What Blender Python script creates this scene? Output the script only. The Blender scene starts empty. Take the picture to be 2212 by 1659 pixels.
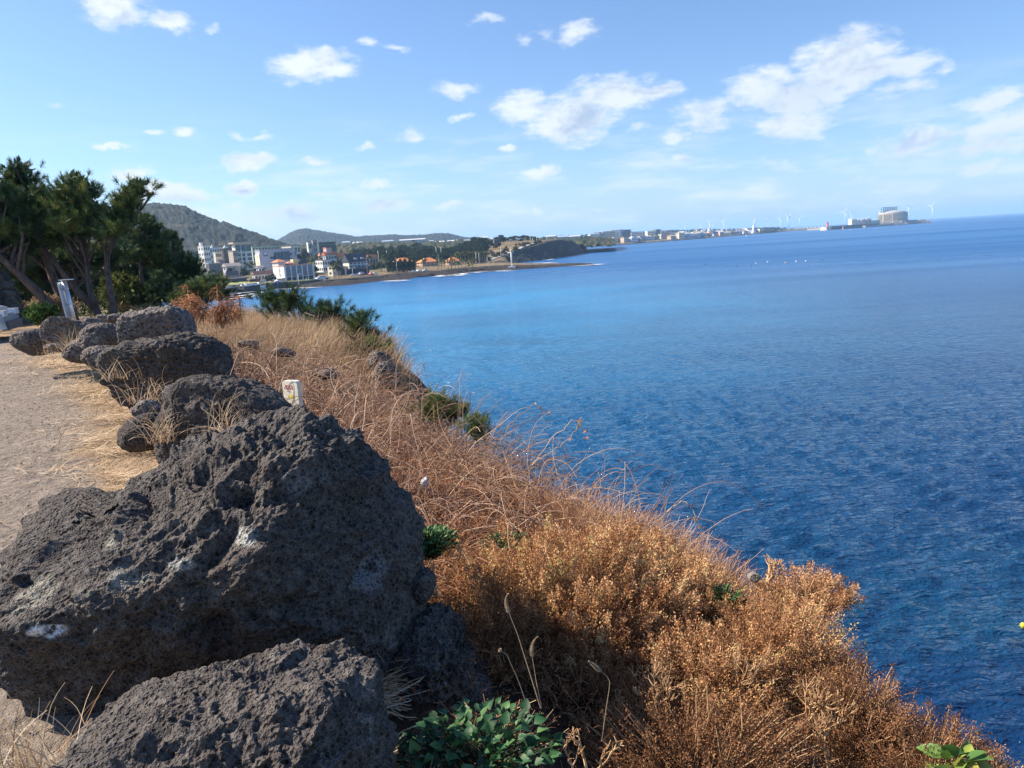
import bpy, math, random
import numpy as np
from mathutils import Matrix, Vector
random.seed(7)
rng = np.random.default_rng(7)
S = bpy.context.scene
COL = S.collection
PI = math.pi

# ------------------------------------------------------------------ camera
FOC = 1600.0                     # focal length in units of a 2212 wide picture
ROLL = math.atan(.062)
PITCH = math.atan(302.1 / FOC)
EYE = 18.0                       # metres above the sea
FW = np.array([0, math.cos(PITCH), -math.sin(PITCH)])
U0 = np.array([0, math.sin(PITCH), math.cos(PITCH)])
X0 = np.array([1., 0, 0])
RT = math.cos(ROLL) * X0 - math.sin(ROLL) * U0
UP = math.sin(ROLL) * X0 + math.cos(ROLL) * U0
CAM = np.array([0, 0, EYE])
cd = bpy.data.cameras.new('camera')
cam = bpy.data.objects.new('camera', cd)
COL.objects.link(cam)
m = Matrix(((RT[0], UP[0], -FW[0], 0), (RT[1], UP[1], -FW[1], 0), (RT[2], UP[2], -FW[2], EYE), (0, 0, 0, 1)))
cam.matrix_world = m
cd.sensor_width = 36
cd.lens = 36 * FOC / 2212
cd.clip_start = .05
cd.clip_end = 90000
S.camera = cam

SUN_EL, SUN_AZ = 41.0, -80.0     # azimuth from +Y, clockwise
sd = np.array([math.sin(math.radians(SUN_AZ)) * math.cos(math.radians(SUN_EL)),
               math.cos(math.radians(SUN_AZ)) * math.cos(math.radians(SUN_EL)), math.sin(math.radians(SUN_EL))])
sl = bpy.data.lights.new('sun', 'SUN')
sl.energy = 5.0
sl.angle = math.radians(.53)
sl.color = (1, .86, .70)
so = bpy.data.objects.new('sun', sl)
so.rotation_euler = Vector(sd).to_track_quat('Z', 'Y').to_euler()
so.location = (-30, 0, 60)
COL.objects.link(so)
S.view_settings.view_transform = 'Standard'
S.view_settings.look = 'None'
S.view_settings.gamma = 1
S.view_settings.exposure = 1.0
S.view_settings.use_curve_mapping = False
S.cycles.max_bounces = 5
S.cycles.diffuse_bounces = 1
S.cycles.volume_bounces = 1
S.cycles.transparent_max_bounces = 8
S.cycles.use_denoising = True


def ray(u, v):
    return FW + RT * (u - 1106) / FOC - UP * (v - 829.5) / FOC


def PY(u, v, y):
    d = ray(u, v)
    return CAM + d * (y / d[1])


def PZ(u, v, z=0.):
    d = ray(u, v)
    return CAM + d * ((z - EYE) / d[2])


# ------------------------------------------------------------------ sky
W = bpy.data.worlds.new('World')
S.world = W
W.use_nodes = True
nt = W.node_tree
nt.nodes.clear()


class NB:
    """small node helper"""
    def __init__(s, nt): s.nt = nt
    def n(s, t, ins=None, **kw):
        nd = s.nt.nodes.new(t)
        for k, v in kw.items(): setattr(nd, k, v)
        for k, v in (ins or {}).items(): s.set(nd, k, v)
        return nd
    def set(s, nd, k, v):
        i = nd.inputs[k]
        if isinstance(v, bpy.types.NodeSocket): s.nt.links.new(v, i)
        elif isinstance(v, bpy.types.Node): s.nt.links.new(v.outputs[0], i)
        else: i.default_value = v
    def m(s, op, a, b=None, c=None, clamp=False):
        nd = s.n('ShaderNodeMath', {0: a}, operation=op)
        nd.use_clamp = clamp
        if b is not None: s.set(nd, 1, b)
        if c is not None: s.set(nd, 2, c)
        return nd.outputs[0]
    def vm(s, op, a, b=None, scale=None):
        nd = s.n('ShaderNodeVectorMath', {0: a}, operation=op)
        if b is not None: s.set(nd, 1, b)
        if scale is not None: s.set(nd, 'Scale', scale)
        return nd.outputs['Value'] if op in ('LENGTH', 'DOT_PRODUCT', 'DISTANCE') else nd.outputs[0]
    def mix(s, f, a, b, mode='MIX'):
        nd = s.n('ShaderNodeMix', data_type='RGBA', blend_type=mode)
        s.set(nd, 0, f); s.set(nd, 6, a); s.set(nd, 7, b)
        return nd.outputs[2]
    def noise(s, vec, scale, detail=2, rough=.5, dist=0.):
        nd = s.n('ShaderNodeTexNoise', {'Scale': scale, 'Detail': detail, 'Roughness': rough, 'Distortion': dist})
        if vec is not None: s.set(nd, 'Vector', vec)
        return nd
    def rng(s, v, a, b, c=0., d=1., smooth=False):
        nd = s.n('ShaderNodeMapRange', {0: v, 1: a, 2: b, 3: c, 4: d})
        nd.interpolation_type = 'SMOOTHSTEP' if smooth else 'LINEAR'
        return nd.outputs[0]
    def ramp(s, v, stops):
        nd = s.n('ShaderNodeValToRGB', {0: v})
        e = nd.color_ramp.elements
        while len(e) < len(stops): e.new(.5)
        for i, (p, c) in enumerate(stops):
            e[i].position = p; e[i].color = (*c, 1)
        return nd.outputs[0]


b = NB(nt)
sky = b.n('ShaderNodeTexSky', sky_type='NISHITA', sun_disc=False, sun_elevation=math.radians(SUN_EL),
          sun_rotation=math.radians(SUN_AZ), altitude=0, air_density=1.0, dust_density=.5, ozone_density=3.0)
SKYS = .076
tc = b.n('ShaderNodeTexCoord')
dirv = b.vm('NORMALIZE', tc.outputs['Generated'])
sp = b.n('ShaderNodeSeparateXYZ', {0: dirv})
az = b.m('ARCTAN2', sp.outputs[0], sp.outputs[1])
el = b.m('ARCSINE', sp.outputs[2])
q = b.n('ShaderNodeCombineXYZ', {0: az, 1: el}).outputs[0]
nw = b.noise(q, 16, 4, .6)
warp = b.vm('SCALE', b.vm('SUBTRACT', nw.outputs['Color'], (.5, .5, .5)), scale=.040)
qw = b.vm('ADD', q, warp)
# (u, v, half width, half height, strength, grey) read off the photograph, turned into azimuth and elevation
CL = [(250, 22, 70, 36, 1, 0), (210, 12, 40, 26, .9, 0), (375, 52, 46, 20, .9, 0), (455, 60, 20, 9, .5, 0), (680, 138, 84, 34, 1, 0), (735, 150, 42, 20, .8, 0),
      (800, 88, 36, 12, .6, 0), (860, 99, 36, 10, .5, 0), (1045, 48, 42, 13, .55, .2), (1175, 72, 30, 17, .5, .2), (1250, 65, 46, 25, .7, .2), (1130, 95, 20, 16, .45, .2),
      (985, 188, 50, 18, .65, .1), (1005, 250, 30, 9, .7, 0), (885, 295, 30, 20, .65, 0), (1095, 322, 16, 8, .7, 0), (1130, 228, 66, 34, .95, 0),
      (1230, 252, 98, 50, 1.1, .1), (1335, 203, 98, 38, 1.05, .1), (1420, 195, 64, 20, .9, .2), (1262, 256, 40, 24, .6, .8), (1375, 283, 36, 10, .5, .1),
      (1460, 297, 32, 15, .75, .1), (1475, 348, 26, 12, .8, .1), (1165, 372, 38, 15, .95, 0), (1650, 190, 66, 32, .9, .15), (1725, 208, 66, 32, .95, .3),
      (1825, 140, 88, 50, 1.1, .1), (1930, 140, 70, 28, .95, .3), (1790, 182, 60, 34, .95, .3), (1520, 245, 58, 28, .75, .25), (1712, 264, 78, 30, .95, .2),
      (1955, 195, 70, 30, .55, .4), (2040, 152, 26, 14, .5, .3), (1980, 303, 84, 24, .95, .1), (1935, 322, 44, 18, .8, .2), (2000, 335, 90, 20, .55, .6),
      (2150, 222, 66, 26, .8, .3), (2185, 268, 84, 28, .95, .2), (2150, 312, 70, 24, .7, .4), (2110, 360, 46, 14, .8, .3), (1680, 358, 46, 12, .55, .3),
      (1650, 412, 42, 9, .7, .2), (1860, 387, 34, 9, .45, .3), (235, 313, 40, 9, .7, 0), (333, 290, 22, 10, .75, 0), (397, 287, 26, 11, .75, 0),
      (500, 285, 24, 9, .5, 0), (560, 290, 34, 11, .65, 0), (540, 341, 52, 20, 1, 0), (683, 347, 30, 10, .75, 0), (285, 385, 46, 17, .95, 0),
      (370, 424, 92, 20, 1.1, .1), (400, 434, 50, 9, .5, .8), (525, 404, 44, 18, .95, .1), (545, 410, 26, 8, .4, .8), (820, 401, 44, 11, .85, .1), (625, 456, 110, 20, .8, .35), (840, 443, 62, 12, .85, .35),
      (965, 447, 44, 9, .65, .2), (1070, 466, 52, 9, .55, .2), (1160, 452, 26, 6, .6, .1), (735, 490, 90, 14, .6, .2), (660, 470, 120, 20, .6, .3),
      (110, 222, 30, 9, .4, 0), (430, 450, 90, 22, .6, .1), (790, 310, 30, 10, .4, 0), (1760, 420, 60, 8, .3, .3), (1280, 455, 40, 6, .4, .1)]
dens = None
grey = None
for (u, v, hw, hh, st, gr) in CL:
    d = ray(u, v); d = d / np.linalg.norm(d)
    a0 = math.atan2(d[0], d[1]); e0 = math.asin(d[2])
    k = 1 / (np.linalg.norm(ray(u, v)) * FOC)
    if u > 1450: hw *= 1.12; hh *= 1.2
    o = b.vm('MULTIPLY', b.vm('SUBTRACT', qw, (a0, e0, 0)), (1 / (hw * k * 1.25 / math.cos(e0)), 1 / (hh * k * 1.3), 0))
    l = b.vm('LENGTH', o)
    f = b.m('MULTIPLY', b.m('SUBTRACT', 1.15, l, clamp=True), st)
    dens = f if dens is None else b.m('MAXIMUM', dens, f)
    if gr: 
        g = b.m('MULTIPLY', f, gr)
        grey = g if grey is None else b.m('ADD', grey, g)
qs = b.vm('MULTIPLY', q, (1, 2.4, 1))
fine = b.noise(qs, 26, 6, .62)
dn = b.m('MULTIPLY', b.m('ADD', fine.outputs[0], -.5), 1.6)
alpha = b.rng(b.m('ADD', dens, b.m('MULTIPLY', dn, b.rng(dens, 0, .25))), .10, .82, 0, .97, True)
# thin veil low over the horizon
veil = b.m('MULTIPLY', b.rng(b.noise(b.vm('MULTIPLY', q, (1, 5, 1)), 7, 5, .6).outputs[0], .43, .72, 0, .6, True), b.rng(el, .20, .02, 0, 1.5, True))
alpha = b.m('MAXIMUM', alpha, veil)
shade = b.m('MULTIPLY', b.rng(b.noise(b.vm('MULTIPLY', b.vm('ADD', qw, (.012, .012, 0)), (1, 1.8, 1)), 13, 4, .6).outputs[0], .45, .68, 0, 1, True), b.rng(dens, .25, .8, 0, .75))
ccol = b.mix(b.m('ADD', b.m('MULTIPLY', grey, .9), shade, clamp=True), (.86, .92, .96, 1), (.46, .57, .75, 1))
ccol = b.vm('SCALE', ccol, scale=.56 / SKYS)
tint = b.mix(b.rng(el, 0, .22, 0, 1), (.86, 1.0, 1.16, 1), (.92, 1.04, 1.22, 1))
skyc = b.mix(1.0, sky.outputs[0], tint, 'MULTIPLY')
col = b.mix(alpha, skyc, ccol)
bg = b.n('ShaderNodeBackground', {'Color': col, 'Strength': SKYS})
b.n('ShaderNodeOutputWorld', {'Surface': bg.outputs[0]})
W.cycles.sampling_method = 'MANUAL'
W.cycles.sample_map_resolution = 512


# ------------------------------------------------------------------ helpers
def tag(o, label=None, cat=None, group=None, kind=None):
    if label: o['label'] = label
    if cat: o['category'] = cat
    if group: o['group'] = group
    if kind: o['kind'] = kind
    return o


def link(o, parent=None):
    COL.objects.link(o)
    if parent is not None: o.parent = parent
    return o


def empty(name, loc, label, cat, group=None, rz=0.):
    o = bpy.data.objects.new(name, None)
    o.location = loc; o.rotation_euler = (0, 0, rz)
    o.empty_display_size = .2
    link(o)
    return tag(o, label, cat, group)


def mesh(name, V, F, mat=None, parent=None, smooth=True, attr=None, mi=None, local=None):
    """V (n,3); F (m,k) array or list of arrays with their own k; attr = per-vertex float 'rnd'"""
    me = bpy.data.meshes.new(name)
    V = np.asarray(V, dtype=np.float64)
    if local is not None: V = V - np.asarray(local)
    Fs = F if isinstance(F, list) else [F]
    Fs = [np.asarray(f, dtype=np.int32) for f in Fs if len(f)]
    nl = sum(f.size for f in Fs); nf = sum(len(f) for f in Fs)
    me.vertices.add(len(V)); me.vertices.foreach_set('co', V.astype(np.float32).ravel())
    me.loops.add(nl); me.loops.foreach_set('vertex_index', np.concatenate([f.ravel() for f in Fs]))
    me.polygons.add(nf)
    tot = np.concatenate([np.full(len(f), f.shape[1], dtype=np.int32) for f in Fs])
    st = np.concatenate([[0], np.cumsum(tot)[:-1]]).astype(np.int32)
    me.polygons.foreach_set('loop_start', st); me.polygons.foreach_set('loop_total', tot)
    if mi is not None: me.polygons.foreach_set('material_index', np.asarray(mi, dtype=np.int32))
    me.polygons.foreach_set('use_smooth', np.full(nf, smooth))
    if attr is not None:
        a = me.attributes.new('rnd', 'FLOAT', 'POINT'); a.data.foreach_set('value', np.asarray(attr, dtype=np.float32))
    me.update(calc_edges=True)
    me.validate()
    if mat is not None:
        for x in (mat if isinstance(mat, (list, tuple)) else [mat]): me.materials.append(x)
    o = bpy.data.objects.new(name, me)
    if local is not None and parent is None: o.location = local
    link(o, parent)
    return o


class MB:
    """collects boxes, prisms and tubes and links them as one mesh object"""
    def __init__(s): s.V = []; s.F = {}; s.n = 0
    def add(s, V, F):
        V = np.asarray(V, float)
        for f in F: s.F.setdefault(len(f), []).append([i + s.n for i in f])
        s.V.append(V); s.n += len(V)
        return s
    def box(s, c, d, rz=0.):
        x, y, z = [v / 2 for v in d]
        P = np.array([(-x, -y, -z), (x, -y, -z), (x, y, -z), (-x, y, -z), (-x, -y, z), (x, -y, z), (x, y, z), (-x, y, z)])
        if rz: P = P @ np.array([[math.cos(rz), math.sin(rz), 0], [-math.sin(rz), math.cos(rz), 0], [0, 0, 1]])
        return s.add(P + np.array(c), [(0, 3, 2, 1), (4, 5, 6, 7), (0, 1, 5, 4), (1, 2, 6, 5), (2, 3, 7, 6), (3, 0, 4, 7)])
    def prism(s, poly, z0, z1):
        """poly: plan outline, counter-clockwise"""
        n = len(poly)
        P = [(x, y, z0) for x, y in poly] + [(x, y, z1) for x, y in poly]
        return s.add(P, [tuple(range(n))[::-1], tuple(range(n, 2 * n))] + [(i, (i + 1) % n, n + (i + 1) % n, n + i) for i in range(n)])
    def gable(s, c, d, h, over=.4, hip=0.):
        """pitched roof over a rectangle d centred on c (eaves height), ridge along x"""
        x, y = d[0] / 2 + over, d[1] / 2 + over
        P = [(-x, -y, 0), (x, -y, 0), (x, y, 0), (-x, y, 0), (-x + hip, 0, h), (x - hip, 0, h),
             (-x, -y, -.25), (x, -y, -.25), (x, y, -.25), (-x, y, -.25)]
        return s.add(np.array(P) + np.array(c), [(0, 1, 5, 4), (2, 3, 4, 5), (1, 2, 5), (3, 0, 4), (9, 8, 7, 6), (0, 6, 7, 1), (1, 7, 8, 2), (2, 8, 9, 3), (3, 9, 6, 0)])
    def tube(s, pts, rad, seg=8, caps=True):
        pts = np.asarray(pts, float); k = len(pts)
        rad = np.broadcast_to(rad, (k,))
        T = np.gradient(pts, axis=0); T /= np.linalg.norm(T, axis=1)[:, None] + 1e-9
        ref = np.array([0, 0, 1.]) if abs(T[0][2]) < .9 else np.array([1., 0, 0])
        P = []
        for i in range(k):
            a = np.cross(T[i], ref); a /= np.linalg.norm(a) + 1e-9; c = np.cross(T[i], a)
            t = np.arange(seg) / seg * 2 * PI
            P.append(pts[i] + rad[i] * (np.cos(t)[:, None] * a + np.sin(t)[:, None] * c))
        F = [(i * seg + j, i * seg + (j + 1) % seg, (i + 1) * seg + (j + 1) % seg, (i + 1) * seg + j) for i in range(k - 1) for j in range(seg)]
        if caps: F += [tuple(range(seg))[::-1], tuple(range((k - 1) * seg, k * seg))]
        return s.add(np.concatenate(P), F)
    def lathe(s, prof, c=(0, 0, 0), seg=24):
        P = []; k = len(prof)
        t = np.arange(seg) / seg * 2 * PI
        for r, z in prof: P.append(np.stack([r * np.cos(t), r * np.sin(t), np.full(seg, z)], 1))
        F = [(i * seg + j, i * seg + (j + 1) % seg, (i + 1) * seg + (j + 1) % seg, (i + 1) * seg + j) for i in range(k - 1) for j in range(seg)]
        F += [tuple(range(seg))[::-1], tuple(range((k - 1) * seg, k * seg))]
        return s.add(np.concatenate(P) + np.array(c), F)
    def build(s, name, mat, parent=None, smooth=False):
        return mesh(name, np.concatenate(s.V), [np.array(f) for f in s.F.values()], mat, parent, smooth)


def copy_tree(o, parent=None, depth=0):
    c = o.copy(); COL.objects.link(c)
    if parent is not None: c.parent = parent
    for ch in list(o.children): copy_tree(ch, c)
    return c


# ---- numpy noise
def _h(ix, iy, iz, seed):
    h = (ix.astype(np.int64) * 374761393 + iy.astype(np.int64) * 668265263 + iz.astype(np.int64) * 2147483647 + seed * 974711) & 0xffffffff
    h = ((h ^ (h >> 13)) * 1274126177) & 0xffffffff
    h = ((h ^ (h >> 16)) * 2246822519) & 0xffffffff
    return (h ^ (h >> 15)) & 0xffffff


def vnoise(P, seed=0):
    i = np.floor(P).astype(np.int64); f = P - i
    w = f * f * f * (f * (f * 6 - 15) + 10)
    out = 0
    for dx in (0, 1):
        for dy in (0, 1):
            for dz in (0, 1):
                h = _h(i[:, 0] + dx, i[:, 1] + dy, i[:, 2] + dz, seed)
                g = np.stack([(h & 255), (h >> 8) & 255, (h >> 16) & 255], 1) / 127.5 - 1
                dd = ((f - np.array([dx, dy, dz])) * g).sum(1)
                ww = (w[:, 0] if dx else 1 - w[:, 0]) * (w[:, 1] if dy else 1 - w[:, 1]) * (w[:, 2] if dz else 1 - w[:, 2])
                out = out + dd * ww
    return out * 1.2


def fbm(P, octv=4, seed=0, gain=.5, ridge=False):
    a, s, t = 1., 0., 0.
    for k in range(octv):
        n = vnoise(P * 2.03 ** k + 17.3 * k, seed + k)
        s = s + a * ((1 - 2 * np.abs(n)) if ridge else n); t += a; a *= gain
    return s / t


def worley(P, seed=0):
    i = np.floor(P).astype(np.int64); f = P - i
    best = np.full(len(P), 9.)
    for dx in (-1, 0, 1):
        for dy in (-1, 0, 1):
            for dz in (-1, 0, 1):
                h = _h(i[:, 0] + dx, i[:, 1] + dy, i[:, 2] + dz, seed)
                g = np.stack([(h & 255), (h >> 8) & 255, (h >> 16) & 255], 1) / 255.
                d2 = ((f - np.array([dx, dy, dz]) - g) ** 2).sum(1)
                best = np.minimum(best, d2)
    return np.sqrt(best)


def v2(x, y, s=1.):
    return np.stack([np.ravel(x) * s, np.ravel(y) * s, np.zeros(np.size(x))], 1)


# ---- strips and tubes in bulk
def ribbons(P, Wd, side, attr=None):
    """P (N,K,3) centre lines, Wd (N,K) widths, side (N,3) -> verts, quads, rnd"""
    N, K, _ = P.shape
    o = side[:, None, :] * Wd[:, :, None] * .5
    V = np.stack([P - o, P + o], 2).reshape(-1, 3)
    b0 = (np.arange(N)[:, None] * K + np.arange(K - 1)[None]) * 2
    b0 = b0.ravel()
    F = np.stack([b0, b0 + 1, b0 + 3, b0 + 2], 1)
    A = np.repeat(rng.random(N) if attr is None else attr, K * 2)
    return V, F, A


def tubes(P, R, attr=None, seg=3):
    N, K, _ = P.shape
    T = np.gradient(P, axis=1); T /= np.linalg.norm(T, axis=2, keepdims=True) + 1e-9
    ref = rng.normal(size=(N, 1, 3))
    a = np.cross(T, ref); a /= np.linalg.norm(a, axis=2, keepdims=True) + 1e-9
    c = np.cross(T, a)
    th = np.arange(seg) / seg * 2 * PI
    V = P[:, :, None, :] + R[:, :, None, None] * (np.cos(th)[None, None, :, None] * a[:, :, None, :] + np.sin(th)[None, None, :, None] * c[:, :, None, :])
    base = ((np.arange(N)[:, None, None] * K + np.arange(K - 1)[None, :, None]) * seg)
    j = np.arange(seg)[None, None, :]; j2 = (j + 1) % seg
    F = np.stack([base + j, base + j2, base + seg + j2, base + seg + j], -1).reshape(-1, 4)
    A = np.repeat(rng.random(N) if attr is None else attr, K * seg)
    return V.reshape(-1, 3), F, A


def leaves(C, L, Wd, d=None, attr=None):
    """diamond leaves at C (N,3), length L, width Wd, along d"""
    N = len(C)
    if d is None: d = rng.normal(size=(N, 3))
    d = d / (np.linalg.norm(d, axis=1, keepdims=True) + 1e-9)
    s = np.cross(d, rng.normal(size=(N, 3))); s /= np.linalg.norm(s, axis=1, keepdims=True) + 1e-9
    L = np.broadcast_to(L, (N,))[:, None]; Wd = np.broadcast_to(Wd, (N,))[:, None]
    V = np.stack([C, C + d * L * .5 + s * Wd * .5, C + d * L, C + d * L * .5 - s * Wd * .5], 1).reshape(-1, 3)
    F = np.arange(N * 4).reshape(N, 4)
    A = np.repeat(rng.random(N) if attr is None else attr, 4)
    return V, F, A


def join(parts):
    V, F, A, n = [], [], [], 0
    for (v, f, a) in parts:
        V.append(v); F.append(f + n); A.append(a); n += len(v)
    return np.concatenate(V), np.concatenate(F), np.concatenate(A)


# ------------------------------------------------------------------ materials
def material(name):
    mt = bpy.data.materials.new(name); mt.use_nodes = True
    t = mt.node_tree; t.nodes.clear()
    return mt, NB(t)


def finish(bb, col, rough=.8, bump=None, spec=.3, dist=.02, strength=1., metal=0., trans=0.):
    p = bb.n('ShaderNodeBsdfPrincipled', {'Base Color': col, 'Roughness': rough, 'Metallic': metal})
    p.inputs['Specular IOR Level'].default_value = spec
    if bump is not None:
        bp = bb.n('ShaderNodeBump', {'Height': bump, 'Distance': dist, 'Strength': strength})
        bb.set(p, 'Normal', bp.outputs[0])
    out = p.outputs[0]
    if trans:
        tr = bb.n('ShaderNodeBsdfTranslucent', {'Color': col})
        mx = bb.n('ShaderNodeMixShader', {0: trans})
        bb.nt.links.new(out, mx.inputs[1]); bb.nt.links.new(tr.outputs[0], mx.inputs[2]); out = mx.outputs[0]
    bb.n('ShaderNodeOutputMaterial', {'Surface': out})
    return p


_flat = {}
def paint(c, rough=.7, metal=0., var=.12, spec=.3, scale=.6):
    """plain coloured material with slight wear"""
    key = (c, rough, metal, var, scale)
    if key in _flat: return _flat[key]
    mt, bb = material('surface_%d' % len(_flat))
    t = bb.n('ShaderNodeTexCoord')
    n = bb.noise(t.outputs['Object'], scale, 4, .6)
    cc = bb.mix(bb.rng(n.outputs[0], .3, .7, 0, 1), (*[x * (1 - var) for x in c], 1), (*[min(1, x * (1 + var)) for x in c], 1))
    finish(bb, cc, rough, spec=spec, metal=metal)
    _flat[key] = mt
    return mt


def rndmat(name, stops, rough=.75, trans=.2, spec=.2):
    """colour picked per blade or leaf from the mesh attribute rnd"""
    mt, bb = material(name)
    a = bb.n('ShaderNodeAttribute', attribute_name='rnd')
    finish(bb, bb.ramp(a.outputs['Fac'], stops), rough, spec=spec, trans=trans)
    return mt
# ------------------------------------------------------------------ sea
def build_water():
    mt, bb = material('sea_water')
    g = bb.n('ShaderNodeNewGeometry')
    pos = g.outputs['Position']
    dist = bb.vm('LENGTH', bb.vm('SUBTRACT', pos, (0, 0, EYE)))
    def wav(rot, sx, sy, scale, det=3, dd=0.):
        mp = bb.n('ShaderNodeMapping', {'Vector': pos, 'Rotation': (0, 0, rot), 'Scale': (sx, sy, 1)})
        return bb.noise(mp.outputs[0], scale, det, .55, dd).outputs[0]
    w1 = wav(.26, .38, 1, .9, 3, .4)
    w2 = wav(-.12, .42, 1, 2.8, 3, .6)
    w3 = wav(.1, .6, 1, 4.5, 2, .3)
    w0 = wav(.5, .4, 1, .11, 2)
    near = bb.rng(dist, 20, 140, 1, 0, True)
    mid = bb.rng(dist, 250, 1600, 1, .4, True)
    h = bb.m('ADD', bb.m('MULTIPLY', w1, .55), bb.m('MULTIPLY', w2, .42))
    h = bb.m('ADD', h, bb.m('MULTIPLY', bb.m('MULTIPLY', w3, .10), near))
    h = bb.m('ADD', h, bb.m('MULTIPLY', w0, .6))
    bump = bb.n('ShaderNodeBump', {'Height': h, 'Distance': 1.0, 'Strength': bb.m('MULTIPLY', mid, 1.0)})
    # calm streaks and ruffled patches
    mp = bb.n('ShaderNodeMapping', {'Vector': pos, 'Rotation': (0, 0, .12), 'Scale': (.0011, .008, 1)})
    st = bb.noise(mp.outputs[0], 1, 5, .6, .5).outputs[0]
    mp2 = bb.n('ShaderNodeMapping', {'Vector': pos, 'Scale': (.018, .03, 1)})
    pt = bb.noise(mp2.outputs[0], 1, 4, .6, .5).outputs[0]
    # shallow turquoise sand inside the bay
    bay = bb.vm('LENGTH', bb.vm('MULTIPLY', bb.vm('SUBTRACT', pos, (-55, 215, 0)), (1 / 150., 1 / 190., 0)))
    bayf = bb.m('MULTIPLY', bb.rng(bay, 1.25, .2, 0, 1, True), bb.rng(pt, .32, .62, .55, 1))
    nr = bb.vm('LENGTH', bb.vm('MULTIPLY', bb.vm('SUBTRACT', pos, (22, 34, 0)), (1 / 16., 1 / 10., 0)))
    nrf = bb.m('MULTIPLY', bb.rng(nr, 1.2, .2, 0, .28, True), bb.rng(pt, .4, .65, 0, 1))
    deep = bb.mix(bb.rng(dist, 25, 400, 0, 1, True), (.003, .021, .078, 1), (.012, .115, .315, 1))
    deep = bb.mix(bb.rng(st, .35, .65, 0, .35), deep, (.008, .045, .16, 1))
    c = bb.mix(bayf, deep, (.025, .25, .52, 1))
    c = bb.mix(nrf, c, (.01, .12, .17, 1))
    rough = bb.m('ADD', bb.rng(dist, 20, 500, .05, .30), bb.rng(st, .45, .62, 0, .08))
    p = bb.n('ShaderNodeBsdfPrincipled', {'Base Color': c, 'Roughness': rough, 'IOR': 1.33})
    p.inputs['Specular IOR Level'].default_value = .5
    bb.set(p, 'Normal', bump.outputs[0])
    bb.n('ShaderNodeOutputMaterial', {'Surface': p.outputs[0]})
    # polar grid with real waves, finer towards the near water
    ang = np.radians(np.linspace(-100, 100, 560))
    r1 = np.geomspace(3, 400, 620); r2 = np.geomspace(400, 60000, 60)[1:]
    r = np.concatenate([r1, r2])
    A, Rr = np.meshgrid(ang, r)
    x = np.sin(A) * Rr; y = np.cos(A) * Rr
    z = np.zeros_like(x)
    rr = np.random.default_rng(3)
    for k in range(26):
        L = .50 * 1.12 ** k if k < 18 else rr.uniform(2.0, 4)
        th = rr.normal(.22, .42) + PI / 2
        kx, ky = math.cos(th) * 2 * PI / L, math.sin(th) * 2 * PI / L
        amp = .0118 * L ** .74
        step = np.maximum(Rr * (ang[1] - ang[0]), Rr * .0079)
        fade = np.clip((L / step - 2.5) / 4, 0, 1)
        wob = 1.2 * np.sin(x * .07 + k) + 1.1 * np.sin(y * .09 + 2 * k) + .7 * np.sin((x + y) * .23 + k)
        w = np.sin(kx * x + ky * y + rr.uniform(0, 6) + wob)
        z += amp * fade * (1 - 2 * np.abs(w) ** 1.3)  # pointed crests
    V = np.stack([x, y, z], -1).reshape(-1, 3)
    n = len(ang)
    i = (np.arange(len(r) - 1)[:, None] * n + np.arange(n - 1)[None]).ravel()
    F = np.stack([i, i + 1, i + n + 1, i + n], 1)[:, ::-1]
    o = mesh('sea_water', V, F, mt)
    tag(o, 'wide blue rippled sea reaching the horizon', 'sea', kind='structure')


build_water()

# ------------------------------------------------------------------ near headland
ST = np.array([  # y, rock line x, cliff edge x, edge height, cliff run
    (-8, -.9, 3.9, 15.0, 3), (1.2, -.5, 2.0, 15.15, 3), (2.0, -.55, 1.55, 15.3, 3), (2.6, -.7, 1.35, 15.45, 3), (3.5, -1.2, 1.25, 15.6, 3), (4.2, -1.6, 1.1, 15.7, 3),
    (5, -1.9, .8, 15.7, 2.5), (6, -2.5, .2, 15.7, 2.5), (8, -3.5, -.7, 15.55, 2.5), (10, -4.6, -1.6, 15.4, 2.2), (11, -5.2, -1.85, 15.45, 2.0), (12, -6, -1.75, 15.8, 1.6),
    (14, -7.3, -2.25, 16.15, 1.8), (17, -9, -3.95, 16.35, 2.5), (20, -10.5, -6.4, 16.35, 4), (24, -12, -9.4, 16.1, 6), (30, -15, -13.6, 15.0, 9), (60, -32, -29, 12, 12), (150, -75, -70, 6, 14), (420, -210, -200, 3, 14)])


def sti(y, c): return np.interp(y, ST[:, 0], ST[:, c])


def nearz(x, y, rough=True):
    x = np.asarray(x, float); y = np.asarray(y, float)
    xr, xe, ze, run = sti(y, 1), sti(y, 2), sti(y, 3), sti(y, 4)
    t = np.clip((x - xr) / (xe - xr), 0, 1)
    top = np.interp(y, [24, 60, 150, 420], [16.4, 14.5, 9, 5])
    lft = np.clip((xr - x), 0, 400)
    z = top + (ze - top) * t ** 1.5 + np.where(y > 18, lft * .012, lft * .012)
    d = np.clip(x - xe, 0, None)
    z = z - np.where(d < .4, d * 1.6, .64 + (d - .4) / run * 16)
    return np.maximum(z, -2.5)


def GN(u, v, h=0.):
    """first hit of a picture ray on the near ground raised by h"""
    d = ray(u, v); d = d / d[1]
    ys = np.arange(.6, 120, .02)
    P = CAM + ys[:, None] * d
    k = np.argmax(P[:, 2] < nearz(P[:, 0], P[:, 1]) + h)
    return P[k]


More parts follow.
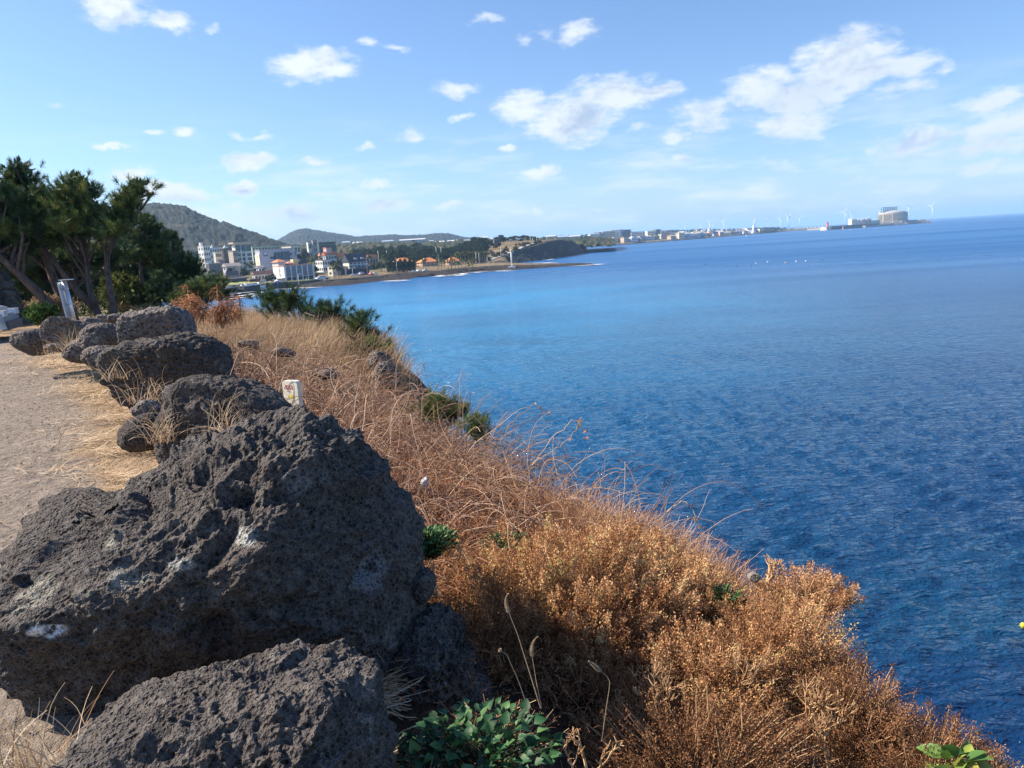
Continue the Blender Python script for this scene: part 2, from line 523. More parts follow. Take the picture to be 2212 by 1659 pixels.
def build_ground():
    mt, bb = material('dirt')
    g = bb.n('ShaderNodeNewGeometry'); pos = g.outputs['Position']
    n1 = bb.noise(pos, 1.2, 5, .6); n2 = bb.noise(pos, 14, 5, .7); n3 = bb.noise(pos, 90, 3, .7)
    dirt = bb.ramp(n2.outputs[0], [(.28, (.12, .098, .08)), (.5, (.26, .218, .18)), (.72, (.39, .335, .28))])
    dirt = bb.mix(bb.rng(n1.outputs[0], .35, .65, 0, .5), dirt, (.22, .185, .15, 1))
    straw = bb.ramp(n3.outputs[0], [(.3, (.15, .10, .06)), (.6, (.46, .33, .20))])
    soil = bb.ramp(n2.outputs[0], [(.3, (.02, .013, .009)), (.7, (.08, .05, .028))])
    a = bb.n('ShaderNodeAttribute', attribute_name='rnd').outputs['Fac']   # 0 trail, .5 straw verge, 1 slope
    wv = bb.m('ADD', a, bb.m('MULTIPLY', bb.m('SUBTRACT', n1.outputs[0], .5), .45))
    c = bb.mix(bb.rng(wv, .30, .42), dirt, straw)
    c = bb.mix(bb.rng(wv, .58, .70), c, soil)
    sl = bb.n('ShaderNodeSeparateXYZ', {0: g.outputs['Normal']}).outputs[2]
    rock = bb.ramp(n2.outputs[0], [(.3, (.03, .03, .033)), (.7, (.11, .105, .10))])
    c = bb.mix(bb.rng(sl, .62, .42, 0, 1), c, rock)
    hh = bb.m('ADD', bb.m('ADD', bb.m('MULTIPLY', n2.outputs[0], .7), bb.m('MULTIPLY', n3.outputs[0], .25)), bb.m('MULTIPLY', bb.noise(pos, 4.5, 3, .6).outputs[0], 1.3))
    finish(bb, c, .92, hh, dist=.075, strength=1.)
    ys = np.concatenate([np.arange(-8, 1, .3), np.arange(1, 14, .055), np.arange(14, 32, .25), np.arange(32, 430, 6)])
    s = np.concatenate([-np.geomspace(330, 8, 30), -np.linspace(7.8, 0, 120), np.linspace(0, 1, 60)[1:], 1 + np.linspace(0, 1, 60)[1:]])
    Yg, Sg = np.meshgrid(ys, s, indexing='ij')
    xr, xe, run = sti(Yg, 1), sti(Yg, 2), sti(Yg, 4)
    X = np.where(Sg <= 0, xr + Sg, np.where(Sg <= 1, xr + (xe - xr) * Sg, xe + (Sg - 1) * (run * 1.12 + .4)))
    Z = nearz(X, Yg)
    P = v2(X, Yg)
    nz = (fbm(P * .8, 3, 5) * .10 + fbm(P * 5, 3, 6) * .03).reshape(X.shape)
    nz *= np.where(Sg < -1, .35, 1)
    ds = np.clip(Sg - 1, 0, 1)
    P3 = np.stack([X, Yg, Z], -1).reshape(-1, 3)
    cliff = (fbm(P3 * np.array([.5, .5, .25]), 4, 9, ridge=True).reshape(X.shape)) * ds * 1.5
    Z = Z + nz
    X2 = X + np.where(ds > 0, cliff * np.clip(ds * 6, 0, 1), 0)
    V = np.stack([X2, Yg, Z], -1).reshape(-1, 3)
    n = len(s)
    i = (np.arange(len(ys) - 1)[:, None] * n + np.arange(n - 1)[None]).ravel()
    F = np.stack([i, i + 1, i + n + 1, i + n], 1)
    lf = np.clip(-Sg, 0, 9)
    wid = np.interp(Yg, [1, 4, 8, 12, 16], [.35, .65, .75, 1.0, 1.6])
    A = np.where(Sg > .04, 1., np.where(lf < wid, .5, np.clip(.5 - (lf - wid) * .35, 0, .5)))
    A = np.where(Yg > 19, np.maximum(A, .62), A)
    o = mesh('ground', V, F, mt, attr=A.ravel())
    tag(o, 'dusty footpath, straw verge and brown cliff-top slope', 'ground', kind='structure')


build_ground()

# ------------------------------------------------------------------ basalt boulders
def basalt(name, base=.66, lichen=.5, warm=.3, scale=1., patches=(), centre=None, yd=1.):
    mt, bb = material(name)
    t = bb.n('ShaderNodeTexCoord'); o = t.outputs['Object']
    n1 = bb.noise(o, 2.2 * scale, 5, .6); n2 = bb.noise(o, 22 * scale, 4, .7); n3 = bb.noise(o, 5 * scale, 6, .65, .4)
    vo = bb.n('ShaderNodeTexVoronoi', {'Vector': o, 'Scale': 55 * scale})
    vo2 = bb.n('ShaderNodeTexVoronoi', {'Vector': o, 'Scale': 130 * scale})
    c = bb.ramp(n2.outputs[0], [(.25, (.065 * base, .060 * base, .060 * base)), (.5, (.155 * base, .143 * base, .136 * base)), (.78, (.27 * base, .25 * base, .23 * base))])
    c = bb.mix(bb.rng(n1.outputs[0], .42, .68, 0, warm), c, (.12 * base, .075 * base, .05 * base, 1))
    li = bb.m('MULTIPLY', bb.rng(n3.outputs[0], .56, .70, 0, 1, True), bb.rng(n2.outputs[0], .38, .6, 0, lichen))
    c = bb.mix(li, c, (.34, .33, .28, 1))
    for (u, v, ru, rv, st, pc) in patches:      # pale lichen, bird lime and blue grey patches where the photograph has them
        k_ = yd / FOC
        aa = bb.m('DIVIDE', bb.m('SUBTRACT', bb.vm('DOT_PRODUCT', o, tuple(RT)), (u - centre[0]) * k_), ru * k_)
        zz = bb.m('DIVIDE', bb.m('ADD', bb.vm('DOT_PRODUCT', o, tuple(UP)), (v - centre[1]) * k_), rv * k_)
        rr_ = bb.m('SQRT', bb.m('ADD', bb.m('MULTIPLY', aa, aa), bb.m('MULTIPLY', zz, zz)))
        f_ = bb.m('MULTIPLY', bb.rng(bb.m('ADD', rr_, bb.m('MULTIPLY', bb.m('SUBTRACT', n3.outputs[0], .5), 2.4)), 1.0, .55, 0, 1, True), bb.rng(n2.outputs[0], .36, .52, 0, st))
        c = bb.mix(f_, c, (*pc, 1))
    c = bb.mix(bb.rng(vo.outputs[0], .28, .1, 0, .7), c, (.012, .011, .011, 1))
    h = bb.m('ADD', bb.m('MULTIPLY', bb.rng(vo.outputs[0], .0, .45), .9), bb.m('MULTIPLY', bb.rng(vo2.outputs[0], 0, .5), .35))
    h = bb.m('ADD', h, bb.m('MULTIPLY', n2.outputs[0], .8))
    finish(bb, c, .93, h, spec=.15, dist=.022 / scale, strength=1.)
    return mt


M_BAS = basalt('basalt')
M_BAS2 = basalt('basalt_far', 1.25, .45, .35, .45)


def cube_sphere(n):
    g = np.tan(np.linspace(-PI / 4, PI / 4, n + 1))
    a, c = np.meshgrid(g, g, indexing='ij'); o = np.ones_like(a)
    V, F, k = [], [], 0
    i = (np.arange(n)[:, None] * (n + 1) + np.arange(n)[None]).ravel()
    f = np.stack([i, i + n + 1, i + n + 2, i + 1], 1)
    for ax in range(3):
        for sg in (1, -1):
            P = [None] * 3
            P[ax] = o * sg; P[(ax + 1) % 3] = a * sg; P[(ax + 2) % 3] = c
            V.append(np.stack(P, -1).reshape(-1, 3)); F.append(f + k); k += (n + 1) ** 2
    V = np.concatenate(V); F = np.concatenate(F)
    V /= np.linalg.norm(V, axis=1)[:, None]
    key = np.round(V * 1e5).astype(np.int64)
    _, idx, inv = np.unique(key, axis=0, return_index=True, return_inverse=True)
    return V[idx], inv.ravel()[F]


_cs = {}
def boulder(label, outline, y, thick, cuts=(), n=60, seed=0, mat=None, rough=1., pits=.0, layers=0., name='boulder', group=None, cat='boulder', center=None, sq=2.7, facet=.12, texs=1., extra=None, ref=0):
    """outline: picture outline of the rock at distance y (traced once for its real size); thick: depth in metres.
    cuts: (normal (right, forward, up), offset as a fraction of the half size) planes that flatten faces"""
    if n not in _cs: _cs[n] = cube_sphere(n)
    D, F = _cs[n]
    ol = np.array(outline, float)
    c = ol.mean(0) if center is None else np.array(center, float)
    C3 = PY(c[0], c[1], y)
    zd = (C3 - CAM) @ FW
    k = zd / FOC
    dx, dy = (ol[:, 0] - c[0]) * k, -(ol[:, 1] - c[1]) * k
    th = np.arctan2(dy, dx); r = np.hypot(dx, dy)
    o = np.argsort(th); th, r = th[o], r[o]
    th = np.concatenate([th - 2 * PI, th, th + 2 * PI]); r = np.tile(r, 3)
    # view axes at the rock
    f = (C3 - CAM); f /= np.linalg.norm(f)
    a = D @ RT; bb_ = D @ UP; cc = D @ FW
    an = np.arctan2(bb_, a); R = np.interp(an, th, r) * .985
    rho = np.hypot(a, bb_)
    T = thick / 2
    kk = ((rho / R) ** sq + (np.abs(cc) / T) ** sq) ** (-1 / sq)
    P = (a[:, None] * RT + bb_[:, None] * UP) * kk[:, None] + cc[:, None] * FW * kk[:, None]
    fo = 1 + (cc * kk) / zd
    P = (a * kk * fo)[:, None] * RT + (bb_ * kk * fo)[:, None] * UP + (cc * kk)[:, None] * FW
    size = float(np.mean(r))
    rs = np.random.default_rng(seed + 100)
    for nn, off in cuts:
        nn = np.array(nn, float); nn /= np.linalg.norm(nn)
        s = P @ nn - off * size
        P = P - nn * (np.logaddexp(0, s / (.05 * size)) * .05 * size)[:, None] * .97
    for q in range(12):
        nn = rs.normal(size=3); nn /= np.linalg.norm(nn)
        sup = (P @ nn).max() * (1 - facet * rs.uniform(.4, 1.2))
        s = P @ nn - sup
        P = P - nn * (np.logaddexp(0, s / (.04 * size)) * .04 * size)[:, None] * .85
    q = (P + seed * 7.3) / size * texs
    msk = np.clip(.55 + fbm(q * 1.3, 2, seed + 60) * 1.6, .12, 1.15)
    dsp = fbm(q * 1.6, 3, seed) * .12 + fbm(q * 3.2, 3, seed + 7, ridge=True) * .065 * rough + fbm(q * 7, 4, seed + 5, ridge=True) * .030 * rough * msk + fbm(q * 18, 3, seed + 9) * .014 * rough * msk
    ck = fbm(q * 1.15 + 9, 3, seed + 33); dsp = dsp - .035 * np.exp(-(ck / .022) ** 2) * np.clip(fbm(q * .8, 2, seed + 35) + .6, 0, 1)
    if layers: dsp = dsp + fbm(q * np.array([3, 3, 9]), 3, seed + 21, ridge=True) * .05 * layers
    if pits:
        w = worley(q * 26, seed + 2); dsp -= pits * .014 * msk * np.clip(1 - w / .5, 0, 1)
        w = worley(q * 9, seed + 3); dsp -= pits * .014 * msk * np.clip(1 - w / .42, 0, 1) ** 1.5
    P = P + D * ((dsp - dsp.mean()) * size)[:, None]
    if extra is not None: P = extra(P, D, size)
    return tag(mesh(name, P + C3, F, mat or M_BAS2, local=C3), label, cat, group)


GR = 'basalt boulders lining the cliff-top footpath'
# the big boulder in front
BIG = [(8, 1590), (2, 1450), (22, 1310), (5, 1200), (3, 1130), (60, 1084), (130, 1088), (172, 1112), (240, 1062), (365, 975), (440, 915), (505, 892), (600, 868), (665, 882), (790, 958), (850, 1050), (882, 1150), (905, 1258), (893, 1340), (872, 1480), (840, 1570), (600, 1600), (300, 1640), (100, 1660)]


M_BIG = basalt('basalt_lichen', .66, .35, .3, 1., [(612, 1095, 34, 22, .9, (.44, .45, .43)), (470, 1150, 60, 18, .7, (.36, .37, .35)), (255, 1120, 50, 30, .6, (.34, .34, .30)), (120, 1225, 60, 34, .6, (.36, .35, .29)),
                                                    (188, 1296, 40, 20, 1.0, (.78, .78, .76)), (345, 1190, 60, 26, .6, (.33, .33, .30)), (855, 1235, 44, 60, .35, (.28, .31, .35)), (700, 980, 60, 40, .4, (.25, .26, .27))], (470, 1290), 2.3)
def big_extra(P, D, s):
    # overhanging lower front: pull the foot of the near face back
    a, z, c = P @ RT, P @ UP, P @ FW
    w = np.clip((-.05 * s - z) / (.9 * s), 0, 1) * np.clip((.3 * s - c) / s, 0, 1)
    P = P + FW * (w * .55 * s)[:, None]
    # flow ridges running from the crown down to the left shoulder
    u1 = (a * .80 + z * .60) / s; u2 = (-a * .60 + z * .80) / s
    up_ = np.clip(.5 + (z * .9 - a * .5) / s, 0, 1)
    r_ = fbm(np.stack([u1 * 1.5 + 3, u2 * 6.5, c / s * 2.5], 1), 4, 44, ridge=True)
    P = P + D * ((r_ - r_.mean()) * .085 * s * up_)[:, None]
    # hollow pocket on the left shoulder and a ledge
    for (pa, pz, rad, dep) in ((-.62, .28, .20, .09), (-.30, .52, .16, .05), (.12, -.02, .13, .05), (-.05, -.35, .2, .05), (-.45, .02, .12, .06), (-.80, .12, .07, .06), (-.72, -.1, .05, .05), (-.15, .22, .05, .04), (.30, .05, .05, .05), (.42, -.22, .04, .04), (.1, -.3, .05, .04), (-.55, .42, .05, .05), (.2, .5, .06, .05), (-.3, -.28, .06, .04), (.02, .35, .04, .04), (.5, .2, .035, .04)):
        d = np.hypot(a / s - pa, z / s - pz) / rad
        P = P + FW * (dep * s * np.clip(1 - d, 0, 1) ** .7 * (c < .1 * s))[:, None]
    return P


boulder('huge pitted black boulder filling the lower left foreground', BIG, 2.55, 1.15, n=300, seed=4, mat=M_BIG, rough=1.8, pits=1.8, layers=.5,
        cuts=[((-.24, -.46, .86), .50), ((.10, -.93, -.34), .33), ((.80, -.50, .28), .56), ((.1, -.4, .9), .80)], center=(470, 1290), facet=.05, group=None, texs=1.0, extra=big_extra)
boulder('rough pitted boulder at the bottom edge below the huge black boulder',
        [(100, 1700), (140, 1620), (250, 1548), (330, 1530), (420, 1500), (500, 1478), (620, 1440), (735, 1430), (772, 1470), (785, 1540), (800, 1620), (815, 1720), (700, 1900), (300, 1900)],
        1.75, .75, n=230, seed=12, mat=M_BAS, rough=2.3, pits=2.4, cuts=[((.15, .15, 1), .74), ((.0, -.75, .65), .62)], center=(480, 1680), facet=.06)
boulder('block shaped grey boulder just behind the huge black one', [(340, 960), (350, 880), (362, 835), (390, 820), (470, 815), (540, 830), (600, 858), (640, 900), (600, 960), (500, 1000), (380, 1020)],
        4.6, .8, n=110, seed=21, mat=M_BAS, rough=1.2, pits=.9, cuts=[((-.1, -.9, .1), .62), ((0, 0, 1), .84)], group=GR, center=(470, 910), sq=3.2)
boulder('thin flat stone slab wedged beside the block shaped boulder', [(285, 884), (300, 876), (340, 876), (348, 884), (340, 893), (292, 895)], 5.0, .22, n=36, seed=22, group='small stones at the foot of the boulders', cat='stone', name='stone', sq=3.5, rough=.6)
boulder('small brown grey stone below the thin slab', [(265, 960), (275, 915), (300, 900), (345, 896), (362, 925), (355, 960), (320, 972)], 4.75, .4, n=50, seed=23, mat=M_BAS, group='small stones at the foot of the boulders', cat='stone', name='stone')
boulder('large wrinkled dark boulder, widest in the row behind', [(232, 800), (230, 760), (270, 735), (330, 728), (420, 720), (470, 732), (494, 765), (497, 800), (480, 850), (400, 880), (300, 890), (262, 855)],
        6.7, 1.1, n=130, seed=31, mat=M_BAS, rough=1.4, pits=.3, layers=1.6, cuts=[((-.1, -.85, -.15), .62), ((0, -.1, 1), .66)], group=GR, center=(365, 800))
boulder('small rounded stone at the left of the wrinkled boulder', [(222, 790), (225, 765), (250, 752), (275, 770), (272, 800), (240, 805)], 7.3, .4, n=40, seed=33, group='small stones at the foot of the boulders', cat='stone', name='stone')
boulder('slab topped boulder with a flat shaded face, highest in the row', [(252, 705), (258, 690), (300, 668), (345, 665), (362, 657), (388, 672), (402, 712), (400, 745), (330, 750), (272, 762)],
        8.6, 1.1, n=90, seed=41, rough=1.0, layers=1.0, cuts=[((0, -.85, -.1), .45), ((-.1, -.25, 1), .62)], group=GR, center=(330, 708), sq=3.1)
boulder('low layered boulder leaning against the slab topped one', [(190, 740), (205, 705), (235, 698), (262, 715), (272, 745), (262, 765), (205, 768)], 9.0, .8, n=70, seed=43, layers=1.0, group=GR)
boulder('blocky boulder wedged between the layered boulder and the wrinkled one', [(196, 785), (200, 758), (225, 748), (255, 752), (262, 775), (250, 795), (215, 800)], 8.1, .6, n=60, seed=52, group=GR, sq=3.4, layers=1.)
boulder('angular boulder closing the gap in front of the layered boulder', [(150, 770), (158, 750), (185, 742), (205, 755), (206, 775), (180, 784)], 9.4, .6, n=60, seed=53, group=GR, sq=3.4, layers=1.)
boulder('long pale boulder left of the layered boulder', [(90, 718), (110, 702), (150, 692), (180, 697), (195, 715), (180, 732), (140, 748), (105, 745)], 11.2, 1.2, n=80, seed=45, group=GR, cuts=[((0, -.9, -.2), .6)])
boulder('round dark boulder at the left end of the row', [(42, 745), (45, 722), (70, 712), (100, 716), (112, 740), (98, 764), (62, 766)], 11.5, .8, n=70, seed=47, group=GR)
boulder('broken stone between the long pale boulder and the layered one', [(150, 755), (170, 735), (195, 738), (205, 755), (190, 768), (160, 768)], 10.0, .5, n=50, seed=49, group='small stones at the foot of the boulders', cat='stone', name='stone')
for i, (u, v, ru, rv, y, lb) in enumerate([(200, 700, 22, 13, 13.5, 'grey stone heaped behind the long pale boulder'), (232, 690, 16, 10, 14.5, 'grey stone on top of the heap below the pine trunks'),
                                       (215, 722, 17, 12, 11.0, 'dark stone filling the gap left of the slab topped boulder'), (180, 716, 14, 9, 12.6, 'small pale stone near the foot of the metal sign post'),
                                       (262, 690, 16, 10, 12.0, 'reddish stone behind the slab topped boulder'), (128, 752, 15, 9, 10.9, 'low buff stone in front of the long pale boulder')]):
    t = np.linspace(0, 2 * PI, 9)[:-1] + .3 * i
    boulder(lb, [(u + ru * math.cos(a) * random.uniform(.85, 1.15), v + rv * math.sin(a) * random.uniform(.85, 1.15)) for a in t], y, .7, n=40, seed=60 + i, group='small stones at the foot of the boulders', cat='stone', name='stone')
# rocks in and under the scrub
for i, (u, v, ru, rv, y, lb) in enumerate([(612, 762, 17, 9, 10.4, 'smooth black stone showing through the dry vines'), (540, 744, 14, 10, 11.4, 'dark stone half hidden in the tan grass'),
                                       (705, 806, 19, 13, 9.3, 'black stone at the foot of the tan grass bank'), (836, 815, 24, 34, 11.5, 'dark outcrop forming the cliff corner beside the sea'),
                                       (822, 778, 22, 26, 12.3, 'upper dark outcrop under the trailing pine')]):
    t = np.linspace(0, 2 * PI, 10)[:-1] + .3 * i
    boulder(lb, [(u + ru * math.cos(a) * random.uniform(.85, 1.15), v + rv * math.sin(a) * random.uniform(.85, 1.15)) for a in t], y, .9, n=60, seed=80 + i, sq=3.6, rough=2.2, layers=1.8, facet=.22, cat='rock', name='rock', group='rocks showing through the scrub')
boulder('crumbling blue grey rock ledge beside the green creeper, right of the huge boulder', [(862, 1360), (900, 1318), (948, 1322), (990, 1345), (1002, 1392), (1030, 1440), (1085, 1525), (1090, 1560), (1000, 1620), (870, 1620), (830, 1480)],
        2.75, .55, n=160, seed=91, mat=M_BAS, rough=2.6, pits=1.2, layers=2.2, facet=.2, center=(950, 1440), cat='rock', name='rock')
boulder('small grey stone wedged above the crumbling ledge against the huge boulder', [(880, 1290), (888, 1240), (915, 1228), (938, 1246), (936, 1276), (918, 1300)], 2.85, .2, n=50, seed=95, mat=M_BAS, rough=2., pits=1, cat='stone', name='stone')
boulder('small pale stone caught in the vines near the green plant', [(910, 1045), (914, 1034), (920, 1030), (926, 1038), (923, 1050), (914, 1052)], 4.3, .06, n=30, seed=92, sq=4, rough=3., facet=.35, mat=paint((.36, .37, .4), .9), cat='stone', name='stone')
boulder('pale jagged stone on the scrub edge above the sea', [(1618, 1250), (1622, 1240), (1632, 1234), (1642, 1242), (1640, 1254), (1624, 1256)], 3.55, .10, n=40, seed=93, sq=4, rough=3., facet=.35, mat=paint((.20, .18, .16), .9), cat='stone', name='stone')
# ------------------------------------------------------------------ scrub, grass and shrubs of the near slope
TAN = [(0, (.22, .13, .07)), (.4, (.44, .31, .19)), (.75, (.60, .46, .31)), (1, (.72, .60, .44))]
STRAW = [(0, (.24, .14, .07)), (.35, (.52, .37, .22)), (.8, (.72, .57, .39)), (1, (.82, .70, .52))]
REDV = [(0, (.10, .042, .02)), (.35, (.28, .115, .055)), (.65, (.44, .20, .10)), (1, (.54, .32, .18))]
GREYV = [(0, (.16, .085, .055)), (.5, (.34, .20, .13)), (.85, (.48, .34, .24)), (1, (.60, .48, .37))]
GOLD = [(0, (.20, .085, .035)), (.3, (.44, .215, .10)), (.6, (.67, .39, .19)), (.85, (.78, .54, .30)), (1, (.54, .46, .18))]
DBRN = [(0, (.12, .055, .03)), (.5, (.27, .13, .06)), (1, (.42, .24, .12))]
TWIG = [(0, (.28, .15, .07)), (.5, (.50, .31, .16)), (1, (.66, .47, .28))]
GREEN = [(0, (.02, .07, .015)), (.5, (.05, .15, .03)), (1, (.12, .26, .06))]
M_TAN = rndmat('dry_grass', TAN); M_STRAW = rndmat('straw', STRAW, .7); M_RED = rndmat('dead_vine', REDV)
M_GREY = rndmat('weathered_vine', GREYV, trans=0.); M_GOLD = rndmat('golden_leaf', GOLD, trans=.3); M_DBRN = rndmat('brown_leaf', DBRN, trans=.25)
M_TWIG = rndmat('bare_twig', TWIG, trans=0.); M_GREEN = rndmat('green_leaf', GREEN, .5, .25, .4)
M_STEM = paint((.14, .08, .04), .9)


def curved(root, d0, L, K, droop, wig, up=None):
    """bending strands: root (N,3), start direction, length, downward droop, random wiggle"""
    N = len(root)
    P = np.zeros((N, K, 3)); P[:, 0] = root
    d = d0 / (np.linalg.norm(d0, axis=1, keepdims=True) + 1e-9)
    st = (np.broadcast_to(L, (N,)) / (K - 1))[:, None]
    dr = np.broadcast_to(droop, (N,))[:, None]
    turn = rng.normal(size=(N, 3)) * wig
    for k in range(1, K):
        turn = turn * .7 + rng.normal(size=(N, 3)) * wig * .5
        d = d + turn + np.array([0, 0, -1.]) * dr / K * (k / K * 2)
        d /= np.linalg.norm(d, axis=1, keepdims=True)
        P[:, k] = P[:, k - 1] + d * st
    return P


def side_of(d0):
    s = np.cross(d0, np.array([0, 0, 1.]) + rng.normal(size=d0.shape) * .5)
    return s / (np.linalg.norm(s, axis=1, keepdims=True) + 1e-9)


def taper(N, K, w, tip=.15):
    return np.broadcast_to(w, (N,))[:, None] * np.linspace(1, tip, K)[None]


def onslope(n, y0, y1, s0, s1, pw=1.):
    y = y0 + (y1 - y0) * rng.random(n) ** pw
    s = s0 + (s1 - s0) * rng.random(n)
    x = sti(y, 1) + (sti(y, 2) - sti(y, 1)) * s
    return x, y, nearz(x, y)


# tan grass covering the far bank
n = 26000
x, y, z = onslope(n, 8.6, 23, .12, 1.04, .85)
keep = (y > 11.2) | (fbm(v2(x, y, .8), 2, 3) > (11.2 - y) * .18 - .05)
x, y, z = x[keep], y[keep], z[keep]; n = len(x)
cl = fbm(v2(x, y, .9), 2, 8)
d0 = np.stack([.30 + .25 * cl + rng.normal(size=n) * .22, -.22 + rng.normal(size=n) * .22, np.full(n, 1.)], 1)
P = curved(np.stack([x, y, z - .03], 1), d0, (.32 + .28 * rng.random(n)) * (1 + .5 * cl), 6, .95, .05)
V, F, A = ribbons(P, taper(n, 6, .010), side_of(d0), np.clip(rng.random(n) * .7 + .15 + cl * .5, 0, 1))
tag(mesh('dry_grass', V, F, M_TAN, attr=A), 'tan dry grass bending over the far cliff bank', 'grass', kind='stuff')


def scrub_h(x, y):
    return .10 + .20 * np.clip(fbm(v2(x, y, 1.5), 3, 31) + .55, 0, 1.3)


# rust coloured dead leaves and stalk litter
n = 120000
x, y, z = onslope(n, 1.3, 11.6, .03, 1.06, 1.1)
keep = ~((y < 3.15) & ((x - sti(y, 1)) / (sti(y, 2) - sti(y, 1)) < .52) & (rng.random(n) < .88))
x, y, z = x[keep], y[keep], z[keep]; n = len(x)
h = scrub_h(x, y) * rng.random(n) ** .45
d0 = rng.normal(size=(n, 3)); d0[:, 2] = np.abs(d0[:, 2]) * .6
P = curved(np.stack([x, y, z + h], 1), d0, (.04 + .09 * rng.random(n)) * np.interp(y, [2, 3.2, 8], [.45, .8, 1.5]), 4, .6, .35)
cl = fbm(v2(x, y, 1.1), 3, 77)
V, F, A = ribbons(P, taper(n, 4, np.interp(y, [2, 3.2, 8], [.0018, .0032, .007]), .4), side_of(d0), np.clip(rng.random(n) * .75 + .15 + cl * .6, 0, 1))
tag(mesh('dead_leaf_litter', V, F, M_RED, attr=A), 'rust brown dead leaves and stalks matting the cliff-top slope', 'dead leaves', kind='stuff')
# long arching vines
n = 12000
x, y, z = onslope(n, 3.3, 11.4, .0, 1.06, 1.0)
keep = ~((y < 4.1) & (x > -.35))
x, y, z = x[keep], y[keep], z[keep]; n = len(x)
d0 = rng.normal(size=(n, 3)); d0[:, 2] = rng.random(n) * .9 + .05
Lv = (.30 + .8 * rng.random(n)) * np.interp(y, [3, 8], [.6, 1.1])
P = curved(np.stack([x, y, z + scrub_h(x, y) * rng.random(n)], 1), d0, Lv, 11, 1.5, .17)
P[:, :, 2] = np.maximum(P[:, :, 2], nearz(P[:, :, 0], P[:, :, 1]) + .02)
V, F, A = tubes(P, taper(n, 11, np.interp(y, [2, 8], [.0018, .0036]) * (.6 + .8 * rng.random(n)), .5))
tag(mesh('dry_vine_tangle', V, F, M_GREY, attr=A), 'tangle of bare pale brown vines arching over the slope', 'vines', kind='stuff')
# larger looping canes lying over the tangle
n = 240
x, y, z = onslope(n, 3.8, 10.8, .05, 1.0, 1.)
d0 = rng.normal(size=(n, 3)); d0[:, 2] = rng.random(n) * 1.2 + .3
P = curved(np.stack([x, y, z + .15], 1), d0, .5 + .7 * rng.random(n), 14, 2.8, .15)
P[:, :, 2] = np.maximum(P[:, :, 2], nearz(P[:, :, 0], P[:, :, 1]) + .12)
V, F, A = tubes(P, taper(n, 14, np.interp(y, [4, 10], [.0028, .0062]), .5), np.clip(.55 + rng.normal(size=n) * .25, 0, 1))
tag(mesh('looping_canes', V, F, M_GREY, attr=A), 'pale looping canes lying over the vine tangle', 'canes', kind='stuff')
# stray vine ends standing up against the sea
n = 300
x, y, z = onslope(n, 3.6, 9., .80, 1.05)
d0 = np.stack([rng.normal(size=n) * .5 + .35, rng.normal(size=n) * .4, np.full(n, .9)], 1)
P = curved(np.stack([x, y, z + .1], 1), d0, .22 + .34 * rng.random(n), 9, 1.0, .14)
V, F, A = tubes(P, taper(n, 9, np.interp(y, [2, 8], [.0016, .0028]), .5))
tag(mesh('stray_vine_ends', V, F, M_TWIG, attr=A), 'thin vine ends sticking up along the slope rim against the sea', 'vines', kind='stuff')

# fine pale dry grass on the rim
n = 15000
x, y, z = onslope(n, 3.4, 4.9, .74, 1.12)
keep = fbm(v2(x, y, 2.), 2, 41) > -.25
x, y, z = x[keep], y[keep], z[keep]; n = len(x)
z = np.maximum(z, sti(y, 3) - .25)
d0 = np.stack([rng.normal(size=n) * .45 + .15, rng.normal(size=n) * .45, np.full(n, 1.)], 1)
P = curved(np.stack([x, y, z], 1), d0, .22 + .30 * rng.random(n), 6, .45, .12)
V, F, A = ribbons(P, taper(n, 6, .0036, .5), side_of(d0))
tag(mesh('wispy_grass', V, F, rndmat('wispy_grass', [(0, (.26, .12, .06)), (.5, (.48, .27, .14)), (1, (.66, .45, .28))]), attr=A), 'wispy golden dry grass on the slope rim beyond the golden shrub', 'grass', kind='stuff')

# straw lying along the path
n = 60000
y = 1.0 + 15 * rng.random(n) ** 1.1
off = np.abs(rng.normal(size=n)) * np.interp(y, [1, 4, 8, 14], [.28, .55, .62, 1.2])
x = sti(y, 1) - off + .15
cl = fbm(v2(x * .8, y * 2.2), 3, 51)
keep = (cl > -.12 + off * .10) & (x < sti(y, 1) + .1)
x, y, cl = x[keep], y[keep], cl[keep]; n = len(x)
d0 = np.stack([rng.normal(size=n) + .8, rng.normal(size=n) * .5, rng.random(n) * .18], 1)
P = curved(np.stack([x, y, nearz(x, y) + .045 + np.clip(cl, 0, .4) * .16 * rng.random(n)], 1), d0, .07 + .14 * rng.random(n), 4, .25, .18)
P[:, :, 2] = np.maximum(P[:, :, 2], nearz(P[:, :, 0], P[:, :, 1]) + .02)
V, F, A = ribbons(P, taper(n, 4, .0055, .6), np.stack([-d0[:, 1], d0[:, 0], np.full(n, .2)], 1) / np.linalg.norm(d0, axis=1, keepdims=True))
tag(mesh('straw_litter', V, F, M_STRAW, attr=A), 'pale straw strewn along the footpath beside the boulders', 'straw', kind='stuff')
n = 11000
x = rng.uniform(-9, -.8, n); y = rng.uniform(1.2, 14, n)
keep = x < sti(y, 1) - .2
x, y = x[keep], y[keep]; n = len(x)
P = np.stack([x, y, nearz(x, y) + .03], 1)
V, F, A = leaves(P, .012 + .03 * rng.random(n), .012, np.stack([rng.normal(size=n), rng.normal(size=n), rng.random(n) * .5], 1))
tag(mesh('path_pebbles', V, F, rndmat('grit', [(0, (.10, .08, .06)), (1, (.42, .36, .28))]), attr=A), 'grit and crumbs scattered on the bare footpath', 'grit', kind='stuff')


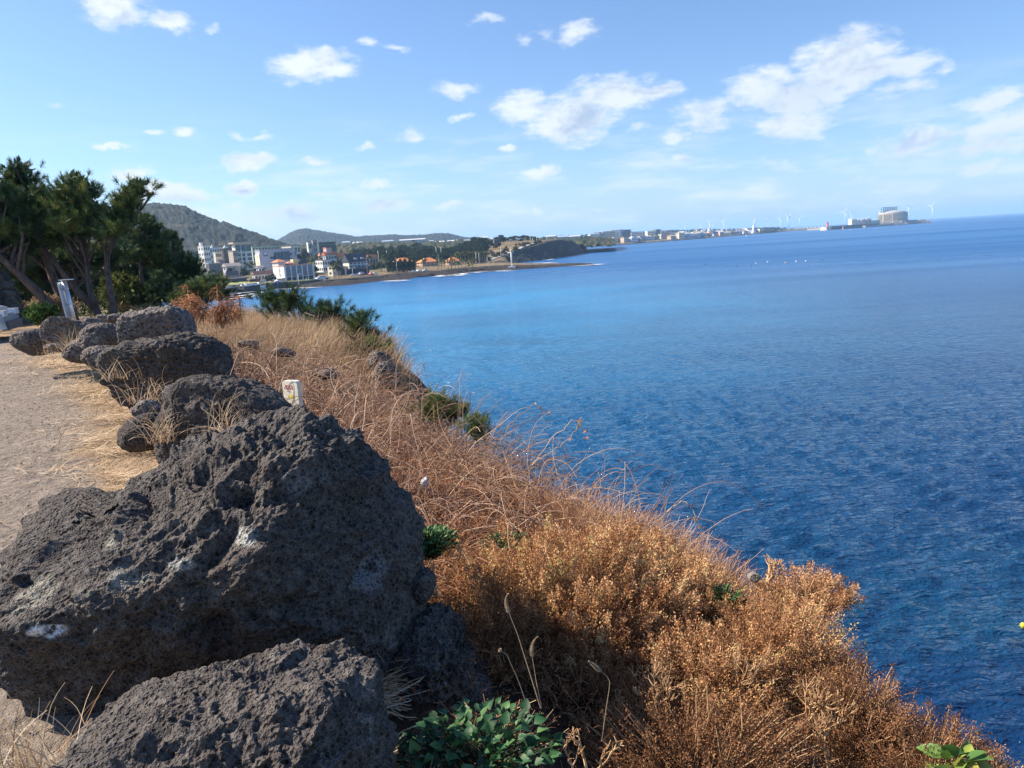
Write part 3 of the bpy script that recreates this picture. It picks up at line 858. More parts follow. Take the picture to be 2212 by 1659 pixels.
# ---- single tufts of grass
def tuft(label, u, v, yd, h, nb, spread, matl=M_STRAW, cat='grass tuft', name='grass_tuft', group='dry grass tufts among the boulders', lean=(0, 0), w=.006, droop=.8, wig=.1):
    c = PY(u, v, yd)
    root = c + np.stack([rng.normal(size=nb) * spread, rng.normal(size=nb) * spread, np.zeros(nb)], 1)
    d0 = np.stack([rng.normal(size=nb) * .35 + lean[0], rng.normal(size=nb) * .35 + lean[1], np.full(nb, 1.)], 1)
    P = curved(root, d0, h * (.5 + .6 * rng.random(nb)), 8, droop, wig)
    V, F, A = ribbons(P, taper(nb, 8, w, .25), side_of(d0))
    return tag(mesh(name, V, F, matl, attr=A, local=c), label, cat, group)


tuft('straw coloured grass tuft at the foot of the huge boulder, bottom left corner', 85, 1690, 1.75, .24, 70, .05, w=.005)
tuft('straw tuft growing in front of the round dark boulder', 158, 760, 9.4, .34, 80, .05)
tuft('grass tuft under the wrinkled boulder beside the flat slab', 318, 868, 5.6, .30, 70, .09, wig=.2, droop=1.4)
tuft('grass tuft between the flat slab and the path', 255, 815, 6.4, .26, 60, .1, wig=.2)
tuft('brown grass tuft beside the small stone under the block boulder', 350, 955, 4.3, .28, 60, .04, droop=1.3)
tuft('curled golden stalks rooted in the crack of the huge boulder', 485, 935, 3.1, .22, 40, .035, wig=.30, droop=.7, w=.0045)
tuft('thin dry tuft at the left end of the round dark boulder', 118, 765, 10.6, .25, 50, .08)

# ---- leafy shrubs
def shrub(label, u, v, yd, R, nsp, nlf, leaf, matl, group=None, spread=.045, seed=0, lumps=.3, twigs=True, name='dried_shrub', cat='shrub', lw=.5, elong=1.8, low=-.15):
    rs = np.random.default_rng(seed + 500)
    c = PY(u, v, yd); R = np.array(R)
    d = rs.normal(size=(nsp * 2, 3)); d /= np.linalg.norm(d, axis=1, keepdims=True)
    d = d[d[:, 2] > low][:nsp]; nsp = len(d)
    lump = 1 + lumps * fbm(d * 2.3 + seed, 3, seed) * 1.6
    rad = (rs.random(nsp) ** .28) * lump
    S_ = d * R * rad[:, None]
    # scattered leaves drawn out along each spray
    k = rs.integers(int(nlf * .5), int(nlf * 1.5), nsp)
    ii = np.repeat(np.arange(nsp), k)
    N = len(ii)
    t = rs.normal(size=(N, 3)) * spread * .6
    along = (rs.random(N) - .6) * spread * elong * 2
    ax = d + np.array([0, 0, .6]); ax /= np.linalg.norm(ax, axis=1, keepdims=True)
    taperw = np.clip(.55 - along / (spread * elong * 2), .12, 1)[:, None]
    P = S_[ii] + t * taperw + ax[ii] * along[:, None]
    tone = np.clip(.45 + .25 * rs.normal(size=nsp) + .25 * fbm(S_ * 3 + seed, 2, 9), 0, 1)
    at = np.clip(tone[ii] + rs.normal(size=N) * .16, 0, 1)
    dd = ax[ii] + rs.normal(size=(N, 3)) * .8
    global rng
    V, F, A = leaves(P, leaf * (.6 + .8 * rs.random(N)), leaf * lw, dd, at)
    root = empty(name, c - np.array([0, 0, R[2]]), label, cat, group)
    off = np.array([0, 0, R[2]])
    mesh('foliage', V + off, F, matl, root, attr=A)
    if twigs:
        K = 5; base = rs.normal(size=(nsp, 3)) * np.array([.06, .06, 0]) + np.array([0, 0, -R[2]])
        tt = np.linspace(0, 1, K)[None, :, None]
        Q = base[:, None] * (1 - tt) + (S_ + ax * spread)[:, None] * tt
        Q = Q + rs.normal(size=Q.shape) * .02 * np.sin(tt * PI)
        V, F, A = tubes(Q, np.broadcast_to(np.linspace(.003, .0012, K), (nsp, K)))
        mesh('twigs', V + off, F, M_TWIG, root, attr=A)
    return root


shrub('golden brown shrub filling the middle of the slope', 1215, 1335, 3.40, (.66, .52, .40), 1300, 110, .013, M_GOLD, seed=1, lumps=.28)
shrub('golden shrub joined to the right side of the biggest one', 1480, 1320, 3.55, (.30, .32, .24), 360, 95, .012, M_GOLD, seed=2)
shrub('shaded brown shrub between the rock ledge and the golden shrub', 1050, 1390, 3.05, (.26, .34, .27), 330, 90, .012, M_DBRN, seed=3)
shrub('dark brown shrub below the golden shrub', 1290, 1530, 2.85, (.42, .34, .28), 420, 90, .012, M_DBRN, seed=4)
shrub('rusty shrub at the right rim of the slope', 1690, 1420, 3.05, (.30, .30, .24), 400, 85, .0115, M_GOLD, seed=5)
shrub('small rust shrub reaching out over the sea', 1735, 1290, 3.5, (.22, .22, .10), 150, 80, .012, M_GOLD, seed=6)
shrub('loose sprig of rusty leaves hanging over the water', 1828, 1292, 3.45, (.055, .05, .045), 16, 70, .011, M_GOLD, seed=7, spread=.035)
shrub('feathery brown shrub at the lower right rim', 1835, 1560, 2.62, (.24, .26, .20), 330, 90, .009, M_DBRN, seed=8, group=None)
shrub('feathery brown shrub nearest the bottom right corner', 2010, 1668, 2.35, (.24, .22, .15), 330, 90, .008, M_DBRN, seed=9)
shrub('low feathery shrub tip at the bottom edge, right of the green rosette', 2135, 1700, 2.30, (.09, .12, .07), 110, 80, .008, M_GOLD, seed=10)
shrub('rusty leafy shrub between the two bare branched shrubs', 1530, 1490, 2.85, (.34, .26, .24), 420, 85, .0115, M_GOLD, seed=11)
shrub('brown tangled shrub along the bottom edge', 1500, 1650, 2.35, (.46, .26, .20), 420, 80, .010, M_DBRN, seed=12)
shrub('orange dead herb standing beside the dark green fern', 968, 1180, 3.3, (.05, .05, .07), 22, 40, .013, M_GOLD, seed=13, spread=.03)
shrub('dull gold herb clump on the rim above the golden shrub', 1330, 1215, 3.95, (.40, .3, .17), 300, 80, .012, M_GOLD, seed=14)


# ---- bare forked shrubs
def forked(label, u, v, yd, h, seed, group='bare branched shrubs on the slope', spread=.5, lvl=5, r0=.0065, lean=(0, 0)):
    rs = np.random.default_rng(seed)
    c = PY(u, v, yd); segs = []
    def grow(p, d, L, r, l):
        K = 4; pts = [p]
        for i in range(K - 1):
            d = d + rs.normal(size=3) * .14 + np.array([0, 0, .05]); d /= np.linalg.norm(d)
            p = p + d * L / (K - 1); pts.append(p)
        segs.append((np.array(pts), np.linspace(r, r * .72, K)))
        if l == 0: return
        for q in range(2 if rs.random() < .75 else 3):
            dn = d + rs.normal(size=3) * spread; dn[2] = abs(dn[2]) + .25; dn /= np.linalg.norm(dn)
            grow(p, dn, L * rs.uniform(.6, .85), r * .7, l - 1)
    for q in range(3):
        dd = np.array([lean[0] + rs.normal() * .45, lean[1] + rs.normal() * .3, 1.]); dd /= np.linalg.norm(dd)
        grow(np.zeros(3), dd, h * .34, r0, lvl)
    P = np.array([s[0] for s in segs]); R = np.array([s[1] for s in segs])
    V, F, A = tubes(P, R, seg=4)
    return tag(mesh('bare_shrub', V, F, M_TWIG, attr=A, local=(0, 0, 0)), label, 'bare shrub', group), c


def forked_at(*a, **k):
    o, c = forked(*a, **k); o.location = c
    return o


forked_at('tall bare forked shrub in the middle of the right slope', 1590, 1585, 2.7, .33, 1)
forked_at('bare forked shrub leaning left, left of the tall forked one', 1440, 1560, 2.6, .26, 2, lean=(-.3, 0))
forked_at('pale bare forked shrub near the lower right rim', 1745, 1590, 2.6, .24, 3)
forked_at('thin grey bare shrub right of the pale forked one', 1790, 1660, 2.45, .22, 4)
forked_at('short orange bare shrub at the left end of the forked row', 1360, 1590, 2.55, .16, 5)
forked_at('sun bleached bare branch poking over the sea at the rim', 1655, 1262, 3.6, .18, 6, lean=(.6, 0), lvl=3, spread=.6)
forked_at('bare twiggy stalk beside the dark fern and the rock ledge', 945, 1290, 3.05, .18, 7, lvl=3)
forked_at('bare bush of fine stalks at the bottom edge, right of the green creeper', 1270, 1680, 2.2, .20, 8, lvl=4)

# ---- foxtail grass
def foxtail(label, pts, yd, head=.05):
    P = np.array([PY(u, v, yd) for u, v in pts])
    t = np.linspace(0, 1, len(P)); tt = np.linspace(0, 1, 14)
    Q = np.stack([np.interp(tt, t, P[:, i]) for i in range(3)], 1)
    root = empty('foxtail_grass', P[0], label, 'grass stalk', 'foxtail stalks in front of the golden shrub')
    V, F, A = tubes(Q[None] - P[0], np.linspace(.0016, .0008, 14)[None], seg=4)
    mesh('stalk', V, F, M_TAN, root, attr=np.full(len(V), .8))
    n = 900
    L = np.linalg.norm(Q[-1] - Q[-2]); dirh = (Q[-1] - Q[-2]) / L
    s = rng.random(n)
    C = Q[-1] + dirh * (s * head)[:, None] + np.array([1, 0, -1.]) * (s ** 2 * head * .3)[:, None]
    d = rng.normal(size=(n, 3)); d -= (d @ dirh)[:, None] * dirh; d /= np.linalg.norm(d, axis=1, keepdims=True)
    d = d * .5 + dirh * .5
    V, F, A = leaves(C - P[0], .011 * np.clip(1.2 - s, .4, 1), .0016, d)
    mesh('seed_head', V, F, M_TAN, root, attr=np.clip(A * .3 + .7, 0, 1))


foxtail('tallest foxtail stalk with a drooping head before the golden shrub', [(1168, 1530), (1140, 1440), (1118, 1370), (1100, 1325)], 2.2, .10)
foxtail('foxtail stalk with an upright pale head, close to the tallest one', [(1170, 1530), (1158, 1470), (1150, 1420)], 2.2, .10)
foxtail('foxtail stalk arching left with a broad curved head near the bottom', [(1300, 1600), (1308, 1540), (1318, 1475), (1312, 1462), (1300, 1452)], 2.2, .10)
foxtail('short dark foxtail stalk in the shade left of the tallest one', [(1150, 1560), (1120, 1470), (1095, 1415), (1085, 1408)], 2.25, .02)


# ---- broad leaved green plants
def broad(label, cat, name, u, v, yd, R, nl, size, matl, stems=True, group=None, upw=.7, asp=.75, dome=.5, seed=0):
    rs = np.random.default_rng(seed + 900)
    c = PY(u, v, yd)
    a = rs.random(nl) * 2 * PI; rr = np.sqrt(rs.random(nl))
    B = np.stack([np.cos(a) * rr * R[0], np.sin(a) * rr * R[1], (1 - rr ** 2) * R[2] * dome + rs.random(nl) * R[2] * .5], 1)
    d = np.stack([np.cos(a) * (.4 + rr), np.sin(a) * (.4 + rr), np.full(nl, upw)], 1) + rs.normal(size=(nl, 3)) * .5
    d /= np.linalg.norm(d, axis=1, keepdims=True)
    s = np.cross(d, np.array([0, 0, 1.]) + rs.normal(size=(nl, 3)) * .4); s /= np.linalg.norm(s, axis=1, keepdims=True)
    nrm = np.cross(s, d)
    L = size * (.55 + .75 * rs.random(nl))
    # leaf outline: stations along the midrib
    st = np.array([0, .12, .35, .6, .82, 1.]); wd = np.array([.04, .5, 1., .82, .42, .02]) * asp * .5; bend = np.array([0, .02, .0, -.06, -.16, -.30])
    K = len(st)
    curl = rs.normal(size=(nl, 1)) * .5 + .6
    M = B[:, None] + d[:, None] * (st[None] * L[:, None])[..., None] + nrm[:, None] * ((bend * curl) * L[:, None])[..., None]
    off = s[:, None] * (wd[None] * L[:, None])[..., None]; lift = nrm[:, None] * (wd[None] * L[:, None] * .35)[..., None]
    V = np.stack([M - off + lift, M, M + off + lift], 2).reshape(-1, 3)
    b0 = (np.arange(nl)[:, None] * K + np.arange(K - 1)[None]).ravel() * 3
    F = np.concatenate([np.stack([b0, b0 + 1, b0 + 4, b0 + 3], 1), np.stack([b0 + 1, b0 + 2, b0 + 5, b0 + 4], 1)])
    A = np.repeat(np.clip(rs.random(nl) * .8 + .1, 0, 1), K * 3)
    root = empty(name, c, label, cat, group)
    mesh('leaves', V, F, matl, root, attr=A)
    if stems:
        tt = np.linspace(0, 1, 5)[None, :, None]
        base = B * np.array([.3, .3, 0]) - np.array([0, 0, R[2] * .6])
        Q = base[:, None] * (1 - tt) + B[:, None] * tt + rs.normal(size=(nl, 5, 3)) * .004
        V, F, A = tubes(Q, np.full((nl, 5), .0014))
        mesh('stems', V, F, matl, root, attr=A * .4)
    return root


M_SPIN = rndmat('creeper_leaf', [(0, (.012, .04, .018)), (.5, (.028, .10, .04)), (.85, (.06, .16, .045)), (1, (.16, .26, .09))], .55, .2, .4)
M_FERN = rndmat('fern_leaf', [(0, (.012, .045, .012)), (.6, (.035, .12, .03)), (1, (.10, .23, .06))], .5, .2, .4)
broad('fleshy green creeper with arrow shaped leaves at the bottom edge', 'creeper', 'green_creeper', 1030, 1622, 2.0, (.24, .19, .07), 270, .034, M_SPIN, asp=.85, seed=1, dome=.3, upw=.5)
shrub('thin grey dead stalks tangled over the green creeper', 1060, 1600, 2.1, (.24, .18, .08), 90, 14, .006, M_DBRN, seed=70, spread=.03, name='dead_stalks', cat='dead stalks')
broad('darker trailing part of creeper in the gap beside the front boulder', 'creeper', 'green_creeper', 925, 1640, 2.05, (.10, .10, .04), 70, .032, M_SPIN, asp=.95, seed=2)
broad('dark green fern tucked against the right side of the huge boulder', 'fern', 'fern', 925, 1182, 3.1, (.12, .14, .07), 340, .030, M_FERN, asp=.4, seed=3, group='green plants in the scrub')
broad('small green plant on the slope right of the dark fern', 'green plant', 'leafy_plant', 1095, 1178, 3.6, (.12, .1, .05), 130, .024, M_FERN, asp=.45, seed=4, group='green plants in the scrub')
broad('dark green leaves showing inside the tall forked shrub', 'green plant', 'leafy_plant', 1590, 1450, 2.95, (.08, .1, .06), 80, .045, M_FERN, asp=.5, seed=5, group='green plants in the scrub')
broad('yellow green leaves at the gap above the rusty shrub', 'green plant', 'leafy_plant', 1565, 1295, 3.4, (.09, .08, .05), 90, .03, M_FERN, asp=.4, seed=6, group='green plants in the scrub')
M_ROS = rndmat('rosette_leaf', [(0, (.04, .10, .03)), (.5, (.12, .25, .05)), (.8, (.40, .50, .10)), (1, (.50, .26, .08))], .4, .3, .4)
broad('bright green rosette plant with a red tipped leaf, bottom right', 'rosette plant', 'rosette_plant', 2072, 1652, 2.2, (.045, .04, .03), 20, .072, M_ROS, asp=.62, upw=.7, seed=8)
broad('smaller green rosette left of the bright one', 'rosette plant', 'rosette_plant', 2030, 1680, 2.22, (.03, .03, .02), 8, .055, M_ROS, asp=.55, seed=9)
# bramble canes with a few leaves standing against the sea
for i, (pts, yd, lb) in enumerate([([(1150, 1000), (1190, 975), (1235, 945), (1255, 900)], 5.2, 'bare cane curving up with a few leaves, highest against the sea'),
                                ([(1150, 1005), (1190, 950), (1235, 905), (1262, 925), (1270, 950)], 5.1, 'cane arching over with a leafy tip above the rim'),
                                ([(1080, 960), (1110, 905), (1160, 870), (1185, 895)], 5.8, 'thin cane looping above the vines left of the tallest cane'),
                                ([(1440, 1100), (1480, 1080), (1500, 1105), (1512, 1140)], 4.3, 'short drooping cane at the top of the wispy grass')]):
    P = np.array([PY(u, v, yd) for u, v in pts]); t = np.linspace(0, 1, len(P)); tt = np.linspace(0, 1, 20)
    Q = np.stack([np.interp(tt, t, P[:, k]) for k in range(3)], 1); Q[1:-1] = (Q[:-2] + Q[1:-1] * 2 + Q[2:]) / 4
    Q += rng.normal(size=Q.shape) * .006
    root = empty('bramble_cane', P[0], lb, 'cane', 'bramble canes on the rim')
    V, F, A = tubes(Q[None] - P[0], np.linspace(.003, .0016, 20)[None], seg=4)
    mesh('stem', V, F, M_TWIG, root, attr=A)
    C = Q[-8:][rng.integers(0, 8, 9)] - P[0]
    V, F, A = leaves(C, .03, .018); mesh('leaves', V, F, M_GOLD, root, attr=A)
# weathered stick standing on the lower rim
mb = MB(); pa = PY(1873, 1500, 2.9); pb = PY(1872, 1408, 2.9)
mb.tube([pa, (pa + pb) / 2 + np.array([.004, 0, 0]), pb], [.004, .0035, .003], 6)
tag(mb.build('stick', paint((.55, .40, .16), .8)), 'thin yellowish stick standing at the lower right rim against the water', 'stick')
# ------------------------------------------------------------------ pines
PINE = [(0, (.02, .05, .03)), (.4, (.05, .10, .042)), (.75, (.12, .18, .055)), (1, (.26, .28, .08))]
M_PINE = rndmat('pine_needles', PINE, .6, .15, .3)
def bark_mat():
    mt, bb = material('pine_bark')
    t = bb.n('ShaderNodeTexCoord'); mp = bb.n('ShaderNodeMapping', {'Vector': t.outputs['Object'], 'Scale': (5, 5, 1.4)})
    n = bb.noise(mp.outputs[0], 2, 5, .65).outputs[0]
    finish(bb, bb.ramp(n, [(.3, (.04, .032, .03)), (.55, (.12, .095, .085)), (.8, (.22, .18, .155))]), .9, n, dist=.05)
    return mt
M_BARK = bark_mat()


def needles(C, D, L, w, per, rs):
    """tufts at C pointing along D"""
    n = len(C)
    ii = np.repeat(np.arange(n), per)
    t = rs.random(len(ii))
    d = D[ii] * .9 + rs.normal(size=(len(ii), 3)) * .55
    d /= np.linalg.norm(d, axis=1, keepdims=True)
    B = C[ii] - D[ii] * (t * L * 1.1)[:, None]
    s = np.cross(d, rs.normal(size=d.shape)); s /= np.linalg.norm(s, axis=1, keepdims=True)
    LL = (L * (.7 + .5 * rs.random(len(ii))))[:, None]
    V = np.stack([B - s * w * .5, B + s * w * .5, B + d * LL + s * w * .2, B + d * LL - s * w * .2], 1).reshape(-1, 3)
    F = np.arange(len(ii) * 4).reshape(-1, 4)
    return V, F, ii


def pine(label, trunk, blobs, yd, group='pines at the end of the footpath', r0=.22, per=50, L=.15, w=.012, dens=1., seed=0, name='pine_tree', cat='pine tree', thick=None, up=.75, fork=None, tone=0.):
    """trunk: picture points from the foot up, blobs: (u, v, half width, half height) foliage masses at distance yd"""
    rs = np.random.default_rng(seed + 40)
    T = np.array([PY(u, v, yd) for u, v in trunk]); base = T[0]
    tt = np.linspace(0, 1, 16); t0 = np.linspace(0, 1, len(T))
    Q = np.stack([np.interp(tt, t0, T[:, k]) for k in range(3)], 1)
    for _ in range(2): Q[1:-1] = (Q[:-2] + 2 * Q[1:-1] + Q[2:]) / 4
    Q[:, 1] += np.linspace(0, 1, 16) * rs.normal() * .8
    root = empty(name, base, label, cat, group)
    mb = MB(); mb.tube(Q - base, np.linspace(r0 * .72, r0 * .18, 16), 8)
    if fork is not None:
        for pl in fork:
            G_ = np.array([PY(u, v, yd) for u, v in pl]); mb.tube(G_ - base, np.linspace(r0 * .75, r0 * .3, len(G_)), 7)
    C, D, tn, limbs = [], [], [], []
    k = yd / FOC
    for (u, v, ru, rv) in blobs:
        c = PY(u, v, yd); R = np.array([ru * k, (ru + rv) * k * .6 if thick is None else thick, rv * k])
        # sprays: groups of shoots pointing up and outwards
        nb = max(6, int(dens * 60 * (R[0] * R[2]) / (.9 * .9) ** 1.0))
        d = rs.normal(size=(nb, 3)); d /= np.linalg.norm(d, axis=1, keepdims=True)
        s = d * R * (rs.random(nb) ** .4)[:, None] + c
        for q in range(nb):
            m_ = rs.integers(5, 11)
            p = s[q] + rs.normal(size=(m_, 3)) * np.array([.22, .22, .12]) * (L / .16)
            dd = (p - s[q]) * 1.4 + d[q] * .35 + np.array([0, 0, up]); dd /= np.linalg.norm(dd, axis=1, keepdims=True)
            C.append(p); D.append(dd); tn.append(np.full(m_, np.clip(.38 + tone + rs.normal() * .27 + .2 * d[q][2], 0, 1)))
            j = rs.integers(6, 16); a = Q[j]
            if rs.random() < .22:
                mid = (a + s[q]) / 2 + rs.normal(size=3) * .15 - np.array([0, 0, .08])
                limbs.append(np.array([a, a * .6 + mid * .4, mid, mid * .4 + s[q] * .6, s[q]]))
    C = np.concatenate(C); D = np.concatenate(D); tn = np.concatenate(tn)
    V, F, ii = needles(C, D, L, w, per, rs)
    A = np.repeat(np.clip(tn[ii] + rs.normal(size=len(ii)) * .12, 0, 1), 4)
    if r0 > .1:      # short inner foliage that closes the crown
        fc = []
        for (u, v, ru, rv) in blobs:
            c = PY(u, v, yd); R = np.array([ru * k, (ru + rv) * k * .6, rv * k]) * .92
            m_ = int(420 * R[0] * R[2] + 60); d = rs.normal(size=(m_, 3)); d /= np.linalg.norm(d, axis=1, keepdims=True)
            fc.append(c + d * R * (rs.random(m_) ** .5)[:, None])
        fc = np.concatenate(fc); fc = fc[fbm(fc * 1.6, 2, seed) > -.22]
        V2, F2, A2 = leaves(fc, .24, .10, rs.normal(size=(len(fc), 3)) + np.array([0, 0, .8]), np.clip(rs.normal(size=len(fc)) * .15 + .22 + tone, 0, 1))
        V, F, A = join([(V, F, A), (V2, F2, A2)])
    mb.build('trunk', M_BARK, root, True)
    mesh('needles', V - base, F, M_PINE, root, attr=A)
    if limbs:
        LB = np.array(limbs) - base
        V, F, A = tubes(LB, np.broadcast_to(np.linspace(r0 * .28, r0 * .08, 5), (len(LB), 5)), seg=4)
        mesh('branches', V, F, M_BARK, root)
    return root


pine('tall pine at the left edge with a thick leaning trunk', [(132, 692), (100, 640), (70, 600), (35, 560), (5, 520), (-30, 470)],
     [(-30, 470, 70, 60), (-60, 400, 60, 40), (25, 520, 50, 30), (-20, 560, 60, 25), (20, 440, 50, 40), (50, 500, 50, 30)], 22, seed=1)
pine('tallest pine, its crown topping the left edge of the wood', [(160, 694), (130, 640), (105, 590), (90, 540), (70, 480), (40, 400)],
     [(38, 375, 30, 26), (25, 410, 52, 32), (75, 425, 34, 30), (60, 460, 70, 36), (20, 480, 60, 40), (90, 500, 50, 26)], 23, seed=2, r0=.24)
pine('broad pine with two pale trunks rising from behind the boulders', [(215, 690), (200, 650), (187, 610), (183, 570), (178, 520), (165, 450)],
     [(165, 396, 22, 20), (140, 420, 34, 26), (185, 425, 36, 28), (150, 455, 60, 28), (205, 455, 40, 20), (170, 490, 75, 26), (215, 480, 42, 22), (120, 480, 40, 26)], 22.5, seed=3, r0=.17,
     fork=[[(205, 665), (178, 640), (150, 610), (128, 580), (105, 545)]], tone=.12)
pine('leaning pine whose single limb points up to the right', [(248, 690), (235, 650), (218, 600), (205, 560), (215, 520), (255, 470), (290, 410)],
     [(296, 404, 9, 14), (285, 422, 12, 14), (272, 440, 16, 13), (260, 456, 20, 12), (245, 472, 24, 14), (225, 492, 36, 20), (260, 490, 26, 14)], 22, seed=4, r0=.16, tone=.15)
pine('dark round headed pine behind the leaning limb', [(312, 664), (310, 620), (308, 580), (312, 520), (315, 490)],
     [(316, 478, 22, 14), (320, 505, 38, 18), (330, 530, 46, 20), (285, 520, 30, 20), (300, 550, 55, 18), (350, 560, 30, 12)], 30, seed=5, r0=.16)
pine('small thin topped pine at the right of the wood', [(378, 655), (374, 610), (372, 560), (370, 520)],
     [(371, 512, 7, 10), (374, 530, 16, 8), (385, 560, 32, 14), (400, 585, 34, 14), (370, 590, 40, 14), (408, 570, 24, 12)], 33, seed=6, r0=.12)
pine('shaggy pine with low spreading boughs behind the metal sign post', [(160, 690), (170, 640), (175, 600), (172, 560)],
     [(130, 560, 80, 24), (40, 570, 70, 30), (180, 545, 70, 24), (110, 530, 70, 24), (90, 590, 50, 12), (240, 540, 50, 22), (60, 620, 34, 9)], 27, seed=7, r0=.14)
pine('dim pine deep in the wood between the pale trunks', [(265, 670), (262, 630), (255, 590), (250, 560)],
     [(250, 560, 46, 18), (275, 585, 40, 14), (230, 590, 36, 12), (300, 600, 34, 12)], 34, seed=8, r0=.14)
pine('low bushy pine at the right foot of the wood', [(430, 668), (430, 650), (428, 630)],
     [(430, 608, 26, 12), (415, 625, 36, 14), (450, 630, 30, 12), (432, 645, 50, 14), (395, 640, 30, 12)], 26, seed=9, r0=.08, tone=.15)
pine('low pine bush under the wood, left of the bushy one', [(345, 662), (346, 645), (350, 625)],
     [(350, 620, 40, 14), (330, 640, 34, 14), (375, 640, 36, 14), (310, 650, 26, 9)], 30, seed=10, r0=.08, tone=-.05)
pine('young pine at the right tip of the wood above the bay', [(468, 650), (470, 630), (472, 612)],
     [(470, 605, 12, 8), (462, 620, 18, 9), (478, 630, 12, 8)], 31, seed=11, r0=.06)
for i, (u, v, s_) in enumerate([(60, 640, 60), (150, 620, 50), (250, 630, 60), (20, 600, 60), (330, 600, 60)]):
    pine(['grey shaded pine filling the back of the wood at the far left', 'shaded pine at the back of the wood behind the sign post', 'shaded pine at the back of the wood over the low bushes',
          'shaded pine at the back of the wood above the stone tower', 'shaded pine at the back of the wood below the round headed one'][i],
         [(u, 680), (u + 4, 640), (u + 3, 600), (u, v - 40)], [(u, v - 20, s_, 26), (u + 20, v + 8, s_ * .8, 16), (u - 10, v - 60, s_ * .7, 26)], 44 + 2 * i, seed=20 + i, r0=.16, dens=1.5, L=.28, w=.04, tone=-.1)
# pines hanging over the cliff edge
EG = 'low pines along the cliff edge'
pine('spreading low pine on the far bank above the bay', [(640, 690), (625, 668), (610, 650)], [(575, 640, 12, 12), (610, 645, 24, 14), (640, 655, 22, 12), (600, 665, 26, 9), (665, 662, 18, 12), (618, 632, 14, 8)],
     17.5, EG, seed=31, r0=.05, per=46, L=.12, w=.007, dens=1.9, tone=.1)
pine('middle low pine with upright shoots on the cliff edge', [(715, 700), (705, 690), (700, 675)], [(690, 672, 16, 12), (712, 660, 10, 10), (725, 685, 20, 12), (745, 700, 18, 10), (705, 690, 24, 8)],
     16.5, EG, seed=32, r0=.05, per=46, L=.12, w=.007, dens=1.9)
pine('low pine with a rounded top hanging over the cliff', [(775, 740), (770, 725), (772, 710)], [(775, 690, 12, 10), (765, 712, 20, 10), (790, 722, 14, 12), (808, 738, 14, 10), (780, 735, 22, 9)],
     14.5, EG, seed=33, r0=.045, per=46, L=.11, w=.007, dens=2.2)
pine('last low pine trailing down beside the dark outcrop', [(815, 765), (812, 755), (808, 748)], [(812, 750, 12, 8), (800, 756, 14, 7)], 13.5, EG, seed=34, r0=.03, per=46, L=.10, w=.007, dens=2.4)
pine('bright green pine seedling on the rim, nearest the viewer', [(955, 925), (952, 900), (948, 880)], [(940, 862, 11, 9), (955, 880, 17, 9), (975, 878, 10, 9), (930, 880, 10, 10), (950, 898, 22, 8), (985, 885, 6, 8)],
     7.6, EG, seed=35, r0=.012, per=60, L=.055, w=.003, dens=16, tone=.35)
pine('tiny pine seedling right of the bright green one', [(1030, 942), (1028, 925), (1026, 912)], [(1026, 912, 9, 10), (1032, 930, 9, 7)], 6.6, EG, seed=36, r0=.008, per=50, L=.045, w=.003, dens=14, tone=.35)

# undergrowth below the wood
M_UND = rndmat('undergrowth', [(0, (.02, .035, .015)), (.5, (.055, .08, .03)), (1, (.13, .14, .05))])
n = 16000
x = rng.uniform(-42, -9, n); y = rng.uniform(23, 60, n)
keep = (x < -.42 * y - .5) & (fbm(v2(x, y, .25), 2, 61) > -.05)
x, y = x[keep], y[keep]; n = len(x)
P = np.stack([x, y, nearz(x, y) + rng.random(n) * 1.1 * np.clip(fbm(v2(x, y, .35), 2, 62) + .7, 0, 1)], 1)
V, F, A = leaves(P, .22, .09)
tag(mesh('undergrowth', V, F, M_UND, attr=A), 'dark leafy undergrowth on the floor of the pine wood', 'undergrowth', kind='stuff')
shrub('small glossy green bush between the stone tower and the trunks', 92, 684, 18, (.28, .3, .20), 80, 60, .07, rndmat('glossy_bush', [(0, (.015, .045, .012)), (.6, (.04, .11, .025)), (1, (.25, .33, .10))]), seed=60, name='green_bush', cat='bush', spread=.09)
shrub('tawny dry bush behind the small glossy green one', 112, 668, 23, (.6, .5, .35), 120, 60, .07, M_TAN, seed=61, name='dry_bush', cat='bush', spread=.12)
shrub('yellowish bush on the wood floor beside the pale trunks', 262, 640, 30, (.9, .6, .7), 160, 60, .12, rndmat('olive_bush', [(0, (.05, .08, .02)), (.6, (.14, .17, .05)), (1, (.28, .27, .10))]), seed=62, name='olive_bush', cat='bush', spread=.16)


# curled russet weeds standing behind the boulders
def weed(label, u, v, yd, h, seed, nst=7):
    rs = np.random.default_rng(seed); c = PY(u, v, yd)
    parts = []; lv = []
    for i in range(nst):
        d0 = np.array([[rs.normal() * .25, rs.normal() * .2, 1.]])
        P = curved(np.array([[rs.normal() * .12, rs.normal() * .12, 0]]), d0, h * rs.uniform(.7, 1.1), 10, .25, .05)
        parts.append(tubes(P, np.linspace(.008, .004, 10)[None], seg=4))
        for j in range(3, 10):
            k = 9
            rt = np.repeat(P[:, j], k, 0); dd = np.stack([rs.normal(size=k), rs.normal(size=k), rs.random(k) * .5], 1)
            Q = curved(rt, dd, .16 + .10 * rs.random(k), 6, 2.2, .15)
            lv.append(ribbons(Q, taper(k, 6, .014, .3), side_of(dd)))
    root = empty('russet_weed', c, label, 'weed', 'tall russet weeds behind the boulders')
    V, F, A = join(parts); mesh('stems', V, F, M_TWIG, root, attr=A)
    V, F, A = join(lv); mesh('curled_leaves', V, F, M_RED, root, attr=A)


weed('tallest russet weed with curled leaves, against the bushy pine', 436, 700, 12.5, .62, 1)
weed('russet weed drooping beside the slab topped boulder', 402, 705, 10.8, .42, 2)
weed('russet weed farther right, against the water of the bay', 500, 700, 13, .45, 3)
weed('thin russet weed between the two taller ones', 462, 712, 12, .40, 4)

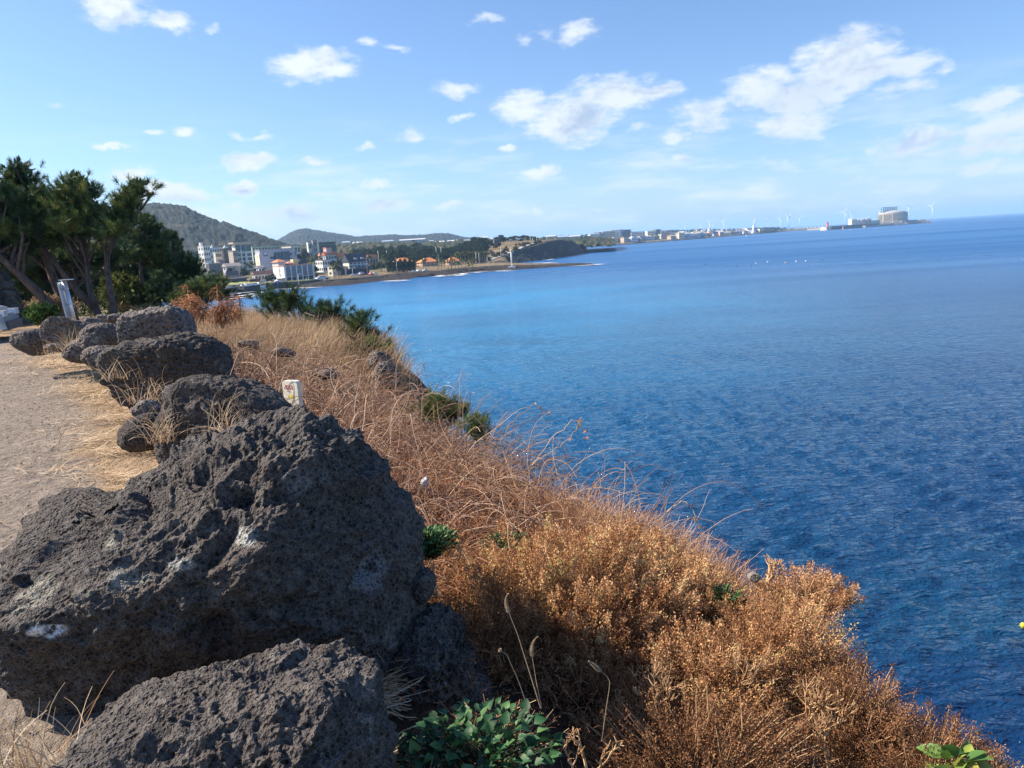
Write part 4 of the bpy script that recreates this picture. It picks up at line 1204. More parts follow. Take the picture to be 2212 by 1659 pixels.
# ------------------------------------------------------------------ stone tower at the left edge
def stone_tower():
    c = PZ(-64, 712, 16.35); c = np.array([c[0], c[1], 16.3])
    Rb, Rt, H = 1.66, 1.16, 1.85
    mb_V, mb_F, A, n0 = [], [], [], 0
    D, F = cube_sphere(7)
    rs = np.random.default_rng(5)
    z = .12; row = 0
    while z < H + .1:
        hr = rs.uniform(.22, .30); Rr = Rb + (Rt - Rb) * min(1, z / H)
        cnt = int(2 * PI * Rr / .33)
        for i in range(cnt):
            a = (i + .5 * (row % 2) + rs.normal() * .1) / cnt * 2 * PI
            s = np.array([.21, .20, hr * .60]) * rs.uniform(.85, 1.2, 3)
            P = D * np.abs(D) ** (-.25)
            P = D / (np.abs(D) ** 3).sum(1)[:, None] ** (1 / 3) * s
            P = P * (1 + fbm(D * 2 + rs.uniform(0, 50), 2, 3)[:, None] * .25)
            R_ = np.array([[math.cos(a), math.sin(a), 0], [-math.sin(a), math.cos(a), 0], [0, 0, 1]])
            P = P[:, [1, 0, 2]] @ R_ + np.array([math.cos(a) * (Rr - .12), math.sin(a) * (Rr - .12), z + rs.normal() * .03])
            mb_V.append(P); mb_F.append(F + n0); n0 += len(P); A.append(np.full(len(P), rs.random()))
        z += hr; row += 1
    # core and capping stones
    core = MB(); core.lathe([(Rb - .2, 0), (Rt - .15, H), (.4, H + .1)], seg=20)
    for k in range(26):
        a, r_ = rs.random() * 2 * PI, rs.random() * Rt * .8
        P = D * np.array([.25, .25, .14]); P = P * (1 + fbm(D * 2 + k, 2, 3)[:, None] * .25)
        mb_V.append(P + np.array([math.cos(a) * r_, math.sin(a) * r_, H + .08])); mb_F.append(F + n0); n0 += len(P); A.append(np.full(len(P), rs.random()))
    mt, bb = material('field_stone')
    t = bb.n('ShaderNodeTexCoord'); n_ = bb.noise(t.outputs['Object'], 8, 5, .7).outputs[0]
    at = bb.n('ShaderNodeAttribute', attribute_name='rnd').outputs['Fac']
    cc = bb.mix(at, (.055, .057, .065, 1), (.16, .15, .15, 1))
    cc = bb.mix(bb.rng(n_, .3, .7), bb.vm('SCALE', cc, scale=.7), cc)
    finish(bb, cc, .95, n_, dist=.03)
    root = empty('stone_tower', c, 'round dry stone tower of dark basalt at the left edge', 'stone tower')
    mesh('stones', np.concatenate(mb_V), np.concatenate(mb_F), mt, root, attr=np.concatenate(A))
    core.build('core', paint((.03, .03, .032), .95), root)


stone_tower()

# metal sign post seen edge-on
def sign_post():
    f = PY(163, 700, 12.9); t = PY(148, 607, 12.9); H = t[2] - f[2] + .12
    base = np.array([f[0], f[1], f[2] - .15])
    root = empty('sign_post', base, 'galvanised sign post seen edge-on in front of the pines', 'sign post')
    al = paint((.62, .65, .68), .35, .8, .05)
    tilt = (t - f) / H; tilt = np.array([-.085, 0, 0])
    p = lambda z: np.array([tilt[0] * z, 0, z])
    MB().tube([p(0), p(H + .05)], .042, 14).build('pole', al, root, True)
    m_ = MB(); r = math.radians(112)
    # thin panel turned almost edge-on, fixed on the left of the pole
    w, hh, th = .42, .62, .022
    ax = np.array([math.cos(r), math.sin(r), 0]); nx = np.array([-ax[1], ax[0], 0])
    P = []
    for zz in (H - hh - .02, H + .02):
        for a_, b_ in ((-w / 2, -th / 2), (w / 2, -th / 2), (w / 2, th / 2), (-w / 2, th / 2)):
            P.append(p(zz) + ax * a_ + nx * (b_ + .066))
    m_.add(P, [(0, 3, 2, 1), (4, 5, 6, 7), (0, 1, 5, 4), (1, 2, 6, 5), (2, 3, 7, 6), (3, 0, 4, 7)])
    m_.build('sign_panel', paint((.50, .53, .58), .4, .6), root)
    for zz in (H - .52, H - .36, H - .10):
        MB().tube([p(zz - .012), p(zz + .012)], .050, 14).build('bracket', al, root, True)
    c_ = MB(); c_.box(p(H + .055) + np.array([.05, 0, 0]), (.20, .12, .012)); c_.build('cap_plate', al, root)


sign_post()


# small pale marker board in the vines
def marker():
    c = PY(632, 850, 6.6)
    base = np.array([c[0], c[1], nearz(c[0], c[1]) - .05])
    top = PY(627, 822, 6.6)[2]
    w, h, th = .185, top - base[2], .05
    root = empty('marker_board', base, 'small pale board with red lettering standing in the vines', 'marker board', rz=math.radians(-30))
    r = .03; pts = []
    for cx, cz, a0 in ((w / 2 - r, h - r, 0), (-w / 2 + r, h - r, PI / 2)):
        for k in range(6):
            a = a0 + k / 5 * PI / 2; pts.append((cx + r * math.cos(a), cz + r * math.sin(a)))
    pts += [(-w / 2, 0), (w / 2, 0)]
    n = len(pts)
    V = [(x_, -th / 2, z_) for x_, z_ in pts] + [(x_, th / 2, z_) for x_, z_ in pts]
    F = [tuple(range(n)), tuple(range(n, 2 * n))[::-1]] + [(i, n + i, n + (i + 1) % n, (i + 1) % n) for i in range(n)]
    m_ = MB(); m_.add(V, F); m_.build('board', paint((.72, .71, .60), .6, var=.10, scale=14), root)
    # four block characters drawn as strokes
    red = paint((.55, .05, .04), .6); yel = paint((.80, .70, .10), .6); gry = paint((.30, .34, .38), .6)
    tx = MB(); y0 = -th / 2 - .0015
    def stroke(x0, z0, x1, z1, t=.0042):
        dx, dz = x1 - x0, z1 - z0; L = math.hypot(dx, dz); nx_, nz = -dz / L * t / 2, dx / L * t / 2
        tx.add([(x0 + nx_, y0, z0 + nz), (x0 - nx_, y0, z0 - nz), (x1 - nx_, y0, z1 - nz), (x1 + nx_, y0, z1 + nz),
                (x0 + nx_, y0 + .0012, z0 + nz), (x0 - nx_, y0 + .0012, z0 - nz), (x1 - nx_, y0 + .0012, z1 - nz), (x1 + nx_, y0 + .0012, z1 + nz)],
               [(0, 1, 2, 3), (7, 6, 5, 4), (0, 4, 5, 1), (1, 5, 6, 2), (2, 6, 7, 3), (3, 7, 4, 0)])
    zt = h - .040
    G_ = {0: [(0, 0, 0, -.022), (0, 0, .010, 0), (.010, 0, .010, -.022), (0, -.011, .010, -.011), (.014, .002, .014, -.012), (.003, -.026, .003, -.036), (.014, -.016, .014, -.040)],
          1: [(0, -.002, .013, -.002), (.002, -.010, .013, -.010), (0, -.018, .014, -.018), (.007, -.018, .007, -.026), (.001, -.030, .013, -.030), (.001, -.030, .001, -.040), (.001, -.040, .013, -.040)],
          2: [(.006, .002, .006, -.006), (0, -.006, .013, -.006), (.006, -.006, 0, -.016), (.006, -.006, .013, -.016), (0, -.022, .014, -.022), (.001, -.028, .013, -.028), (.001, -.028, .001, -.038), (.013, -.028, .013, -.038), (.001, -.038, .013, -.038)],
          3: [(0, 0, .009, 0), (.009, 0, .003, -.014), (.013, .003, .013, -.040), (.013, -.014, .018, -.014), (.002, -.022, .009, -.022), (.002, -.034, .009, -.034), (.002, -.022, .002, -.034)]}
    for i in range(4):
        for (a_, b_, c_, d_) in G_[i]: stroke(-.052 + i * .0235 + a_, zt + b_, -.052 + i * .0235 + c_, zt + d_)
    tx.build('red_lettering', red, root)
    u_ = MB(); u_.box((-.018, y0 + .0006, h - .098), (.05, .0012, .0035)); u_.build('red_underline', red, root)
    g_ = MB()
    for k in range(4): g_.box((-.066, y0 + .0006, h - .058 - k * .006), (.012, .0012, .0018))
    g_.build('fine_print', gry, root)
    yl = MB(); yl.box((.01, y0 + .0006, h - .145), (.07, .0012, .030)); yl.build('yellow_sticker', yel, root)


marker()


# parked car, only its nose inside the picture
def car_near():
    c = PZ(-192, 756, 16.37)
    root = empty('parked_car', (c[0], c[1], 16.37), 'silver blue car whose nose shows at the left edge by the stone tower', 'car', rz=math.radians(22))
    bodyc = paint((.42, .50, .60), .25, .5, .03, .6)
    prof = [(-2.1, .35), (-2.15, .75), (-1.9, 1.0), (-1.5, 1.05), (-1.0, 1.42), (.3, 1.45), (1.05, 1.0), (1.9, .86), (2.15, .70), (2.2, .35)]
    V, F = [], []
    W_ = [(-.86, .96), (-.80, 1), (.80, 1), (.86, .96)]
    n = len(prof)
    for yy, sc in W_:
        for (x_, z_) in prof: V.append((x_ * sc, yy * (1 if z_ < 1.1 else .86), .30 + (z_ - .30) * (1 if abs(yy) < .84 else .985)))
    for j in range(3):
        for i in range(n): F.append((j * n + i, j * n + (i + 1) % n, (j + 1) * n + (i + 1) % n, (j + 1) * n + i)[::-1])
    F += [tuple(range(n)), tuple(range(3 * n, 4 * n))[::-1]]
    m_ = MB(); m_.add(V, F); m_.build('body', bodyc, root)
    gl = paint((.02, .03, .04), .08, 0, .02, .6)
    for s in (-1, 1):
        g_ = MB(); y_ = s * .79
        P = [(-1.35, y_, 1.08), (-.95, y_ * .93, 1.36), (.25, y_ * .93, 1.38), (.85, y_, 1.06)]
        P = [(a, b_ + s * .05, c_) for a, b_, c_ in P] + [(a, b_ + s * .02, c_) for a, b_, c_ in P]
        g_.add(P, [(0, 1, 2, 3)[::s], (7, 6, 5, 4)[::s], (0, 4, 5, 1), (1, 5, 6, 2), (2, 6, 7, 3), (3, 7, 4, 0)]); g_.build('side_window', gl, root)
        for xx in (-1.35, 1.35):
            w_ = MB(); t = np.linspace(0, 2 * PI, 25)[:-1]
            w_.tube([(xx, s * .66, .33), (xx, s * .89, .33)], .33, 24)
            wo = w_.build('wheel', paint((.02, .02, .02), .8), root, False)
            r_ = MB(); r_.tube([(xx, s * .86, .33), (xx, s * .90, .33)], .2, 20); r_.build('rim', paint((.5, .52, .55), .3, .8), wo)
        h_ = MB(); h_.box((2.08, s * .62, .72), (.22, .36, .14)); h_.build('headlight', paint((.75, .80, .85), .1, 0, .02, .8), root)
    m_ = MB(); m_.box((2.16, 0, .42), (.16, 1.5, .2)); m_.build('bumper', paint((.10, .11, .12), .6), root)


car_near()
# ------------------------------------------------------------------ the coast across the bay
def crop(x0, y0, s): return lambda X, Y: ((x0 + X / s) / 1.8445, (y0 + Y / s) / 1.8445)
c2, c3, c4 = crop(980, 950, 7.373), crop(1240, 950, 7.373), crop(780, 930, 6.637)
e1, e2 = crop(1540, 950, 4.424), crop(1940, 920, 4.809)
ta, tb, t5 = crop(2300, 860, 5.53), crop(2680, 820, 4.916), crop(3100, 750, 2.765)


def hor(u): return 526.8 - .062 * (u - 1106)


SHORE = [PZ(u, v)[:2] for u, v in [(380, 652), (440, 646), (482, 638), (520, 632), (560, 628), (620, 622.5), (672, 621), (710, 618), (746, 616), (790, 611), (834, 606), (876, 604), (890, 600), (913, 598), (970, 594.5), (1019, 588.6), (1052, 587),
                                   (1105, 583), (1153, 580), (1200, 576.6), (1243, 574), (1288, 571), (1262, 571), (1198, 572.2), (1148, 573.5), (1100, 573), (1104, 569), (1119, 566.4), (1164, 562), (1210, 555.5), (1254, 548.4), (1266, 544)]]
NCL = 26                       # from this shore point on the coast is a cliff
SHORE = np.array(SHORE)
LAND = np.vstack([SHORE, [(95, 1120), (60, 1350), (-1400, 1350), (-1400, 330), (-280, 330)]])


def seg_dist(x, y, poly, closed=True, upto=None):
    best = np.full(x.shape, 1e9); which = np.zeros(x.shape, int)
    m_ = upto or (len(poly) if closed else len(poly) - 1)
    for i in range(m_):
        a, c = poly[i], poly[(i + 1) % len(poly)]
        d = c - a; L2 = d @ d
        t = np.clip(((x - a[0]) * d[0] + (y - a[1]) * d[1]) / L2, 0, 1)
        q_ = np.hypot(x - a[0] - t * d[0], y - a[1] - t * d[1])
        which = np.where(q_ < best, i, which); best = np.minimum(best, q_)
    return best, which


def inside(x, y, poly):
    c = np.zeros(x.shape, bool); n = len(poly)
    for i in range(n):
        a, d = poly[i], poly[(i + 1) % n]
        k = ((a[1] > y) != (d[1] > y)) & (x < (d[0] - a[0]) * (y - a[1]) / (d[1] - a[1] + 1e-12) + a[0])
        c ^= k
    return c


def coast_d(x, y):
    d, w = seg_dist(x, y, SHORE, closed=False)
    return np.where(inside(x, y, LAND), d, -d), w


CTOP = lambda y: np.interp(y, [690, 713, 760, 820, 870, 930, 975, 1100], [3.5, 8, 14, 18.5, 19.5, 17, 12.5, 10])


def coastz(x, y):
    x = np.atleast_1d(np.asarray(x, float)); y = np.atleast_1d(np.asarray(y, float))
    d, w = coast_d(x, y)
    low = np.interp(d, [-40, 0, 4, 12, 26, 130, 330, 520], [-6, -.2, 1.1, 2.9, 3.3, 8.2, 20, 25])
    spit = np.interp(x, [0, 40], [1, .35])
    low = np.where((y < 640) & (d > 0), low * spit, low)
    hi = np.interp(d, [-4, 0, 6, 120], [-2, 0, 1, 1]) * CTOP(y) + np.clip(d - 6, 0, 200) * .03
    k = np.clip((y - 660) / 50, 0, 1) * np.clip((x + 60) / 60, 0, 1)
    return low * (1 - k) + hi * k


def GC(u, v, h=0.):
    d = ray(u, v); d = d / d[1]
    ys = np.arange(360, 1150, 1.)
    P = CAM + ys[:, None] * d
    hit = P[:, 2] < coastz(P[:, 0], P[:, 1]) + h
    k = np.argmax(hit) if hit.any() else len(ys) - 1
    return P[k]


def build_coast():
    mt, bb = material('coast_land')
    g = bb.n('ShaderNodeNewGeometry'); pos = g.outputs['Position']
    n1 = bb.noise(pos, .035, 5, .6).outputs[0]; n2 = bb.noise(pos, .35, 5, .7).outputs[0]; n3 = bb.noise(pos, .012, 3, .5).outputs[0]
    a = bb.n('ShaderNodeAttribute', attribute_name='rnd').outputs['Fac']
    rock = bb.ramp(n2, [(.3, (.012, .011, .011)), (.55, (.035, .029, .026)), (.75, (.10, .075, .055))])
    gr = bb.ramp(n2, [(.25, (.07, .065, .03)), (.5, (.19, .145, .08)), (.75, (.30, .23, .13))])
    gn = bb.ramp(n2, [(.3, (.035, .06, .02)), (.7, (.10, .12, .045))])
    c = bb.mix(bb.rng(bb.m('ADD', a, bb.m('MULTIPLY', n2, .35)), .32, .44), rock, gr)
    c = bb.mix(bb.rng(bb.m('ADD', a, bb.m('MULTIPLY', n1, .5)), .80, .95), c, gn)
    finish(bb, c, .95, n2, dist=1.)
    xs = np.concatenate([np.arange(-1400, -460, 20), np.arange(-460, 140, 3.2)])
    ys = np.concatenate([np.arange(332, 1010, 3.2), np.arange(1010, 1340, 12)])
    X, Yy = np.meshgrid(xs, ys)
    d, w = coast_d(X.ravel(), Yy.ravel())
    Z = coastz(X.ravel(), Yy.ravel())
    P = v2(X, Yy)
    Z = Z + (fbm(P * .12, 4, 71, ridge=True) * 1.0) * np.interp(d, [-3, 2, 12, 22], [.6, 1.1, .8, .12]) + fbm(P * .03, 2, 72) * np.clip(d / 60, 0, 1) * 1.2
    V = np.stack([X.ravel(), Yy.ravel(), Z], 1)
    n = len(xs); i = (np.arange(len(ys) - 1)[:, None] * n + np.arange(n - 1)[None]).ravel()
    F = np.stack([i, i + 1, i + n + 1, i + n], 1)
    dm = np.max(d[F], axis=1); F = F[dm > -14]
    A = np.interp(d, [0, 10, 24, 60, 120], [0, .12, .35, .55, .8])
    A = np.where((Yy.ravel() > 690) & (X.ravel() > -20), np.clip(A, .5, .72), A)
    o = mesh('coast_land', V, F, mt, attr=A)
    tag(o, 'land across the bay', 'land', kind='structure')
    # the headland cliff
    pts = []
    S_ = SHORE[NCL:]
    S_ = np.vstack([S_, [(97, 1060), (85, 1150)]])
    seg = np.hypot(*np.diff(S_, axis=0).T); t = np.concatenate([[0], np.cumsum(seg)])
    tt = np.arange(0, t[-1], 1.6)
    cx, cy = np.interp(tt, t, S_[:, 0]), np.interp(tt, t, S_[:, 1])
    tx, ty = np.gradient(cx), np.gradient(cy); L = np.hypot(tx, ty); nx, ny = ty / L, -tx / L     # seaward
    hs = np.linspace(0, 1, 26)
    T = CTOP(cy)[:, None] + .8
    Z = -1 + (T + 1) * hs[None]
    X = cx[:, None] - nx[:, None] * (hs[None] * 7 - 1) ; Yc = cy[:, None] - ny[:, None] * (hs[None] * 7 - 1)
    P3 = np.stack([X, Yc, Z], -1).reshape(-1, 3)
    dsp = (fbm(P3 * np.array([.05, .05, .03]), 4, 81, ridge=True) * 5 + fbm(P3 * .3, 3, 82) * 1.4).reshape(X.shape)
    dsp *= (1 - .5 * hs[None])
    X = X + nx[:, None] * dsp; Yc = Yc + ny[:, None] * dsp
    top = hs == 1
    X[:, -1] -= nx * 6; Yc[:, -1] -= ny * 6; Z[:, -1] -= .3
    m2, b2 = material('cliff_rock')
    g = b2.n('ShaderNodeNewGeometry'); nn = b2.noise(g.outputs['Position'], .25, 5, .7).outputs[0]
    c = b2.ramp(nn, [(.3, (.03, .028, .028)), (.6, (.085, .075, .068)), (.8, (.17, .15, .12))])
    slz = b2.n('ShaderNodeSeparateXYZ', {0: g.outputs['Normal']}).outputs[2]
    c = b2.mix(b2.rng(b2.m('ADD', slz, b2.m('MULTIPLY', nn, .3)), .68, .85), c, (.30, .21, .12, 1))
    finish(b2, c, .95, nn, dist=1.5)
    V = np.stack([X, Yc, Z], -1).reshape(-1, 3); n = len(hs)
    i = (np.arange(len(tt) - 1)[:, None] * n + np.arange(n - 1)[None]).ravel()
    F = np.stack([i, i + n, i + n + 1, i + 1], 1)
    tag(mesh('headland_cliff', V, F, m2), 'dark headland cliff across the bay', 'cliff', kind='structure')


build_coast()


def ribbon_road(name, pts, w, col, lift=.35, y=None):
    P = np.array([GC(u, v)[:2] for u, v in pts]) if y is None else np.array(pts)
    t = np.concatenate([[0], np.cumsum(np.hypot(*np.diff(P, axis=0).T))]); tt = np.arange(0, t[-1], 3.)
    x, yy = np.interp(tt, t, P[:, 0]), np.interp(tt, t, P[:, 1])
    for _ in range(4): x[1:-1] = (x[:-2] + 2 * x[1:-1] + x[2:]) / 4; yy[1:-1] = (yy[:-2] + 2 * yy[1:-1] + yy[2:]) / 4
    tx, ty = np.gradient(x), np.gradient(yy); L = np.hypot(tx, ty); nx, ny = -ty / L, tx / L
    V = []
    zc = coastz(x, yy)
    for s in (-.5, .5): V.append(np.stack([x + nx * w * s, yy + ny * w * s, zc + lift], 1))
    V.append(V[0] - np.array([0, 0, 2.])); V.append(V[1] - np.array([0, 0, 2.])) 
    n = len(tt); V = np.concatenate(V); i = np.arange(n - 1)
    F = np.concatenate([np.stack([i, i + 1, n + i + 1, n + i], 1)[:, ::-1], np.stack([2 * n + i, 2 * n + i + 1, i + 1, i], 1), np.stack([n + i, n + i + 1, 3 * n + i + 1, 3 * n + i], 1)])
    return tag(mesh(name, V, F, paint(col, .9, var=.15, scale=.08)), 'road', 'road', kind='structure')


ribbon_road('coast_road', [(505, 634), (540, 627), (575, 622), (620, 615), (680, 610), (740, 604), (800, 599), (860, 594)], 6.5, (.17, .165, .16))
ribbon_road('side_lane', [(590, 622), (578, 612), (565, 603), (556, 597)], 6, (.24, .23, .21))
ribbon_road('headland_road', [(1040, 566), (1065, 560), (1090, 551), (1104, 546)], 6, (.30, .29, .27), .9)
ribbon_road('hill_road', [(1118, 540), (1135, 533), (1155, 527), (1162, 523)], 7, (.30, .29, .27), 1.1)


# seawall with its striped kerb
def seawall():
    pts = np.array([PZ(u, v, 0)[:2] for u, v in [(530, 631), (560, 628), (620, 622.5), (672, 619.5), (690, 618)]])
    t = np.concatenate([[0], np.cumsum(np.hypot(*np.diff(pts, axis=0).T))]); tt = np.linspace(0, t[-1], 60)
    x, y = np.interp(tt, t, pts[:, 0]), np.interp(tt, t, pts[:, 1]); z = np.interp(tt, [0, t[-1]], [3.4, 4.0])
    c = np.array([x[0], y[0], 0]); root = empty('seawall', c, 'dark concrete seawall with a yellow and white striped kerb below the white hotel', 'seawall')
    def strip(a, b_, z0, z1):
        V = np.concatenate([np.stack([x - c[0], y + q - c[1], z0 + (z - z0) * zz if False else (np.zeros_like(z) + z0 if zz == 0 else z + z1)], 1) for zz in (0, 1) for q in (a, b_)])
        n = len(tt); i = np.arange(n - 1)
        return V, np.concatenate([np.stack([i, i + 1, 2 * n + i + 1, 2 * n + i], 1), np.stack([2 * n + i, 2 * n + i + 1, 3 * n + i + 1, 3 * n + i], 1), np.stack([n + i, 3 * n + i, 3 * n + i + 1, n + i + 1], 1)])
    V, F = strip(-1.2, 3.5, -2, -.1); mesh('wall', V, F, paint((.075, .07, .07), .9, var=.3, scale=.3), root, False)
    mb = MB()
    for k in range(0, 58):
        mb.box((x[k] - c[0], y[k] - .8 - c[1], z[k] + .25), (1.05, .5, .7), 0)
    mb.build('striped_kerb', paint((.78, .66, .25), .7), root)
    mb = MB()
    for k in range(0, 58):
        xm, ym = (x[k] + x[k + 1]) / 2, (y[k] + y[k + 1]) / 2
        mb.box((xm - c[0], ym - .72 - c[1], z[k] + .18), (1.3, .4, .55), 0)
    mb.build('grey_kerb', paint((.16, .16, .17), .8), root)


seawall()

GLS = paint((.03, .05, .065), .15, 0, .1, .7)
_unit = {}
def unit_window(w, h):
    key = (round(w, 1), round(h, 1))
    if key not in _unit:
        o = MB().box((0, 0, 0), (w, .16, h)).build('window', GLS)
        _unit[key] = o.data
        bpy.data.objects.remove(o)
    return _unit[key]


def bld(label, u0, u1, vt, y, wall=(.75, .75, .74), phi=33, fl=.28, roof='flat', rcol=None, fl_n=3, cols=4, side=1, rh=2.2, name='building', cat='building', group=None, win=True, base=None, ground=None, gl=None, winw=.6, sidecol=None):
    u = (u0 + u1) / 2
    P = PY(u, vt, y); x = P[0]
    z0 = (float(coastz(x, y)[0]) if ground is None else ground) - 1.0
    top = P[2] if base is None else None
    tot = (u1 - u0) * (P - CAM) @ FW / FOC
    ph = math.radians(phi)
    D = max(3., fl * tot / max(.2, math.sin(ph))) if phi > 4 else tot * .5
    Wd = max(3., (1 - fl) * tot / math.cos(ph))
    H = P[2] - z0
    if roof in ('gable', 'hip'): H -= rh
    va = math.atan2(-x, -y)            # towards the viewer
    na = math.atan2(-y, -x) + ph       # outward normal of the front
    rz = na + PI / 2
    root = empty(name, (x, y, z0), label, cat, group, rz)
    MB().box((0, 0, H / 2), (Wd, D, H)).build('wall', paint(wall, .85, var=.06, scale=.2), root)
    rc = paint(rcol or tuple(c * .8 for c in wall), .8, var=.12, scale=.5)
    if roof == 'flat':
        m_ = MB(); m_.box((0, 0, H + .2), (Wd + .5, D + .5, .5)); m_.build('roof', rc, root)
    elif roof == 'none': pass
    else:
        m_ = MB(); m_.gable((0, 0, H + .2), (Wd, D), rh, .6, min(Wd / 2 - .4, D / 2) if roof == 'hip' else 0.)
        m_.build('roof', rc, root)
        if roof == 'gable':
            m_ = MB(); m_.add([(-Wd / 2, -D / 2, H), (-Wd / 2, D / 2, H), (-Wd / 2, 0, H + rh * .86), (Wd / 2, -D / 2, H), (Wd / 2, D / 2, H), (Wd / 2, 0, H + rh * .86)], [(0, 1, 2)[::-1], (3, 4, 5), (0, 3, 5, 2), (1, 2, 5, 4)])
            m_.build('gable_wall', paint(wall, .85, var=.06, scale=.2), root)
    if win:
        fh = (H - 1.2) / fl_n; ww = Wd / cols * winw
        for r in range(fl_n):
            zc = 1.2 + fh * (r + .52)
            for c in range(cols):
                w = bpy.data.objects.new('window', unit_window(ww, fh * .5)); w.location = (-Wd / 2 + Wd / cols * (c + .5), -D / 2 - .02, zc); link(w, root)
            for c in range(side):
                w = bpy.data.objects.new('window', unit_window(min(1.6, D / (side + 1) * .7), fh * .42)); w.rotation_euler = (0, 0, PI / 2)
                w.location = (-Wd / 2 - .02, -D / 2 + D / side * (c + .5), zc); link(w, root)
    root['_w'] = 0; del root['_w']
    return root, Wd, D, H


WHT = (.80, .79, .76); CRM = (.80, .74, .58); GRY = (.50, .52, .56); TER = (.55, .22, .12); ORG = (.62, .24, .09); DKG = (.09, .10, .12)


def seaside_hotel():
    root, Wd, D, H = bld('white seafront hotel with dark balcony bays and a terracotta capped corner tower', *(c2(815, 0)[0], c2(1950, 0)[0]), c2(0, 788)[1], 476, WHT, 33, .27, win=False, rcol=TER, name='seafront_hotel', cat='hotel')
    dk = paint((.045, .05, .065), .4); wh = paint((.78, .78, .78), .8, var=.03); br = paint((.13, .07, .07), .7)
    z0 = 4.2; fh = (H - z0 - .3) / 5; cw = (Wd - 1.2) / 5
    for c in range(5):
        for r in range(5):
            xc = -Wd / 2 + .6 + cw * (c + .5); zc = z0 + fh * (r + .5)
            b_ = bpy.data.objects.new('balcony', _bal(cw * .80, fh * .92)); b_.location = (xc, -D / 2 - .03, zc); link(b_, root)
            r_ = bpy.data.objects.new('railing', _rail(cw * .80)); r_.location = (xc, -D / 2 - .35, z0 + fh * r + .55); link(r_, root)
    MB().box((0, -D / 2 - .06, 2.4), (Wd - 1, .2, 3.0)).build('ground_floor_glazing', dk, root)
    for c in range(6):
        MB().box((-Wd / 2 + .6 + cw * c, -D / 2 - .25, H / 2 + .6), (cw * .17, .5, H - 1.2)).build('pilaster', wh, root)
    # corner tower on the lit end
    th = PY(650, c2(0, 650)[1], 476)[2] - root.location.z
    tw = D * .55
    t_ = MB(); t_.box((-Wd / 2 + 2.2, D / 2 - tw / 2, th / 2), (4.8, tw, th)); t_.build('tower', wh, root)
    r_ = MB(); r_.gable((-Wd / 2 + 2.2, D / 2 - tw / 2, th), (4.8, tw), 1.7, .7, 2.6); r_.build('tower_roof', paint(TER, .8), root)
    for k in range(3):
        w = MB(); w.box((-Wd / 2 - .06, -D * .1, 5.4 + k * 3), (.16, .9, 1.7)); w.build('arched_window', paint((.42, .34, .30), .6), root)
    w = MB(); w.box((-Wd / 2 - .05, D * .26, 8), (.14, .7, 8)); w.build('stair_slot', paint((.55, .53, .48), .7), root)
    w = MB(); w.box((-Wd / 2 - .8, -D * .1, 3.6), (1.6, D * .7, .35)); w.build('porch', wh, root)
    w = MB(); w.box((2.2 - Wd * .02, 1, H + 1.9), (3.6, 3.2, 3.6)); w.build('yellow_rooftop_block', paint((.70, .62, .30), .8), root)
    w = MB(); w.box((Wd * .34, .5, H + 1.9), (5.2, 4, 3.8)); w.build('dark_rooftop_block', paint((.05, .07, .10), .6), root)
    w = MB(); w.gable((-Wd * .12, 0, H + 1.4), (3.5, 4), 1.1, .5, 1.5); w.box((-Wd * .12, 0, H + .7), (3.2, 3.6, 1.3)); w.build('stair_hut', paint((.55, .30, .22), .8), root)
    w = MB(); w.box((Wd / 2 - .1, -D / 2 - .3, H / 2), (.5, .6, H + .6)); w.build('end_pilaster', wh, root)
    w = MB()
    for k in range(7): w.box((Wd * .18 + k * .62, -D / 2 - .3, H + .35), (.36, .12, .7 if k % 2 else .5))
    w.build('roof_sign_letters', paint((.62, .36, .18), .6), root)
    for fx in (-.14, -.3, .2): MB().box((Wd * fx, -D / 2 - .45, 2.0), (.3, .3, 3)).build('column', wh, root)


_bc = {}
def _bal(w, h):
    k = ('b', round(w, 1))
    if k not in _bc:
        o = MB().box((0, 0, 0), (w, .14, h)).build('balcony', paint((.055, .05, .065), .5)); _bc[k] = o.data; bpy.data.objects.remove(o)
    return _bc[k]
def _rail(w):
    k = ('r', round(w, 1))
    if k not in _bc:
        o = MB().box((0, 0, 0), (w, .12, .95)).build('railing', paint((.22, .26, .33), .4)); _bc[k] = o.data; bpy.data.objects.remove(o)
    return _bc[k]


seaside_hotel()
# grey slab hotel
root, Wd, D, H = bld('tall grey slab hotel with teal box windows and sunlight painted cream on its stair end', c2(290, 0)[0], c2(1390, 0)[0], c2(0, 325)[1], 525, (.47, .48, .55), 30, .12, fl_n=6, cols=7, side=0, win=False, name='slab_hotel', cat='hotel')
for (a, b_, z_, w_, h_) in [(.05, .5, 0, 0, 0)]: pass
cr = paint(CRM, .8); te = paint((.04, .10, .13), .25, 0, .05, .6)
MB().box((-Wd / 2 - .3, 0, H / 2 - 1.2), (.5, D - .5, H - 3)).build('painted_sunlit_stair_end', cr, root)  # warm light on the narrow face is painted as cream
for k in range(3): MB().box((-Wd / 2 - .6, 0, H * .35 + k * 4.2), (.15, 1.6, 1.2)).build('window', paint((.65, .58, .38), .6), root)
for (fx, fz, w_, h_) in [(-.02, .76, 4.2, 5.2), (.22, .77, 6.2, 5.4)]:
    MB().box((Wd * fx, -D / 2 - .5, H * fz), (w_, 1.1, h_)).build('teal_bay_window', te, root)
for (fx, fz) in [(-.13, .72), (-.13, .56), (-.13, .40), (-.20, .72), (-.20, .56), (-.20, .40), (.38, .80), (.38, .62), (.38, .45), (.10, .50), (.24, .50), (.10, .36), (.24, .36)]:
    w = bpy.data.objects.new('window', unit_window(1.2 if fx == -.20 else 2.3, 1.5)); w.location = (Wd * fx, -D / 2 - .03, H * fz); link(w, root)
